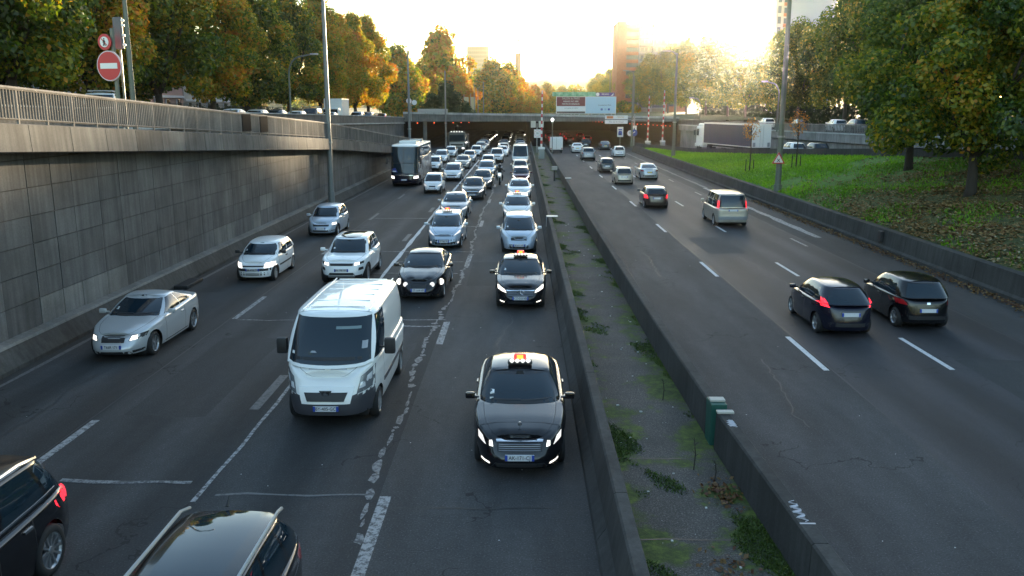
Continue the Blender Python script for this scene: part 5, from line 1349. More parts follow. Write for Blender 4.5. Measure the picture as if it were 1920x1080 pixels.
# ------------------------------------------------------------------ trees
bark = mat('bark', (0.035, 0.028, 0.022), 0.95); q = NG(bark); q.bump(q.noise(q.pos((6, 6, 1), True), 3, 4), 0.8, 0.05)
bark_pale = mat('bark_pale', (0.10, 0.09, 0.075), 0.95)
def leaf_mat(name, ramp, trans=0.58, sat=1.0):
    """leaf colour from a per-leaf 'tone' attribute shifted by the tree's own object colour"""
    m = bpy.data.materials.new(name); m.use_nodes = True; t = m.node_tree; t.nodes.clear()
    def n(ty): return t.nodes.new(ty)
    at = n('ShaderNodeAttribute'); at.attribute_name = 'tone'
    oi = n('ShaderNodeObjectInfo'); sp = n('ShaderNodeSeparateColor'); t.links.new(oi.outputs['Color'], sp.inputs[0])
    ad = n('ShaderNodeMath'); ad.operation = 'ADD'; t.links.new(at.outputs['Fac'], ad.inputs[0]); t.links.new(sp.outputs[0], ad.inputs[1])
    cr = n('ShaderNodeValToRGB'); e = cr.color_ramp.elements
    while len(e) < len(ramp): e.new(0.5)
    for el, (p, c) in zip(e, ramp): el.position = p; el.color = (*c, 1)
    t.links.new(ad.outputs[0], cr.inputs[0])
    d = n('ShaderNodeBsdfDiffuse'); tr = n('ShaderNodeBsdfTranslucent'); mx = n('ShaderNodeMixShader'); mx.inputs[0].default_value = trans
    g_ = n('ShaderNodeBsdfGlossy'); g_.inputs['Roughness'].default_value = 0.5; mg = n('ShaderNodeMixShader'); mg.inputs[0].default_value = 0.035
    t.links.new(cr.outputs[0], d.inputs[0]); t.links.new(cr.outputs[0], tr.inputs[0])
    t.links.new(d.outputs[0], mx.inputs[1]); t.links.new(tr.outputs[0], mx.inputs[2])
    t.links.new(mx.outputs[0], mg.inputs[1]); t.links.new(g_.outputs[0], mg.inputs[2])
    o = n('ShaderNodeOutputMaterial'); t.links.new(mg.outputs[0], o.inputs[0]); return m
AUT = [(0.0, (0.022, 0.052, 0.005)), (0.24, (0.065, 0.13, 0.008)), (0.43, (0.19, 0.24, 0.010)), (0.58, (0.46, 0.35, 0.012)), (0.74, (0.52, 0.23, 0.010)), (1.0, (0.42, 0.12, 0.010))]
leafm = leaf_mat('autumn_leaves', AUT)
hedge_m = leaf_mat('evergreen_leaves', [(0, (0.012, 0.03, 0.010)), (0.6, (0.03, 0.065, 0.015)), (1, (0.09, 0.12, 0.02))], 0.25)

def crown_mesh(name, blobs, per, size, tone=(0.3, 0.18), flat=0.35, seed=1, elong=1.35):
    """leaves scattered through the outer half of many overlapping clumps; each clump has a tone of its own"""
    r = np.random.default_rng(seed); P_, Nn, T = [], [], []
    tot = sum(b[3] ** 2 for b in blobs)
    for (bx, by, bz, br, sq) in blobs:
        n = max(8, int(per * br ** 2 / tot))
        d = r.normal(size=(n, 3)); d /= np.linalg.norm(d, axis=1)[:, None]
        rad = br * (0.52 + 0.52 * r.random(n) ** 0.7)
        p = d * rad[:, None] * np.array([1, 1, sq]) + np.array([bx, by, bz])
        nn = d + r.normal(scale=0.65, size=(n, 3)); nn[:, 2] += flat
        tb = tone[0] + r.normal(scale=tone[1] * 0.55)
        P_.append(p); Nn.append(nn); T.append(tb + r.normal(scale=tone[1] * 0.75, size=n))
    p = np.concatenate(P_); nn = np.concatenate(Nn); T = np.concatenate(T); n = len(p)
    nn /= np.linalg.norm(nn, axis=1)[:, None]
    u = np.cross(nn, r.normal(size=(n, 3))); u /= np.linalg.norm(u, axis=1)[:, None]; v = np.cross(nn, u)
    s = size * (0.6 + 0.8 * r.random(n))[:, None]
    V = np.empty((n, 4, 3)); V[:, 0] = p - u * s * elong * 0.5; V[:, 1] = p + v * s * 0.42 + nn * s * 0.10; V[:, 2] = p + u * s * elong * 0.5; V[:, 3] = p - v * s * 0.42 + nn * s * 0.10
    me = np_mesh(name, V.reshape(-1, 3), 4, np.arange(n * 4))
    at = me.attributes.new('tone', 'FLOAT', 'FACE'); at.data.foreach_set('value', np.clip(T, 0, 1).astype(np.float32))
    return me
def ovoid_blobs(h0, h1, rad, n, br, seed, power=0.75, top=0.35, jitter=0.18):
    """clump centres over an egg-shaped crown from height h0 to h1"""
    r = random.Random(seed); out = []
    for i in range(n):
        t = (i + 0.5) / n; z = h0 + (h1 - h0) * t
        prof = (sin(pi * min(1, (t * 0.92 + 0.10)) ** power)) ** 0.75 if t < 0.98 else 0.25
        a = i * 2.39996 + r.uniform(-0.4, 0.4)
        R = rad * prof * (1 + r.uniform(-jitter, jitter)) - br * 0.55
        R = max(0.0, R) * (1.0 if i % 4 else 0.35)
        out.append((R * cos(a), R * sin(a), z + r.uniform(-0.5, 0.5), br * r.uniform(0.75, 1.25), r.uniform(0.75, 1.0)))
    return out
def trunk_mesh(name, h, r0, fork, nb, spread, top, seed):
    r = random.Random(seed); b = MB()
    b.tube([(0, 0, -0.3), (0.02, 0, 0.25), (0.05, 0.03, fork * 0.5), (0.02, 0.05, fork)], [r0 * 1.5, r0 * 1.08, r0 * 0.95, r0 * 0.85], 9)
    for k in range(nb):
        a = 2 * pi * k / nb + r.uniform(-0.4, 0.4); sp = spread * r.uniform(0.6, 1.1); z1 = fork + (top - fork) * r.uniform(0.3, 0.42)
        p0 = (0.02, 0.05, fork - 0.15); p1 = (sp * 0.45 * cos(a), sp * 0.45 * sin(a), fork + (z1 - fork) * 0.6); p2 = (sp * 0.8 * cos(a), sp * 0.8 * sin(a), z1 + (top - z1) * 0.25); p3 = (sp * cos(a + 0.2), sp * sin(a + 0.2), z1 + (top - z1) * 0.6)
        b.tube([p0, p1, p2, p3], [r0 * 0.55, r0 * 0.42, r0 * 0.25, r0 * 0.06], 6)
        for m_ in range(2):
            a2 = a + r.uniform(-0.9, 0.9); q1 = Vector(p1).lerp(Vector(p2), r.random()); q2 = q1 + Vector((cos(a2) * sp * 0.5, sin(a2) * sp * 0.5, r.uniform(1, 2.4)))
            b.tube([q1, q2], [r0 * 0.2, r0 * 0.04], 5)
    return b.mesh(name)
def tree_proto(kind, crown, trunk, lm_=None, bm_=None):
    crown.materials.append(lm_ or leafm); trunk.materials.append(bm_ or bark); trunk.shade_smooth(); return (crown, trunk)
TREES = {}
for i in range(3):
    TREES['oval%d' % i] = tree_proto('oval', crown_mesh('crown', ovoid_blobs(3.4, 15.8, 3.95, 62, 1.25, 20 + i), 30000, 0.23, (0.30, 0.22), seed=30 + i),
                                     trunk_mesh('trunk', 15, 0.30, 2.5, 5, 2.6, 14, 5 + i))
    TREES['plane%d' % i] = tree_proto('plane', crown_mesh('crown', ovoid_blobs(5.0, 20.0, 7.2, 64, 2.2, 50 + i, 0.9), 28000, 0.32, (0.25, 0.15), seed=60 + i),
                                      trunk_mesh('trunk', 18, 0.32, 5.0, 5, 4.0, 17, 15 + i), bm_=bark_pale)
    TREES['round%d' % i] = tree_proto('round', crown_mesh('crown', ovoid_blobs(1.6, 12.0, 5.2, 40, 1.9, 80 + i, 0.8), 9000, 0.5, (0.45, 0.22), seed=90 + i),
                                      trunk_mesh('trunk', 12, 0.26, 2.2, 5, 3.0, 10, 25 + i))
TREES['maple'] = tree_proto('maple', crown_mesh('crown', ovoid_blobs(2.1, 12.0, 4.5, 80, 1.05, 3, 0.75, jitter=0.3), 52000, 0.17, (0.31, 0.20), seed=8), trunk_mesh('trunk', 9, 0.24, 1.9, 6, 3.2, 10, 4))
TREES['dark'] = tree_proto('dark', crown_mesh('crown', ovoid_blobs(3.0, 14.5, 4.3, 60, 1.3, 33, 0.8, jitter=0.3), 38000, 0.19, (0.24, 0.14), seed=18), trunk_mesh('trunk', 11, 0.27, 2.4, 6, 3.4, 12, 14))
TREES['bush'] = (lambda c, t: (c.materials.append(hedge_m), t.materials.append(bark), (c, t))[2])(crown_mesh('crown', ovoid_blobs(0.3, 4.6, 2.9, 26, 1.1, 13, 0.6), 9000, 0.22, (0.35, 0.2), seed=28), trunk_mesh('trunk', 2, 0.12, 0.6, 4, 1.0, 3, 24))
TREES['cone'] = (lambda c, t: (c.materials.append(hedge_m), t.materials.append(bark), (c, t))[2])(crown_mesh('crown', ovoid_blobs(0.2, 4.5, 0.9, 22, 0.6, 14, 0.6), 4000, 0.18, (0.7, 0.2), seed=29), trunk_mesh('trunk', 2, 0.08, 0.5, 3, 0.3, 3, 26))
def tree(kind, name, label, loc, sc=1.0, tone=0.0, rz=None, group=None, szz=None):
    c, tr = TREES[kind]; t = thing(name, label, 'tree', loc, random.uniform(0, 6.28) if rz is None else rz, group)
    t.scale = (sc, sc, szz or sc)
    o = omesh('crown', c, t); o.color = (tone, 0, 0, 1); omesh('trunk', tr, t); return t
GL = 'trees along the raised street on the left'
ltrees = [(-28.5, 36, 1.0, -0.10, 'green and brown tree at the left edge of the photo, leftmost of the row'), (-27.0, 46, 1.0, 0.02, 'broad brownish green tree with forking limbs behind the no entry sign'),
          (-27.5, 55.5, 0.95, 0.12, 'tree with yellow orange crown edge behind the first curved street lamp'), (-27.5, 66, 1.03, -0.14, 'dark green tree with sky gaps right of the curved street lamp'),
          (-27.0, 76, 0.98, 0.20, 'rusty brown oval tree in the middle of the left row'), (-27.5, 87, 1.05, -0.10, 'dark green oval tree beside the rusty brown one'),
          (-26.5, 99, 0.95, -0.04, 'green tree above the small curved lamp'), (-26.0, 112, 1.0, 0.24, 'sunlit yellow tree behind the tall lamp mast'),
          (-26.2, 125, 0.92, 0.36, 'sunlit orange tree beside the yellow one'), (-26.4, 138, 1.0, 0.24, 'sunlit yellow green tree near the end of the left row'),
          (-26.8, 152, 1.08, 0.28, 'tall sunlit golden tree at the end of the left row')]
for i, (x, y, s, tn, lab) in enumerate(ltrees): tree('oval%d' % (i % 3), 'street_tree', lab, (x, y, zL(y) - 0.05), s, tn, group=GL)
for i, (x, y, s, tn, lab) in enumerate(((-36, 60, 1.0, -0.15, 'dark tree in the second row behind the left street trees'), (-37, 82, 1.0, -0.12, 'second dark tree of the back row on the left'), (-36, 40, 1.0, -0.15, 'dark tree behind the leftmost street tree'), (-38, 122, 0.8, 0.05, 'low green tree of the back row behind the sunlit ones'))):
    tree('oval%d' % ((i + 1) % 3), 'street_tree', lab, (x, y, zL(y) - 0.05), s, tn, group=GL)
GM = 'trees beyond the bridge'
for i, (k, x, y, s, tn, lab, zz) in enumerate((
        ('round0', -27, 190, 1.12, 0.02, 'golden green tree just left of the tall mast on the bridge', None), ('round1', -23.5, 205, 0.95, 0.2, 'orange yellow tree right of the mast beyond the bridge', None),
        ('round2', -21.5, 230, 1.65, 0.12, 'tall loose yellow tree with sky showing through its crown', None), ('round0', -18.5, 245, 1.0, 0.18, 'yellow tree behind the dark round bush', None),
        ('round1', -15.5, 225, 0.80, 0.38, 'bright orange red tree above the dark bush', None), ('round2', -9.0, 270, 1.25, -0.02, 'green tree with orange top below the slab tower', None),
        ('round0', -4.5, 285, 1.2, 0.16, 'orange gold tree below the church tower', None), ('round1', -0.5, 300, 0.9, 0.1, 'low golden tree right of the church tower', None),
        ('round2', 5.0, 330, 0.8, 0.3, 'small rusty tree left of the billboard', None), ('round0', 11, 380, 0.95, 0.12, 'hazy golden tree above the billboard', None), ('round1', 19, 420, 0.95, 0.1, 'hazy tree right above the billboard', None),
        ('round2', -33, 240, 1.2, 0.05, 'golden tree hidden behind the end of the left row', None), ('round0', -14, 330, 1.0, 0.12, 'pale golden tree in front of the slab tower', None))):
    tree(k, 'round_tree', lab, (x, y, 4.5), s, tn, group=GM)
tree('bush', 'clipped_bush', 'dark green dome shaped bush behind the bridge parapet', (-14.2, 163, 4.55), 1.25, -0.1)
tree('bush', 'clipped_bush', 'low dark green bush left of the dome shaped one', (-17.0, 165, 4.5), 0.85, -0.05)
tree('bush', 'clipped_bush', 'low light green bush right of the dome shaped one', (-10.6, 163, 4.5), 0.6, 0.25)
tree('cone', 'conifer', 'small pale green cone shaped conifer before the dome shaped bush', (-13.9, 159.5, 4.5), 0.75, 0.1)
GRT = 'tall trees along the street on the right'
rt = [(47, 62, 1.0, -0.05), (50, 76, 1.08, -0.02), (46.5, 90, 1.0, -0.06), (49, 104, 1.06, 0.0), (47, 118, 1.0, -0.03), (49, 133, 0.95, 0.03), (47, 149, 0.80, 0.0), (48.5, 166, 0.80, 0.04), (47, 184, 0.86, 0.04), (48, 204, 0.9, 0.08),
      (47.5, 226, 0.98, 0.06), (47, 250, 1.0, 0.1), (46, 276, 1.0, 0.08), (44, 304, 0.98, 0.1), (43, 336, 0.98, 0.1), (42, 372, 0.95, 0.12), (41, 412, 0.95, 0.12), (40, 460, 0.95, 0.14)]
place_r = ['nearest the camera', 'second from the camera', 'third from the camera', 'fourth from the camera', 'fifth from the camera', 'sixth from the camera', 'seventh from the camera', 'eighth from the camera', 'ninth from the camera',
           'tenth, below the sun', 'left of the sun', 'under the brick block', 'left under brick block', 'beyond the brick block', 'hazy second beyond brick block', 'hazy third beyond brick block', 'hazy and far away', 'haziest, farthest of all']
for i, (x, y, s, tn) in enumerate(rt):
    tree('plane%d' % (i % 3), 'plane_tree', 'tall plane tree in the right street row, ' + place_r[i], (x, y, zR(y) - 0.05), s, tn, group=GRT)
for i, (x, y, s) in enumerate(((60, 70, 1.1), (62, 95, 1.1), (60, 122, 0.95), (61, 150, 0.85), (60, 182, 0.8), (59, 220, 0.85), (62, 262, 1.2), (70, 285, 1.25), (66, 312, 1.25), (79, 300, 1.25), (86, 335, 1.3), (76, 250, 1.15))):
    tree('plane%d' % ((i + 1) % 3), 'plane_tree', 'tall plane tree of the second row on the right, %s' % ['nearest', 'second', 'third', 'fourth', 'fifth', 'sixth', 'tall one under the sun', 'tall one right of brick block', 'tall one behind brick block corner', 'big one under the sun', 'farthest big one', 'one before the white tower'][i], (x, y, zR(y)), s, -0.05, group=GRT)
tree('maple', 'maple_tree', 'near tree with green and orange leaves and dark trunk on the grass bank', (21.9, 42.0, zbank(21.9, 42.0)), 1.0, 0.0, 0.4)
tree('dark', 'maple_tree', 'darker green tree farther up the grass bank beside the slip road wall', (23.7, 53.0, zbank(23.7, 53.0)), 0.9, 0.0, 1.0)
tree('maple', 'maple_tree', 'tree with orange leaves reaching in from the right edge', (27.5, 40.5, 4.0), 0.95, 0.10, 2.6)
tree('dark', 'maple_tree', 'dark leafy tree behind the near one at the right edge', (30.5, 52, 4.6), 1.0, 0.04, 2.0)
# young staked trees on the bank
for (x, y, lab) in ((19.0, 72, 'slim twiggy young tree on the grass bank left of the triangular sign'), (21.1, 66.5, 'slim young tree with twiggy top and two stakes right of the triangular sign')):
    t = thing('young_tree', lab, 'tree', (x, y, zbank(x, y)))
    b = MB().tube([(0, 0, -0.1), (0.03, 0, 1.5), (0, 0.02, 3.6)], [0.06, 0.05, 0.03], 6)
    r = random.Random(int(y))
    for k in range(16):
        a = r.uniform(0, 6.28); z0 = r.uniform(2.2, 3.6); b.tube([(0, 0, z0), (0.5 * cos(a), 0.5 * sin(a), z0 + r.uniform(0.6, 1.2))], [0.018, 0.006], 4)
    b.build('trunk', bark, t)
    cm = crown_mesh('twigs', [(0, 0, 3.4, 0.75, 1.3)], 260, 0.10, (0.85, 0.1), seed=int(x)); link('twigs', cm, leafm, t).color = (0, 0, 0, 1)
    for s in (-0.32, 0.32): MB().tube([(s, 0, -0.1), (s, 0, 0.95)], 0.04, 5).build('stake', bark, t)

# grass, fallen leaves, moss, weeds ------------------------------------------------------
def tri_scatter(name, pts, h, wd, seed, m, tone=None, lean=0.5):
    r = np.random.default_rng(seed); n = len(pts); p = np.asarray(pts); a = r.random(n) * 2 * pi; hh = h * (0.5 + r.random(n))
    d = np.stack([np.cos(a), np.sin(a), np.zeros(n)], 1) * (wd * (0.6 + 0.8 * r.random(n)))[:, None]
    top = p + np.stack([r.normal(scale=lean, size=n) * hh, r.normal(scale=lean, size=n) * hh, hh], 1)
    V = np.stack([p - d, p + d, top], 1).reshape(-1, 3); me = np_mesh(name, V, 3, np.arange(3 * n))
    T = tone if tone is not None else np.clip(0.5 + 0.22 * r.normal(size=n), 0, 1)
    me.attributes.new('tone', 'FLOAT', 'FACE').data.foreach_set('value', np.asarray(T, np.float32)); o = link(name, me, m); o.color = (0, 0, 0, 1); return o
grass_m = leaf_mat('grass_blades', [(0, (0.08, 0.20, 0.004)), (0.5, (0.20, 0.44, 0.006)), (1, (0.32, 0.54, 0.012))], 0.5)
mossy_m = leaf_mat('weed_leaves', [(0, (0.03, 0.05, 0.008)), (0.5, (0.07, 0.12, 0.014)), (0.85, (0.14, 0.18, 0.025)), (1, (0.16, 0.09, 0.03))], 0.3)
fallen_m = leaf_mat('fallen_leaves', [(0, (0.10, 0.04, 0.02)), (0.4, (0.19, 0.11, 0.035)), (0.75, (0.30, 0.21, 0.09)), (1, (0.34, 0.30, 0.20))], 0.15)
pts = []; tn = []; r = random.Random(5)
while len(pts) < 42000:
    y = r.uniform(22, 124); x = r.uniform(17.6, xRI(y) - 0.1)
    if r.random() > min(1.0, (62.0 / y) ** 1.6): continue
    thin = (y < 62) and (sin(x * 1.3 + y * 0.5) + sin(y * 0.9 - x) + r.uniform(-1.3, 1.3) < (0.9 if y < 48 else 0.2))
    if thin: continue
    pts.append((x, y, zbank(x, y) - 0.01)); tn.append(min(1, max(0, 0.45 + 0.16 * sin(x * 0.8 + y * 0.31) + r.gauss(0, 0.17) - (0.30 if y < 56 else 0))))
setp(tri_scatter('grass', pts, 0.14, 0.035, 3, grass_m, tn), 'bright green grass growing on the right bank', 'grass', kind='stuff')
def flat_leaves(name, pts, size, seed, m, tone=None, up=0.35):
    r = np.random.default_rng(seed); n = len(pts); p = np.asarray(pts); nn = np.stack([r.normal(scale=up, size=n), r.normal(scale=up, size=n), np.ones(n)], 1); nn /= np.linalg.norm(nn, axis=1)[:, None]
    u = np.cross(nn, r.normal(size=(n, 3))); u /= np.linalg.norm(u, axis=1)[:, None]; v = np.cross(nn, u); s = size * (0.6 + 0.8 * r.random(n))[:, None]
    V = np.stack([p - u * s * 0.6, p + v * s * 0.4, p + u * s * 0.6, p - v * s * 0.4], 1).reshape(-1, 3); me = np_mesh(name, V, 4, np.arange(4 * n))
    T = np.clip(r.normal(0.5, 0.25, n), 0, 1) if tone is None else tone
    me.attributes.new('tone', 'FLOAT', 'FACE').data.foreach_set('value', np.asarray(T, np.float32)); o = link(name, me, m); o.color = (0, 0, 0, 1); return o
pts = []
while len(pts) < 26000:
    y = r.uniform(22, 70); x = r.uniform(17.6, xRI(y))
    w_ = math.exp(-((y - 38) / 13) ** 2) * (0.45 + 0.55 * (sin(x * 1.7) * sin(y * 0.9 + 1) > -0.25))
    if r.random() < w_: pts.append((x, y, zbank(x, y) + 0.03))
setp(flat_leaves('fallen_leaves', pts, 0.13, 4, fallen_m), 'dry brown fallen leaves strewn over the grass bank under the trees', 'leaves', kind='stuff')
pts = [(r.gauss(16.72, 0.18), r.uniform(22, 62), 0.03 + r.random() * 0.05) for _ in range(3200)]
setp(flat_leaves('fallen_leaves', pts, 0.09, 6, fallen_m, np.clip(np.random.default_rng(1).normal(0.25, 0.2, 3200), 0, 1)), 'brown leaves gathered in the gutter along the low wall on the right', 'leaves', kind='stuff')
pts = []; tn = []
def wn(x, y): return sin(x * 3.1 + y * 1.3) + sin(y * 0.55 + 1.7 * x + 2) + sin(y * 2.3 - x * 2) * 0.7 + sin(y * 5.1 + x * 7) * 0.4
while len(pts) < 21000:
    y = 9 + 95 * r.random() ** 2.1; xr = xRB(y); x = r.uniform(1.64, xr - 0.02)
    e = min((x - 1.62) / 0.55, (xr - x) / 0.35); v = wn(x, y) - 1.15 * max(0, e) + 0.15
    if y < 14: v += 0.6 * math.exp(-((x - 2.0) / 0.4) ** 2) + 0.8 * math.exp(-((x - 3.4) / 0.35) ** 2 - ((y - 11) / 0.6) ** 2)
    if v < r.uniform(0.1, 1.3): continue
    pts.append((x, y, 0.098)); tn.append(min(1, max(0, 0.40 + 0.16 * sin(y * 1.1 + x * 3) + r.gauss(0, 0.18) + (0.3 if (x > 3 and y < 11.4 and r.random() < 0.4) else 0))))
setp(tri_scatter('weeds', pts, 0.034, 0.016, 8, mossy_m, tn, 0.8), 'low mossy weeds growing along the edges of the median strip', 'weeds', kind='stuff')
pts = [(r.gauss(3.45, 0.16), r.gauss(13.6, 0.28), 0.115 + 0.04 * r.random()) for _ in range(170)] + [(r.gauss(3.0, 0.2), r.gauss(11.2, 0.25), 0.115 + 0.03 * r.random()) for _ in range(70)]
pts = [(min(x, xRB(y) - 0.03), y, z) for x, y, z in pts]
setp(flat_leaves('fallen_leaves', pts, 0.07, 9, fallen_m, np.clip(np.random.default_rng(2).normal(0.15, 0.2, len(pts)), 0, 1), 0.6), 'small heap of reddish dead leaves against the right median barrier', 'leaves', kind='stuff')
litter_m = mat('pale_litter', (0.55, 0.55, 0.53), 0.7)
b = MB(); 
for k in range(95):
    y = 9.5 + 40 * r.random() ** 1.6; x = r.uniform(1.7, xRB(y) - 0.1); s = r.choice((0.008, 0.01, 0.014, 0.018, 0.03)); b.bbox((x, y, 0.10 + s * 0.4), (s * r.uniform(0.8, 2.2), s * 1.2, s * 0.8), s * 0.2)
for k in range(60):
    y = 10 + 40 * r.random() ** 1.4; x = r.choice((r.uniform(-2.3, 1.0), r.uniform(4.5, 7.8), r.uniform(-12.5, -3))); s = r.choice((0.007, 0.01, 0.013)); b.bbox((x, y, s * 0.4), (s * 1.6, s * 1.2, s * 0.7), s * 0.2)
setp(b.build('litter', litter_m), 'scattered white scraps of litter on the median and road', 'litter', kind='stuff')
# dead stalks beside the green post
for (x, y, h_, lab) in ((3.15, 14.6, 0.62, 'tall dry weed stalk in front of the green post'), (3.42, 14.1, 0.4, 'short dry weed stalk near the reddish leaf heap'), (3.2, 18.4, 0.5, 'thin dry weed stalk beside the barrier beyond the green post')):
    b = MB().tube([(0, 0, 0), (0.02, 0.01, h_ * 0.5), (-0.02, 0.0, h_)], [0.012, 0.01, 0.006], 5)
    for k in range(5): b.tube([(0, 0, h_ * (0.4 + 0.12 * k)), (0.07 * cos(k * 2.2), 0.07 * sin(k * 2.2), h_ * (0.5 + 0.12 * k))], [0.006, 0.003], 4)
    o = b.build('weed_stalk', bark); o.location = (x, y, 0.1); setp(o, lab, 'weed')
# ------------------------------------------------------------------ masts, lamps and signs
def mast(x, y, z0, h, r0, r1, label, m, arm=None, band=True):
    t = thing('lamp_mast', label, 'lamp mast', (x, y, z0), 0, None)
    MB().tube([(0, 0, -0.1), (0, 0, h * 0.5), (0, 0, h)], [r0, (r0 + r1) / 2, r1], 10).build('pole', m, t, True)
    MB().tube([(0, 0, -0.05), (0, 0, 0.8)], [r0 * 1.25, r0 * 1.2], 10).build('base', m, t, True)
    if band: MB().tube([(0, 0, 4.0), (0, 0, 4.12)], r0 * 1.15, 10).build('joint_collar', galv, t, True)
    if arm:
        MB().tube([(0, 0, h - 0.2), (arm * 0.5, 0, h + 0.15), (arm, 0, h + 0.25)], [r1, r1 * 0.8, r1 * 0.7], 6).build('arm', m, t, True)
        MB().bbox((arm * 1.35, 0, h + 0.22), (0.9, 0.32, 0.16), 0.06).build('lamp_head', lampgrey, t, True)
    return t
mast(-12.75, 57, 0.3, 16, 0.19, 0.10, 'tall grey lamp mast rising beside the left retaining wall', lampgrey)
mast(-13.9, 107, 0, 13.4, 0.20, 0.10, 'tall grey mast in front of the left end of the bridge', lampgrey)
mast(-13.1, 149, 0, 12.8, 0.18, 0.09, 'grey mast at the left part of the tunnel mouth', lampgrey)
MB_ = None
mast(17.72, 59.5, 0.6, 16, 0.22, 0.12, 'tall grey green lamp mast on the grass bank carrying the triangular sign', lampgreen)
mast(17.85, 102, 0.9, 11.9, 0.20, 0.10, 'grey green mast with short arm behind the low wall on the right', lampgreen, -0.9)
mast(17.7, 140, 0.6, 11.6, 0.18, 0.09, 'distant grey green mast with arm near the right tunnel mouth', lampgreen, -0.9)
mast(22.5, 176, 4.5, 8.5, 0.13, 0.08, 'thin mast beyond the bridge right of the billboard', lampgreen, None, False)
mast(19.0, 190, 4.5, 9.5, 0.13, 0.08, 'thin second mast beyond the bridge right of the billboard', lampgreen, -0.6, False)
for k, (x, y, h_) in enumerate(((-9.6, 175, 6.8), (-8.9, 176, 6.2), (-7.7, 174, 7.2))): mast(x, y, 4.5, h_, 0.09, 0.07, 'bare flagpole in a group of three on the bridge, %s' % ('left one', 'middle one', 'right one')[k], lampgrey, None, False)
def curved_lamp(x, y, z0, h, reach, label, m, r0=0.11):
    t = thing('street_lamp', label, 'street lamp', (x, y, z0))
    pts = [(0, 0, -0.1), (0, 0, h * 0.72)] + [(reach * 0.55 * (1 - cos(a)) , 0, h * 0.72 + h * 0.25 * sin(a)) for a in np.linspace(0.25, pi / 2, 6)] + [(reach, 0, h)]
    MB().tube(pts, [r0] + [r0 * 0.75] * (len(pts) - 2) + [r0 * 0.5], 8).build('pole', m, t, True)
    MB().bbox((reach * 1.08, 0, h + 0.0), (0.75, 0.3, 0.16), 0.06).build('lamp_head', galv, t, True); return t
curved_lamp(-17.9, 40, 5.0, 9.8, 1.9, 'curved grey green street lamp rising behind the left railing near the no entry sign', lampgreen, 0.13)
curved_lamp(-22.1, 83, zL(83), 6.7, 2.3, 'curved street lamp with short arm in front of the left trees', lampgreen)
curved_lamp(29.7, 146, zR(146), 4.5, -1.4, 'small curved street lamp behind the lorry cab on the right street', lampgreen)
curved_lamp(31.6, 108, zR(108), 6.0, -1.7, 'curved street lamp beside the tall mast on the right street', lampgreen)
def disc_sign(parent, x, z, y, r, ring, field, extra=None):
    s = MB().disc((x, y, z), r, 32, 'Y', 0.03).build('sign_face', ring, parent)
    MB().disc((x, y - 0.018, z), r * 0.94, 32, 'Y', 0.012).build('sign_field', field, s); return s
# no entry and no pedestrians
t = thing('sign_post', 'round no entry sign below a small no pedestrians sign behind the left railing', 'road sign', (-15.35, 32.5, 4.85), radians(-16))
MB().box(0.10, 0.21, 0.12, 0.22, -0.2, 4.6).build('post', lampgreen, t)
s = MB().disc((0.0, 0.06, 3.25), 0.55, 36, 'Y', 0.05).build('no_entry_sign', mat('sign_rim_pink', (0.62, 0.5, 0.52), 0.5), t)
MB().disc((0, 0.03, 3.25), 0.51, 36, 'Y', 0.012).build('red_field', red_pt, s); MB().box(-0.38, 0.38, 0.012, 0.022, 3.15, 3.35).build('white_bar', white_pt, s)
s = MB().disc((-0.12, 0.06, 4.11), 0.29, 28, 'Y', 0.04).build('no_pedestrian_sign', red_pt, t)
MB().disc((-0.12, 0.036, 4.11), 0.19, 28, 'Y', 0.01).build('white_field', white_pt, s)
p = MB().sphere((-0.12, 0.026, 4.22), (0.028, 0.008, 0.028), 8, 6); p.tube([(-0.12, 0.026, 4.18), (-0.125, 0.026, 4.09)], 0.026, 6); p.tube([(-0.125, 0.026, 4.09), (-0.165, 0.026, 3.97)], 0.015, 5); p.tube([(-0.125, 0.026, 4.09), (-0.075, 0.026, 3.97)], 0.015, 5); p.tube([(-0.12, 0.026, 4.17), (-0.18, 0.026, 4.09)], 0.012, 5); p.tube([(-0.12, 0.026, 4.17), (-0.07, 0.026, 4.10)], 0.012, 5)
p.build('walking_figure', ink, s); MB().add([(-0.25, 0.022, 4.22), (-0.23, 0.022, 4.25), (0.01, 0.022, 4.00), (-0.01, 0.022, 3.97)], [(0, 1, 2, 3)]).build('slash', red_pt, s)
t = thing('traffic_light', 'grey back of a traffic light with sunlit lenses above the no entry sign', 'traffic light', (-15.2, 33.0, 5.1), radians(-16))
MB().tube([(0.05, 0.1, -0.2), (0.05, 0.1, 3.6)], 0.045, 8).build('post', lampgreen, t); MB().bbox((0.12, 0, 4.2), (0.36, 0.12, 1.15), 0.03).build('back_plate', mat('traffic_light_grey', (0.10, 0.105, 0.115), 0.5), t)
for z in (3.78, 4.12, 4.48, 4.66): MB().bbox((0.33, 0.02, z), (0.07, 0.12, 0.10), 0.02).build('lens_hood', van_w, t)
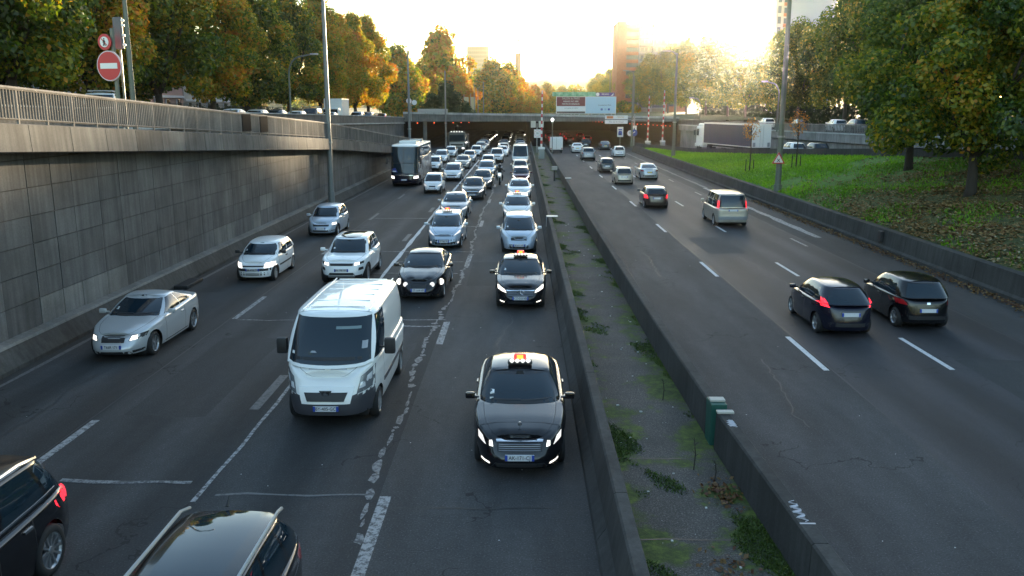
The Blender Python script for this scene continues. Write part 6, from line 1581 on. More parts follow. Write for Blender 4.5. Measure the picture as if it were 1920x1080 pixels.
# triangular sign on the mast
t = thing('warning_sign', 'white triangular sign with black cross and red border on the mast in the grass', 'road sign', (17.55, 59.15, 2.85)); t.scale = (0.72, 1, 0.72)
MB().prism([(-0.62, 0), (0.62, 0), (0, 1.08)], -0.02, 0.02).build('border', red_pt, t); MB().prism([(-0.45, 0.10), (0.45, 0.10), (0, 0.88)], -0.03, -0.0205).build('field', white_pt, t)
b = MB(); 
for s in (1, -1): b.add([(s * -0.17, -0.035, 0.17), (s * -0.11, -0.035, 0.14), (s * 0.17, -0.035, 0.45), (s * 0.11, -0.035, 0.48)], [(0, 1, 2, 3)])
b.build('cross_symbol', ink, t)
t = thing('warning_sign', 'small triangular sign on a short post by the wall near the lorry cab', 'road sign', (30.2, 118, 1.0)); MB().tube([(0, 0, -0.5), (0, 0, 2.2)], 0.05, 6).build('post', galv, t); MB().prism([(-0.42, 2.0), (0.42, 2.0), (0, 2.75)], -0.09, -0.06).build('border', red_pt, t); MB().prism([(-0.26, 2.09), (0.26, 2.09), (0, 2.55)], -0.1, -0.091).build('field', white_pt, t)
# sign cluster at the right tunnel mouth
t = thing('sign_post', 'post with round speed limit sign and blue and white boards at right tunnel mouth', 'road sign', (18.4, 143, 0))
MB().tube([(0.05, 0.1, 0), (0.05, 0.1, 5.6)], 0.12, 8).build('post', galv, t)
MB().box(-0.35, 0.45, -0.06, -0.02, 2.8, 3.75).build('white_board', white_pt, t); o = MB().disc((0.05, -0.08, 2.6), 0.55, 24, 'Y', 0.04).build('blue_disc', blue_pt, t)
MB().prism([(-0.2, 2.45), (0.25, 2.75), (0.12, 2.85), (-0.28, 2.55)], -0.115, -0.105).build('arrow', white_pt, o)
s = disc_sign(t, -0.62, 2.55, -0.12, 0.5, red_pt, white_pt); text('90', 0.42, (-0.62, -0.15, 2.55), ink, s)
MB().prism([(-0.1, 3.1), (0.2, 3.1), (0.05, 3.5)], -0.075, -0.065).build('pictogram', ink, t)
t = thing('tunnel_sign', 'white framed blue tunnel sign before the dark right tunnel', 'road sign', (16.5, 146, 0)); MB().tube([(0, 0, 0), (0, 0, 1.9)], 0.06, 6).build('post', galv, t)
MB().box(-0.5, 0.5, -0.06, -0.02, 1.85, 3.5).build('board', white_pt, t); b = MB().prism([(-0.32, 2.1), (0.32, 2.1), (0.32, 2.6), (0.22, 2.85), (-0.22, 2.85), (-0.32, 2.6)], -0.075, -0.061); b.build('tunnel_arch', blue_pt, t); MB().prism([(-0.14, 2.1), (0.14, 2.1), (0.04, 2.5), (-0.04, 2.5)], -0.085, -0.076).build('road_symbol', ink, t); MB().box(-0.32, 0.32, -0.075, -0.061, 2.95, 3.15).build('caption_bar', blue_pt, t)
t = thing('direction_sign', 'two stacked white direction boards with an orange patch hanging before the bridge fascia', 'road sign', (17.0, 148.8, 0.4))
for k, z in enumerate((4.32, 3.55)): MB().bbox((-0.9, 0, z + 0.32), (3.9, 0.08, 0.62), 0.02).build('board', white_pt, t)
ora = mat('sign_orange', (0.7, 0.22, 0.06), 0.5); MB().box(-2.55, -1.45, -0.055, -0.041, 4.44, 4.86).build('orange_patch', ora, t)
text('N 13', 0.34, (-2.0, -0.06, 4.64), ink, t); text('CENTRE', 0.36, (-0.2, -0.045, 4.64), mat('sign_ochre', (0.45, 0.30, 0.08), 0.6), t); text('P.te de St-Cloud', 0.36, (-0.9, -0.045, 3.87), ink, t)
MB().tube([(1.0, 0.15, 4.3), (4.1, 0.15, 4.2)], 0.06, 6).build('bracket', galv, t)
# barriers
redw = (red_pt, white_pt)
def barrier_pole(x, y, z0, h, lab, cab):
    t = thing('level_barrier', lab, 'barrier', (x, y, 0)); n = 17; tilt = 0.012
    b = MB()
    for k in range(n):
        b.m(k % 2); z = z0 + (h - z0) * k / n; z2 = z0 + (h - z0) * (k + 1) / n; b.tube([(z * tilt, 0, z), (z2 * tilt, 0, z2)], [0.13 - 0.06 * k / n] * 2, 6, True)
    b.m(0); b.build('striped_arm', [white_pt, red_pt], t); MB().tube([(0, 0, 0.7), (0, 0, z0)], 0.15, 8).build('post', white_pt, t)
    MB().bbox((0.05, -0.15, cab / 2 + 0.1), (0.75, 0.6, cab), 0.04).build('drive_cabinet', mat('cabinet_grey', (0.28, 0.31, 0.29), 0.5) if 'cabinet_grey' not in MATS else MATS['cabinet_grey'], t)
    MB().bbox((0.05, -0.1, cab + 0.2), (0.9, 0.3, 0.3), 0.05).build('bracket', white_pt, t)
    return t
barrier_pole(2.5, 113, 1.6, 8.8, 'raised red and white striped barrier arm on the median beside a grey cabinet', 1.25)
barrier_pole(20.1, 139, 1.5, 8.5, 'raised striped barrier arm right of the tunnel sign cluster, left of two', 1.1)
barrier_pole(22.8, 141, 1.5, 9.4, 'raised striped barrier arm at the right tunnel corner, right of two', 1.1)
t = thing('sign_post', 'square speed sign with red ring below two pale boxes on the median', 'road sign', (2.2, 128, 0))
MB().tube([(0, 0.1, 0), (0, 0.1, 4.4)], 0.07, 6).build('post', galv, t); MB().box(-0.42, 0.55, -0.04, 0, 2.3, 3.5).build('board', white_pt, t); s = disc_sign(t, 0.06, 2.92, -0.06, 0.44, red_pt, white_pt); text('70', 0.36, (0.06, -0.1, 2.92), ink, s)
for s_ in (-0.55, 0.6): MB().bbox((s_, 0, 4.25), (0.72, 0.3, 0.95), 0.05).build('signal_box', mat('box_cream', (0.5, 0.52, 0.46), 0.5) if 'box_cream' not in MATS else MATS['box_cream'], t)
t = thing('lamp_post', 'slim post with a glowing white lamp before the middle of the bridge', 'street lamp', (4.4, 126, 0)); MB().tube([(0, 0, 0), (0, 0, 4.6)], 0.07, 6).build('post', lampgrey, t); MB().sphere((0, 0, 4.95), 0.2, 10, 7).build('lamp', mat('lamp_white_lit', (0.8, 0.8, 0.8), 0.4, emit=(1, 1, 0.95), estr=3), t, True); MB().bbox((0, 0, 4.6), (0.3, 0.3, 0.3), 0.06).build('collar', galv, t)
t = thing('marker_post', 'small post with white box top and scraps at its foot on the median', 'post', (2.95, 78, 0.1)); MB().tube([(0, 0, 0), (0, 0, 1.0)], 0.08, 6).build('post', trim, t); MB().bbox((0, 0, 1.15), (0.5, 0.3, 0.34), 0.04).build('box_top', capm, t)
t = thing('marker_plate', 'small plate with two white stripes on top of the left median barrier', 'marker', (1.5, 45.5, 0.89))
for k in range(2): MB().box(-0.18, 0.42, -0.16 + 0.3 * k, 0.0 + 0.3 * k, 0, 0.03).build('white_stripe', white_pt, t)
MB().tube([(-0.18, -0.1, 0), (-0.2, -0.3, -0.5)], 0.02, 5).build('strap', galv, t)
t = thing('reflector', 'white reflector strip across the right median barrier in the distance', 'marker', (xRB(71) + 0.1, 71, 0.87)); MB().box(-0.1, 0.4, 0, 0.2, 0, 0.06).build('strip', white_pt, t)
o = MB().bbox((0, 0, 0.5), (0.16, 0.35, 0.5), 0.03).build('outlet_box', trim); o.location = (17.1, 40.5, 0.1); setp(o, 'dark box standing on the low wall beside the right shoulder', 'box')
o = MB().bbox((0, 0, 0.08), (0.5, 1.6, 0.12), 0.03).build('drain_box', trim); o.location = (-12.6, 31.5, 0); setp(o, 'black drain channel at the foot of the left wall', 'drain')
# billboard
t = thing('billboard', 'wide billboard with dark red left panel and pale blue right panel standing on the bridge', 'billboard', (11.2, 152.5, 5.2))
MB().box(-5.25, 5.2, 0, 0.25, 0.45, 3.35).build('frame', white_pt, t)
for x in (-4.8, -2.6, -1.2, 1.0, 2.3, 4.4, 5.1): MB().box(x - 0.09, x + 0.09, 0.02, 0.2, -0.3, 0.449).build('leg', galv, t)
maro = mat('poster_dark_red', (0.17, 0.028, 0.042), 0.6); pb = mat('poster_pale_blue', (0.45, 0.62, 0.72), 0.6)
o = MB().box(-5.15, -0.2, -0.02, -0.001, 1.72, 3.28).build('poster_red', maro, t); o2 = MB().box(-5.15, -0.2, -0.02, -0.001, 0.82, 1.718).build('poster_white', white_pt, t); MB().box(-5.15, -0.2, -0.02, -0.001, 0.5, 0.818).build('poster_strip', mat('poster_dark_grey', (0.08, 0.06, 0.06), 0.6), t)
text('SALON de PARIS', 0.50, (-2.7, -0.03, 3.02), MATS['box_cream'], o, sx=0.85); text('MARIAGE  PACS  BEBE', 0.36, (-2.7, -0.03, 2.52), white_pt, o, sx=0.75); text('PORTES DE VERSAILLES', 0.36, (-2.7, -0.03, 2.08), white_pt, o, sx=0.82); text('entree gratuite sur invitation', 0.26, (-2.6, -0.03, 1.4), ink, o2, sx=0.8)
o = MB().box(-0.1, 5.1, -0.02, -0.001, 0.52, 3.28).build('poster_blue', pb, t); text('(nouveau) sur Paris', 0.34, (3.2, -0.03, 1.9), ink, o, sx=0.85)
for k, x in enumerate((2.7, 3.35, 3.95)): MB().box(x - 0.17, x + 0.17, -0.035, -0.021, 1.0, 1.34).build('icon', (blue_pt, mat('icon_pale', (0.3, 0.45, 0.6), 0.6), blue_pt)[k], o)
text('f', 0.32, (2.72, -0.04, 1.17), white_pt, o)
t = thing('billboard', 'long green advertising strip with purple end panel above the billboard on the bridge', 'billboard', (11.2, 153.6, 5.2))
mint = mat('poster_green', (0.16, 0.42, 0.24), 0.6); q = NG(mint); q.color(q.ramp(q.noise(q.pos((1, 1, 1), True), 1.6, 4), [(0.35, (0.08, 0.30, 0.14)), (0.6, (0.26, 0.5, 0.32)), (0.75, (0.5, 0.62, 0.45))])); purp = mat('poster_purple', (0.07, 0.04, 0.20), 0.6)
MB().box(-5.9, 1.7, 0, 0.2, 3.42, 4.15).build('green_panel', mint, t); o = MB().box(1.72, 5.0, 0, 0.2, 3.42, 4.05).build('purple_panel', purp, t); MB().disc((2.05, -0.02, 3.74), 0.3, 16, 'Y', 0.02).build('white_ball', white_pt, o); text('PROMO', 0.36, (3.4, -0.01, 3.74), white_pt, o); MB().prism([(4.3, 3.5), (4.75, 3.55), (4.85, 3.98), (4.6, 3.7)], -0.02, -0.001).build('white_swoosh', white_pt, o)
for x in (-5, -2, 0.5, 3.4): MB().box(x - 0.06, x + 0.06, 0.05, 0.18, -0.3, 3.419).build('leg', galv, t)
# plate on the parapet, flags
o = MB().bbox((0, 0, 0.25), (5.2, 0.2, 0.62), 0.03).build('parapet_board', galv); o.location = (-15.5, 150.9, 5.9); setp(o, 'grey board standing on the left part of the bridge parapet', 'board')
flag = mat('banner_cream', (0.52, 0.42, 0.25), 0.7)
for k in range(3):
    t = thing('banner', 'pale vertical banner on the bridge, %s of three sunlit ones' % ('left', 'middle', 'right')[k], 'banner', (-13.2 + 1.35 * k, 178, 4.6), 0, 'sunlit banners'); MB().tube([(0, 0, 0), (0, 0, 4.5 + 0.2 * k)], 0.05, 6).build('pole', galv, t)
    b = MB(); n = 6
    pts = []
    for i in range(n + 1): z = 1.2 + 0.5 * i; pts += [(0.06, 0.06 * sin(i), z), (0.95, 0.06 * cos(i * 1.3), z)]
    b.add(pts, [(2 * i, 2 * i + 1, 2 * i + 3, 2 * i + 2) for i in range(n)]); b.build('cloth', flag, t)
t = thing('sign_post', 'orange and white traffic signs by the left mast on the street', 'road sign', (-17.6, 138, 4.6)); MB().tube([(0, 0, 0), (0, 0, 3.0)], 0.06, 6).build('post', galv, t); disc_sign(t, -0.3, 3.1, -0.1, 0.45, red_pt, white_pt); MB().disc((0.55, -0.1, 2.85), 0.4, 20, 'Y', 0.03).build('sign_face', white_pt, t)

# ------------------------------------------------------------------ buildings
brick = mat('brick_orange', (0.34, 0.11, 0.05), 0.85); q = NG(brick); q.color(q.ramp(q.noise(q.pos(), 1.2, 4), [(0.3, (0.28, 0.085, 0.04)), (0.7, (0.40, 0.14, 0.07))]))
pale_wall = mat('pale_facade', (0.36, 0.34, 0.31), 0.85); pinkw = mat('pinkish_facade', (0.36, 0.22, 0.19), 0.85); white_fac = mat('white_facade', (0.50, 0.51, 0.54), 0.8)
winm = mat('window_pane', (0.07, 0.09, 0.11), 0.15, spec=0.8); darkg = mat('window_dark', (0.02, 0.024, 0.03), 0.1)
t = thing('apartment_block', 'orange brick apartment block with white window bands and balconies above the right trees', 'building', (46.9, 330, 4)); t.scale = (1.12, 1, 0.925)
MB().box(-10.2, -7.2, 0, 18, 0, 36.8).build('brick_pier', brick, t); MB().box(-7.198, 6.4, 1.5, 18, 0, 36).build('core', pale_wall, t); MB().box(6.402, 14, 0.5, 18, 0, 35.5).build('brick_pier', brick, t)
for k in range(11):
    z = 3.0 + 3.05 * k
    MB().box(-7.19, -3.0, 0.3, 1.48, z - 0.55, z + 0.75).build('spandrel', brick, t)
    MB().box(-7.0, -3.1, 0.9, 1.49, z + 0.751, z + 2.45).build('window', winm, t)
    f = MB().box(-2.95, 6.3, -0.6, 1.48, z - 0.2, z).build('balcony', white_fac, t); MB().box(-2.9, 6.25, -0.58, -0.5, z, z + 0.95).build('balustrade', glass_bldg, f)
    for x in (-2.2, 0.6, 3.4):
        w_ = MB().box(x, x + 2.2, 1.40, 1.497, z + 0.25, z + 2.4).build('window', winm, t); MB().box(x + 1.05, x + 1.15, 1.36, 1.399, z + 0.25, z + 2.4).build('mullion', white_fac, w_)
    if k % 2 == 0: MB().box(7.4, 9.2, 0.42, 0.497, z + 0.5, z + 2.2).build('window', winm, t)
for x in (-2.99, 1.6, 6.31): MB().box(x - 0.1, x + 0.1, -0.62, 1.4, 0, 36.2).build('fin', white_fac, t)
MB().box(-3.2, 6.6, -0.7, 18, 36.202, 38.0).build('roof_storey', white_fac, t)
t = thing('tower_block', 'tall white tower block with brown window column rising above the right trees', 'building', (83.5, 262, 4), radians(-8))
MB().box(-4.6, 8, 0, 16, 0, 62).build('wall', white_fac, t); MB().box(-8.6, -4.602, 0.4, 15, 0, 62).build('wall', pale_wall, t)
for k in range(20):
    z = 3 + 3 * k; MB().box(-6.6, -4.9, 0.3, 0.398, z, z + 1.5).build('window', winm, t); MB().box(-6.7, -4.85, 0.25, 0.396, z - 1.0, z - 0.05).build('spandrel', brick, t); MB().box(-8.3, -7.4, 0.3, 0.398, z, z + 2.0).build('window', winm, t)
slabp = mat('slab_tower_panel', (0.17, 0.20, 0.13), 0.7); slabm = mat('slab_tower_glass', (0.10, 0.14, 0.08), 0.4)
t = thing('slab_tower', 'hazy pale green slab tower beyond the yellow trees', 'building', (-36, 720, 2)); MB().box(-9.0, 9.0, 0, 18, 0, 54).build('wall', slabm, t)
for k in range(16): MB().box(-9.2, 9.2, -0.25, -0.002, 2 + 3.2 * k, 3.3 + 3.2 * k).build('spandrel', slabp, t)
for k in range(12): MB().box(-8.8 + 1.6 * k - 0.12, -8.8 + 1.6 * k + 0.12, -0.5, -0.252, 0, 54).build('fin', slabp, t)
t = thing('church_tower', 'slim hazy church tower with open arched top beyond the golden trees', 'building', (-2.6, 560, 2.5)); MB().box(-1.75, 1.75, 0, 3.5, 0, 38).build('shaft', mat('stone_warm', (0.16, 0.10, 0.06), 0.9), t)
for k in range(5): MB().box(-1.25, 1.25, 0.5, 3.0, 38.3 + 1.5 * k, 38.7 + 1.5 * k).build('belfry_slab', pale_wall, t)
for sx_ in (-1, 1):
    for sy_ in (0.7, 2.6): MB().box(sx_ * 1.0 - 0.25, sx_ * 1.0 + 0.25, sy_, sy_ + 0.4, 38, 45.5).build('belfry_pillar', MATS['stone_warm'], t)
MB().lathe([(45.5, 1.0), (47, 0.45), (49.5, 0.02)], 8, 'Z', (0, 1.75, 0)).build('spire', MATS['stone_warm'], t)
# left street facades behind the trees
def facade(x, y0, y1, h, m, label, nwin, floors, z0):
    t = thing('house', label, 'building', (x, (y0 + y1) / 2, z0)); hw = (y1 - y0) / 2
    MB().box(-12, 0, -hw, hw, -0.3, h).build('wall', m, t); MB().box(-12.3, 0.3, -hw - 0.1, hw + 0.1, h + 0.002, h + 0.5).build('roof', pale_wall, t); MB().box(0.002, 0.25, -hw, hw, 2.9, 3.2).build('string_course', white_fac, t)
    for f in range(floors):
        for k in range(nwin):
            yy = -hw + (k + 0.5) * 2 * hw / nwin; w_ = MB().box(0.002, 0.08, yy - 0.6, yy + 0.6, 1.0 + 3.2 * f, 2.7 + 3.2 * f).build('window', darkg, t); MB().box(0.002, 0.14, yy - 0.75, yy - 0.602, 0.95 + 3.2 * f, 2.75 + 3.2 * f).build('frame', white_fac, w_)
facade(-46, 38, 58, 10.5, pinkw, 'pinkish house with white string course behind the forked tree', 6, 3, 5.6)
facade(-46, 60, 84, 13.5, pale_wall, 'pale apartment house hidden behind the middle of the left row', 7, 4, 5.5)
facade(-46, 87, 118, 13, pinkw, 'reddish apartment house behind the right half of the left row', 9, 4, 5.0)
facade(-47, 121, 150, 12, pale_wall, 'pale house behind the sunlit end of the left row', 8, 3, 4.6)
t = thing('fence', 'dark green mesh fence standing behind the left street trees', 'fence', (-32, 70, 5.3)); i_ = Matrix.Translation((32, -70, -5.3))
fm = mat('fence_dark_green', (0.015, 0.03, 0.025), 0.6); b = MB()
for y in np.arange(34, 148, 2.5):
    o = MB().box(-32.04, -31.96, y - 0.04, y + 0.04, zL(y), zL(y) + 2.2).build('post', fm, t); o.matrix_parent_inverse = i_
for y in np.arange(34, 147, 0.25): b.box(-32.01, -31.99, y - 0.015, y + 0.015, zL(y) + 0.1, zL(y) + 2.1)
for z in (0.15, 1.1, 2.1): b.tube([(-32, y, zL(y) + z) for y in np.arange(34, 148, 4)], 0.02, 4)
o = b.build('mesh_panel', fm, t); o.matrix_parent_inverse = i_; setp(o, kind='stuff')
hd = []; r = random.Random(9)
hb = [(-34 + r.uniform(-0.6, 0.6), y, zL(y) + 0.9 + r.uniform(-0.2, 0.4), 1.2, 0.9) for y in np.arange(60, 150, 1.3)]
o = link('hedge', crown_mesh('hedge', hb, 12000, 0.25, (0.3, 0.2), seed=77), hedge_m); o.color = (0, 0, 0, 1); setp(o, 'dark hedge running behind the fence on the left street', 'hedge')
hb = [(54 + r.uniform(-1, 1), y, zR(y) + 1.6 + r.uniform(-0.3, 0.8), 2.0, 0.9) for y in np.arange(56, 260, 2.2)]
o = link('hedge', crown_mesh('hedge', hb, 12000, 0.45, (0.3, 0.2), seed=78), hedge_m); o.color = (0, 0, 0, 1); setp(o, 'dark hedge running behind the tall trees of the right street', 'hedge')
hb = [(x + r.uniform(-1, 1), 300 + r.uniform(-5, 5), 5.5 + r.uniform(0, 2.0), 2.4, 0.8) for x in np.arange(-45, 40, 2.4)]
o = link('hedge', crown_mesh('hedge', hb, 9000, 0.6, (0.45, 0.2), seed=79), leafm); o.color = (0, 0, 0, 1); setp(o, 'low golden hedge beyond the bridge under the trees', 'hedge')
# wooded hills on the skyline
b = MB(); vs = []; nx_ = 160
for i in range(nx_ + 1):
    x = -700 + 1500 * i / nx_; h_ = 26 + 9 * sin(x * 0.006 + 1) + 4 * sin(x * 0.021) + 1.6 * sin(x * 0.09) + random.uniform(-0.9, 0.9)
    vs += [(x, 850, 4), (x, 900, h_ * 0.8), (x, 960, h_), (x, 1300, 4)]
b.add(vs, [(4 * i + j, 4 * i + j + 1, 4 * i + 5 + j, 4 * i + 4 + j) for i in range(nx_) for j in range(3)])
hm = mat('wooded_hill', (0.07, 0.065, 0.025), 0.95); q = NG(hm); q.color(q.ramp(q.noise(q.pos(), 0.09, 6, 0.7), [(0.35, (0.03, 0.038, 0.012)), (0.55, (0.10, 0.085, 0.025)), (0.72, (0.20, 0.12, 0.03))])); q.bump(q.noise(q.pos(), 0.15, 5, 0.7), 1.0, 4)
setp(b.build('hill', hm, None, True), kind='structure', label='low wooded hill on the skyline')
far = []
for i in range(130):
    x = r.uniform(-260, 300); y = r.uniform(430, 800); s_ = r.uniform(4, 7.5); far.append((x, y, 6 + s_ * 0.8, s_, r.uniform(0.8, 1.1)))
o = link('distant_woods', crown_mesh('distant_woods', far, 30000, 1.5, (0.5, 0.25), seed=80), leafm); o.color = (0, 0, 0, 1); setp(o, 'mass of golden autumn trees far beyond the bridge', 'woods', kind='stuff')

back = [(r.uniform(-90, 90), r.uniform(-150, -55), r.uniform(1, 13), r.uniform(3.5, 6), r.uniform(0.8, 1.1)) for _ in range(260)]  # tree mass added out of view so tailgates reflect foliage, not bright sky
o = link('added_woods_behind', crown_mesh('added_woods_behind', back, 16000, 1.3, (0.3, 0.2), seed=81), leafm); o.color = (0, 0, 0, 1); setp(o, 'unseen trees added behind the footbridge to darken reflections in the cars', 'woods', kind='stuff')

# ------------------------------------------------------------------ street level traffic
GSL = 'cars on the raised street on the left'; GSR = 'cars on the raised street on the right'
P = dict(PV); P.update(name='van', L=4.3, W=1.84, H=1.85, plate=None, yf=1.35, yr=-1.30, sill=0.2, lower_trim=None); P['top'] = [(-2.2, 1.05), (1.0, 1.05), (1.6, 0.98), (2.1, 0.82)]; P['gh'] = dict(PV['gh'], bf=1.35, rf=0.65, br=-2.1, rr=-2.0, wb=0.86, wt=0.74, win=[(0.05, 0.32)]); P['seams'] = []; P['doors'] = []; P['mirror'] = (0.9, 1.15, 0.98); P['msize'] = (0.18, 0.12, 0.18)
v = build_car(P, 'white van with ladder roof rack on the street behind the no entry sign', 'van', (-23.5, 48.5), radians(200), GSL, z=zL(48))
MB().tube([(-0.6, 0.2, 1.95), (-0.6, -1.9, 1.95)], 0.03, 5).tube([(0.6, 0.2, 1.95), (0.6, -1.9, 1.95)], 0.03, 5).build('roof_rack', galv, v)
for k in range(4): MB().tube([(-0.62, 0.1 - 0.6 * k, 1.9), (-0.62, 0.1 - 0.6 * k, 1.97), (0.62, 0.1 - 0.6 * k, 1.97), (0.62, 0.1 - 0.6 * k, 1.9)], 0.025, 5).build('rack_bar', galv, v)
ll = [('white car roof just showing over the left parapet, below the dark green tree', 67, white_p, t_sedan_w), ('pale car just right of the first white roof over the left parapet', 73, beige_p, t_hatch_b), ('dark car with roof hidden by the railing on the left street', 79, grey_p, t_sedan_g), ('white hatchback left of the white box lorry', 86, white_p, t_hatch_b),
      ('silver saloon in front of the white box lorry', 101, silver_p, t_sedan_s), ('white car right of the white box lorry', 118, white_p, t_mpv_w), ('silver people carrier near the sunlit parapet end', 126, lgrey_p, t_mpv_w), ('dark car with red tail lamp at the left end of the bridge', 139, grey_p, None)]
for lab, y, c, pr in ll:
    if pr is None: place(r1, lab, (-22.3, y), radians(0), GSL, grey_p, z=zL(y))
    else: place(pr, lab, (-22.4, y), D2R, GSL, c, z=zL(y) + 0.05)
t = thing('box_lorry', 'small box lorry with glaring sunlit white body on the left street', 'truck', (-22.8, 106, zL(106)), pi, GSL)
MB().bbox((0, -1.0, 1.95), (2.2, 4.2, 2.3), 0.05).build('cargo_box', van_w, t); MB().bbox((0, 1.9, 1.2), (2.0, 1.4, 1.7), 0.25).build('cab', van_w, t); MB().box(-0.85, 0.85, 2.58, 2.62, 1.3, 1.85).build('windscreen', glass_dark, t); MB().box(-1, 1, -3.2, -3.102, 0.4, 0.7).build('rear_bumper', trim, t)
add_wheels(t, dict(wr=0.36, W=2.1, ww=0.24, rim='steel', axles=(1.8, -1.8), yf=0, yr=0))
place(v, 'dark windowed white van left of the box lorry on the left street', (-22.6, 93), pi, GSL, grey_p, z=zL(93))
rl_ = [('white hatchback beside the tall mast on the right street', 100, white_p, t_hatch_b, 0), ('white backed dark car in the middle of the right street', 94, grey_p, t_hr, 0), ('silver car following the white backed one on the right street', 86, silver_p, t_sedan_s, 1), ('champagne car nearer the near tree on the right street', 79, champ_p, t_mpv_w, 1), ('white van seen through the railing on the right street', 71, van_w, v, 1), ('grey car at the railing left of the near tree', 64, grey_p, t_sedan_g, 1), ('white car far along the right street above the lorry cab', 122, white_p, t_hatch_b, 0), ('dark car above the lorry on the right street', 112, black_p, t_sedan_g, 0)]
for lab, y, c, pr, rv in rl_: place(pr, lab, (xRW(y) + 3.0, y), D2R if rv else 0.0, GSR, c, z=zR(y))

# ------------------------------------------------------------------ motorcycle and rider
mt = thing('motorcycle', 'dark motorcycle with white front fairing filtering between the lanes', 'motorcycle', (-1.95, 75.4, 0), pi)
for y in (0.72, -0.70): 
    w_ = MB().lathe([(-0.06, 0.2), (-0.07, 0.27), (0, 0.315), (0.07, 0.27), (0.06, 0.2)], 20, 'X', (0, y, 0.315)).build('wheel', rubber, mt, True); MB().lathe([(-0.03, 0.02), (-0.04, 0.21), (0.04, 0.21), (0.03, 0.02)], 14, 'X', (0, y, 0.315)).build('rim', alloy, w_)
MB().tube([(0.09, 0.72, 0.32), (0.1, 0.5, 0.95)], 0.03, 6).tube([(-0.09, 0.72, 0.32), (-0.1, 0.5, 0.95)], 0.03, 6).build('fork', galv, mt); MB().tube([(-0.36, 0.38, 1.02), (0, 0.5, 1.0), (0.36, 0.38, 1.02)], 0.02, 6).build('handlebar', trim, mt)
MB().bbox((0, 0.0, 0.5), (0.34, 0.6, 0.42), 0.1).build('engine', galv, mt); MB().bbox((0, 0.12, 0.84), (0.3, 0.5, 0.22), 0.09).build('fuel_tank', grey_p, mt, True); MB().bbox((0, -0.42, 0.82), (0.3, 0.7, 0.12), 0.05).build('seat', trim, mt, True); MB().bbox((0, 0.68, 0.88), (0.36, 0.22, 0.42), 0.1).build('fairing', white_p, mt, True); MB().sphere((0, 0.80, 0.92), (0.1, 0.05, 0.08), 10, 6).build('headlight', lamp_lit, mt, True); MB().bbox((0, 0.74, 0.64), (0.14, 0.4, 0.05), 0.02).build('mudguard', trim, mt)
for s in (-1, 1): MB().bbox((s * 0.42, 0.42, 1.2), (0.14, 0.05, 0.09), 0.02).build('wing_mirror', trim, mt)
def skin_body(name, pts, edges, root, m, parent, levels=2):
    me = bpy.data.meshes.new(name); me.from_pydata([p[:3] for p in pts], edges, []); o = bpy.data.objects.new(name, me); COL.objects.link(o)
    md = o.modifiers.new('skin', 'SKIN'); md.use_smooth_shade = True; o.modifiers.new('sub', 'SUBSURF').levels = levels
    for i, p in enumerate(pts):
        sv = me.skin_vertices[0].data[i]; sv.radius = (p[3], p[4] if len(p) > 4 else p[3]); sv.use_root = (i == root)
    dg = bpy.context.evaluated_depsgraph_get(); dg.update(); m2 = bpy.data.meshes.new_from_object(o.evaluated_get(dg)); bpy.data.objects.remove(o)
    m2.shade_smooth(); return link(name, m2, m, parent)
leather = mat('rider_leather', (0.015, 0.015, 0.017), 0.6); skinm = mat('skin', (0.45, 0.27, 0.2), 0.6); helm = mat('helmet_dark', (0.03, 0.03, 0.035), 0.2, coat=0.6)
pr_ = thing('person', 'rider in dark jacket, gloves and helmet sitting on the motorcycle', 'person', (-1.95, 75.4, 0), pi)
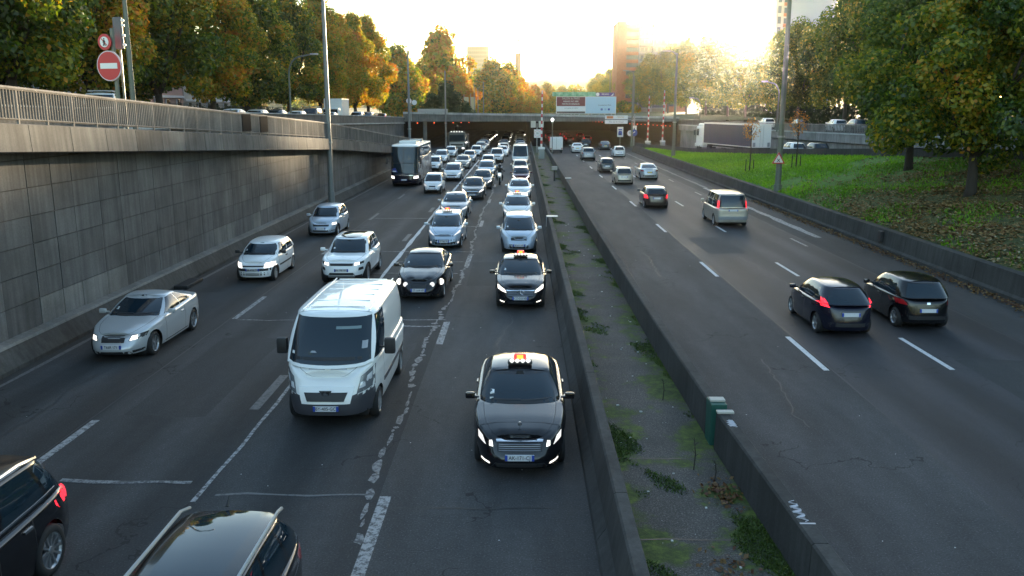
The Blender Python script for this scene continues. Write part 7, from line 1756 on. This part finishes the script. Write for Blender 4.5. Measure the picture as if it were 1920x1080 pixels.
B = [(0, -0.30, 0.94, .16, .14), (0, -0.22, 1.15, .15, .12), (0, -0.10, 1.36, .18, .13), (0, -0.05, 1.47, .07), (0, -0.02, 1.53, .06),
     (0.19, -0.08, 1.39, .075), (0.32, 0.10, 1.20, .055), (0.31, 0.33, 1.06, .045), (0.29, 0.40, 1.04, .04), (-0.19, -0.08, 1.39, .075), (-0.32, 0.10, 1.20, .055), (-0.31, 0.33, 1.06, .045), (-0.29, 0.40, 1.04, .04),
     (0.13, -0.26, 0.90, .11), (0.25, 0.16, 0.80, .08), (0.22, -0.10, 0.42, .06), (0.22, 0.02, 0.34, .05), (-0.13, -0.26, 0.90, .11), (-0.25, 0.16, 0.80, .08), (-0.22, -0.10, 0.42, .06), (-0.22, 0.02, 0.34, .05)]
Eg = [(0, 1), (1, 2), (2, 3), (3, 4), (2, 5), (5, 6), (6, 7), (7, 8), (2, 9), (9, 10), (10, 11), (11, 12), (0, 13), (13, 14), (14, 15), (15, 16), (0, 17), (17, 18), (18, 19), (19, 20)]
skin_body('body', B, Eg, 0, leather, pr_)
h_ = MB().sphere((0, 0.02, 1.66), (0.13, 0.155, 0.145), 16, 10).build('helmet', helm, pr_, True); MB().add(*(lambda vs: (vs, [(i, i + 1, i + 8, i + 7) for i in range(6)]))([(0.137 * sin(a), 0.02 + 0.16 * cos(a), z) for z in (1.61, 1.72) for a in np.linspace(-1.0, 1.0, 7)])).build('visor', glass_dark, h_, True)
for s in (-1, 1):
    for k in range(4): MB().tube([(s * (0.255 + 0.024 * k), 0.40, 1.055), (s * (0.26 + 0.024 * k), 0.445, 1.045), (s * (0.26 + 0.024 * k), 0.445, 1.0), (s * (0.26 + 0.024 * k), 0.40, 0.99)], [0.012, 0.012, 0.011, 0.008], 5).build('finger', leather, pr_, True)
    MB().tube([(s * 0.25, 0.39, 1.03), (s * 0.235, 0.42, 0.995)], [0.014, 0.01], 5).build('thumb', leather, pr_, True)

# ------------------------------------------------------------------ evening haze
hz = MB().box(-900, 900, -15, 1750, -1.2, 75).build('haze', bpy.data.materials.new('haze_air'))
m = hz.data.materials[0]; m.use_nodes = True; tt_ = m.node_tree; tt_.nodes.clear()
pv = tt_.nodes.new('ShaderNodeVolumePrincipled'); pv.inputs['Density'].default_value = 0.000135; pv.inputs['Anisotropy'].default_value = 0.93; pv.inputs['Color'].default_value = (0.95, 0.92, 0.85, 1)
oo = tt_.nodes.new('ShaderNodeOutputMaterial'); tt_.links.new(pv.outputs[0], oo.inputs['Volume']); setp(hz, kind='stuff', label='pale evening haze filling the air above the motorway', cat='haze')
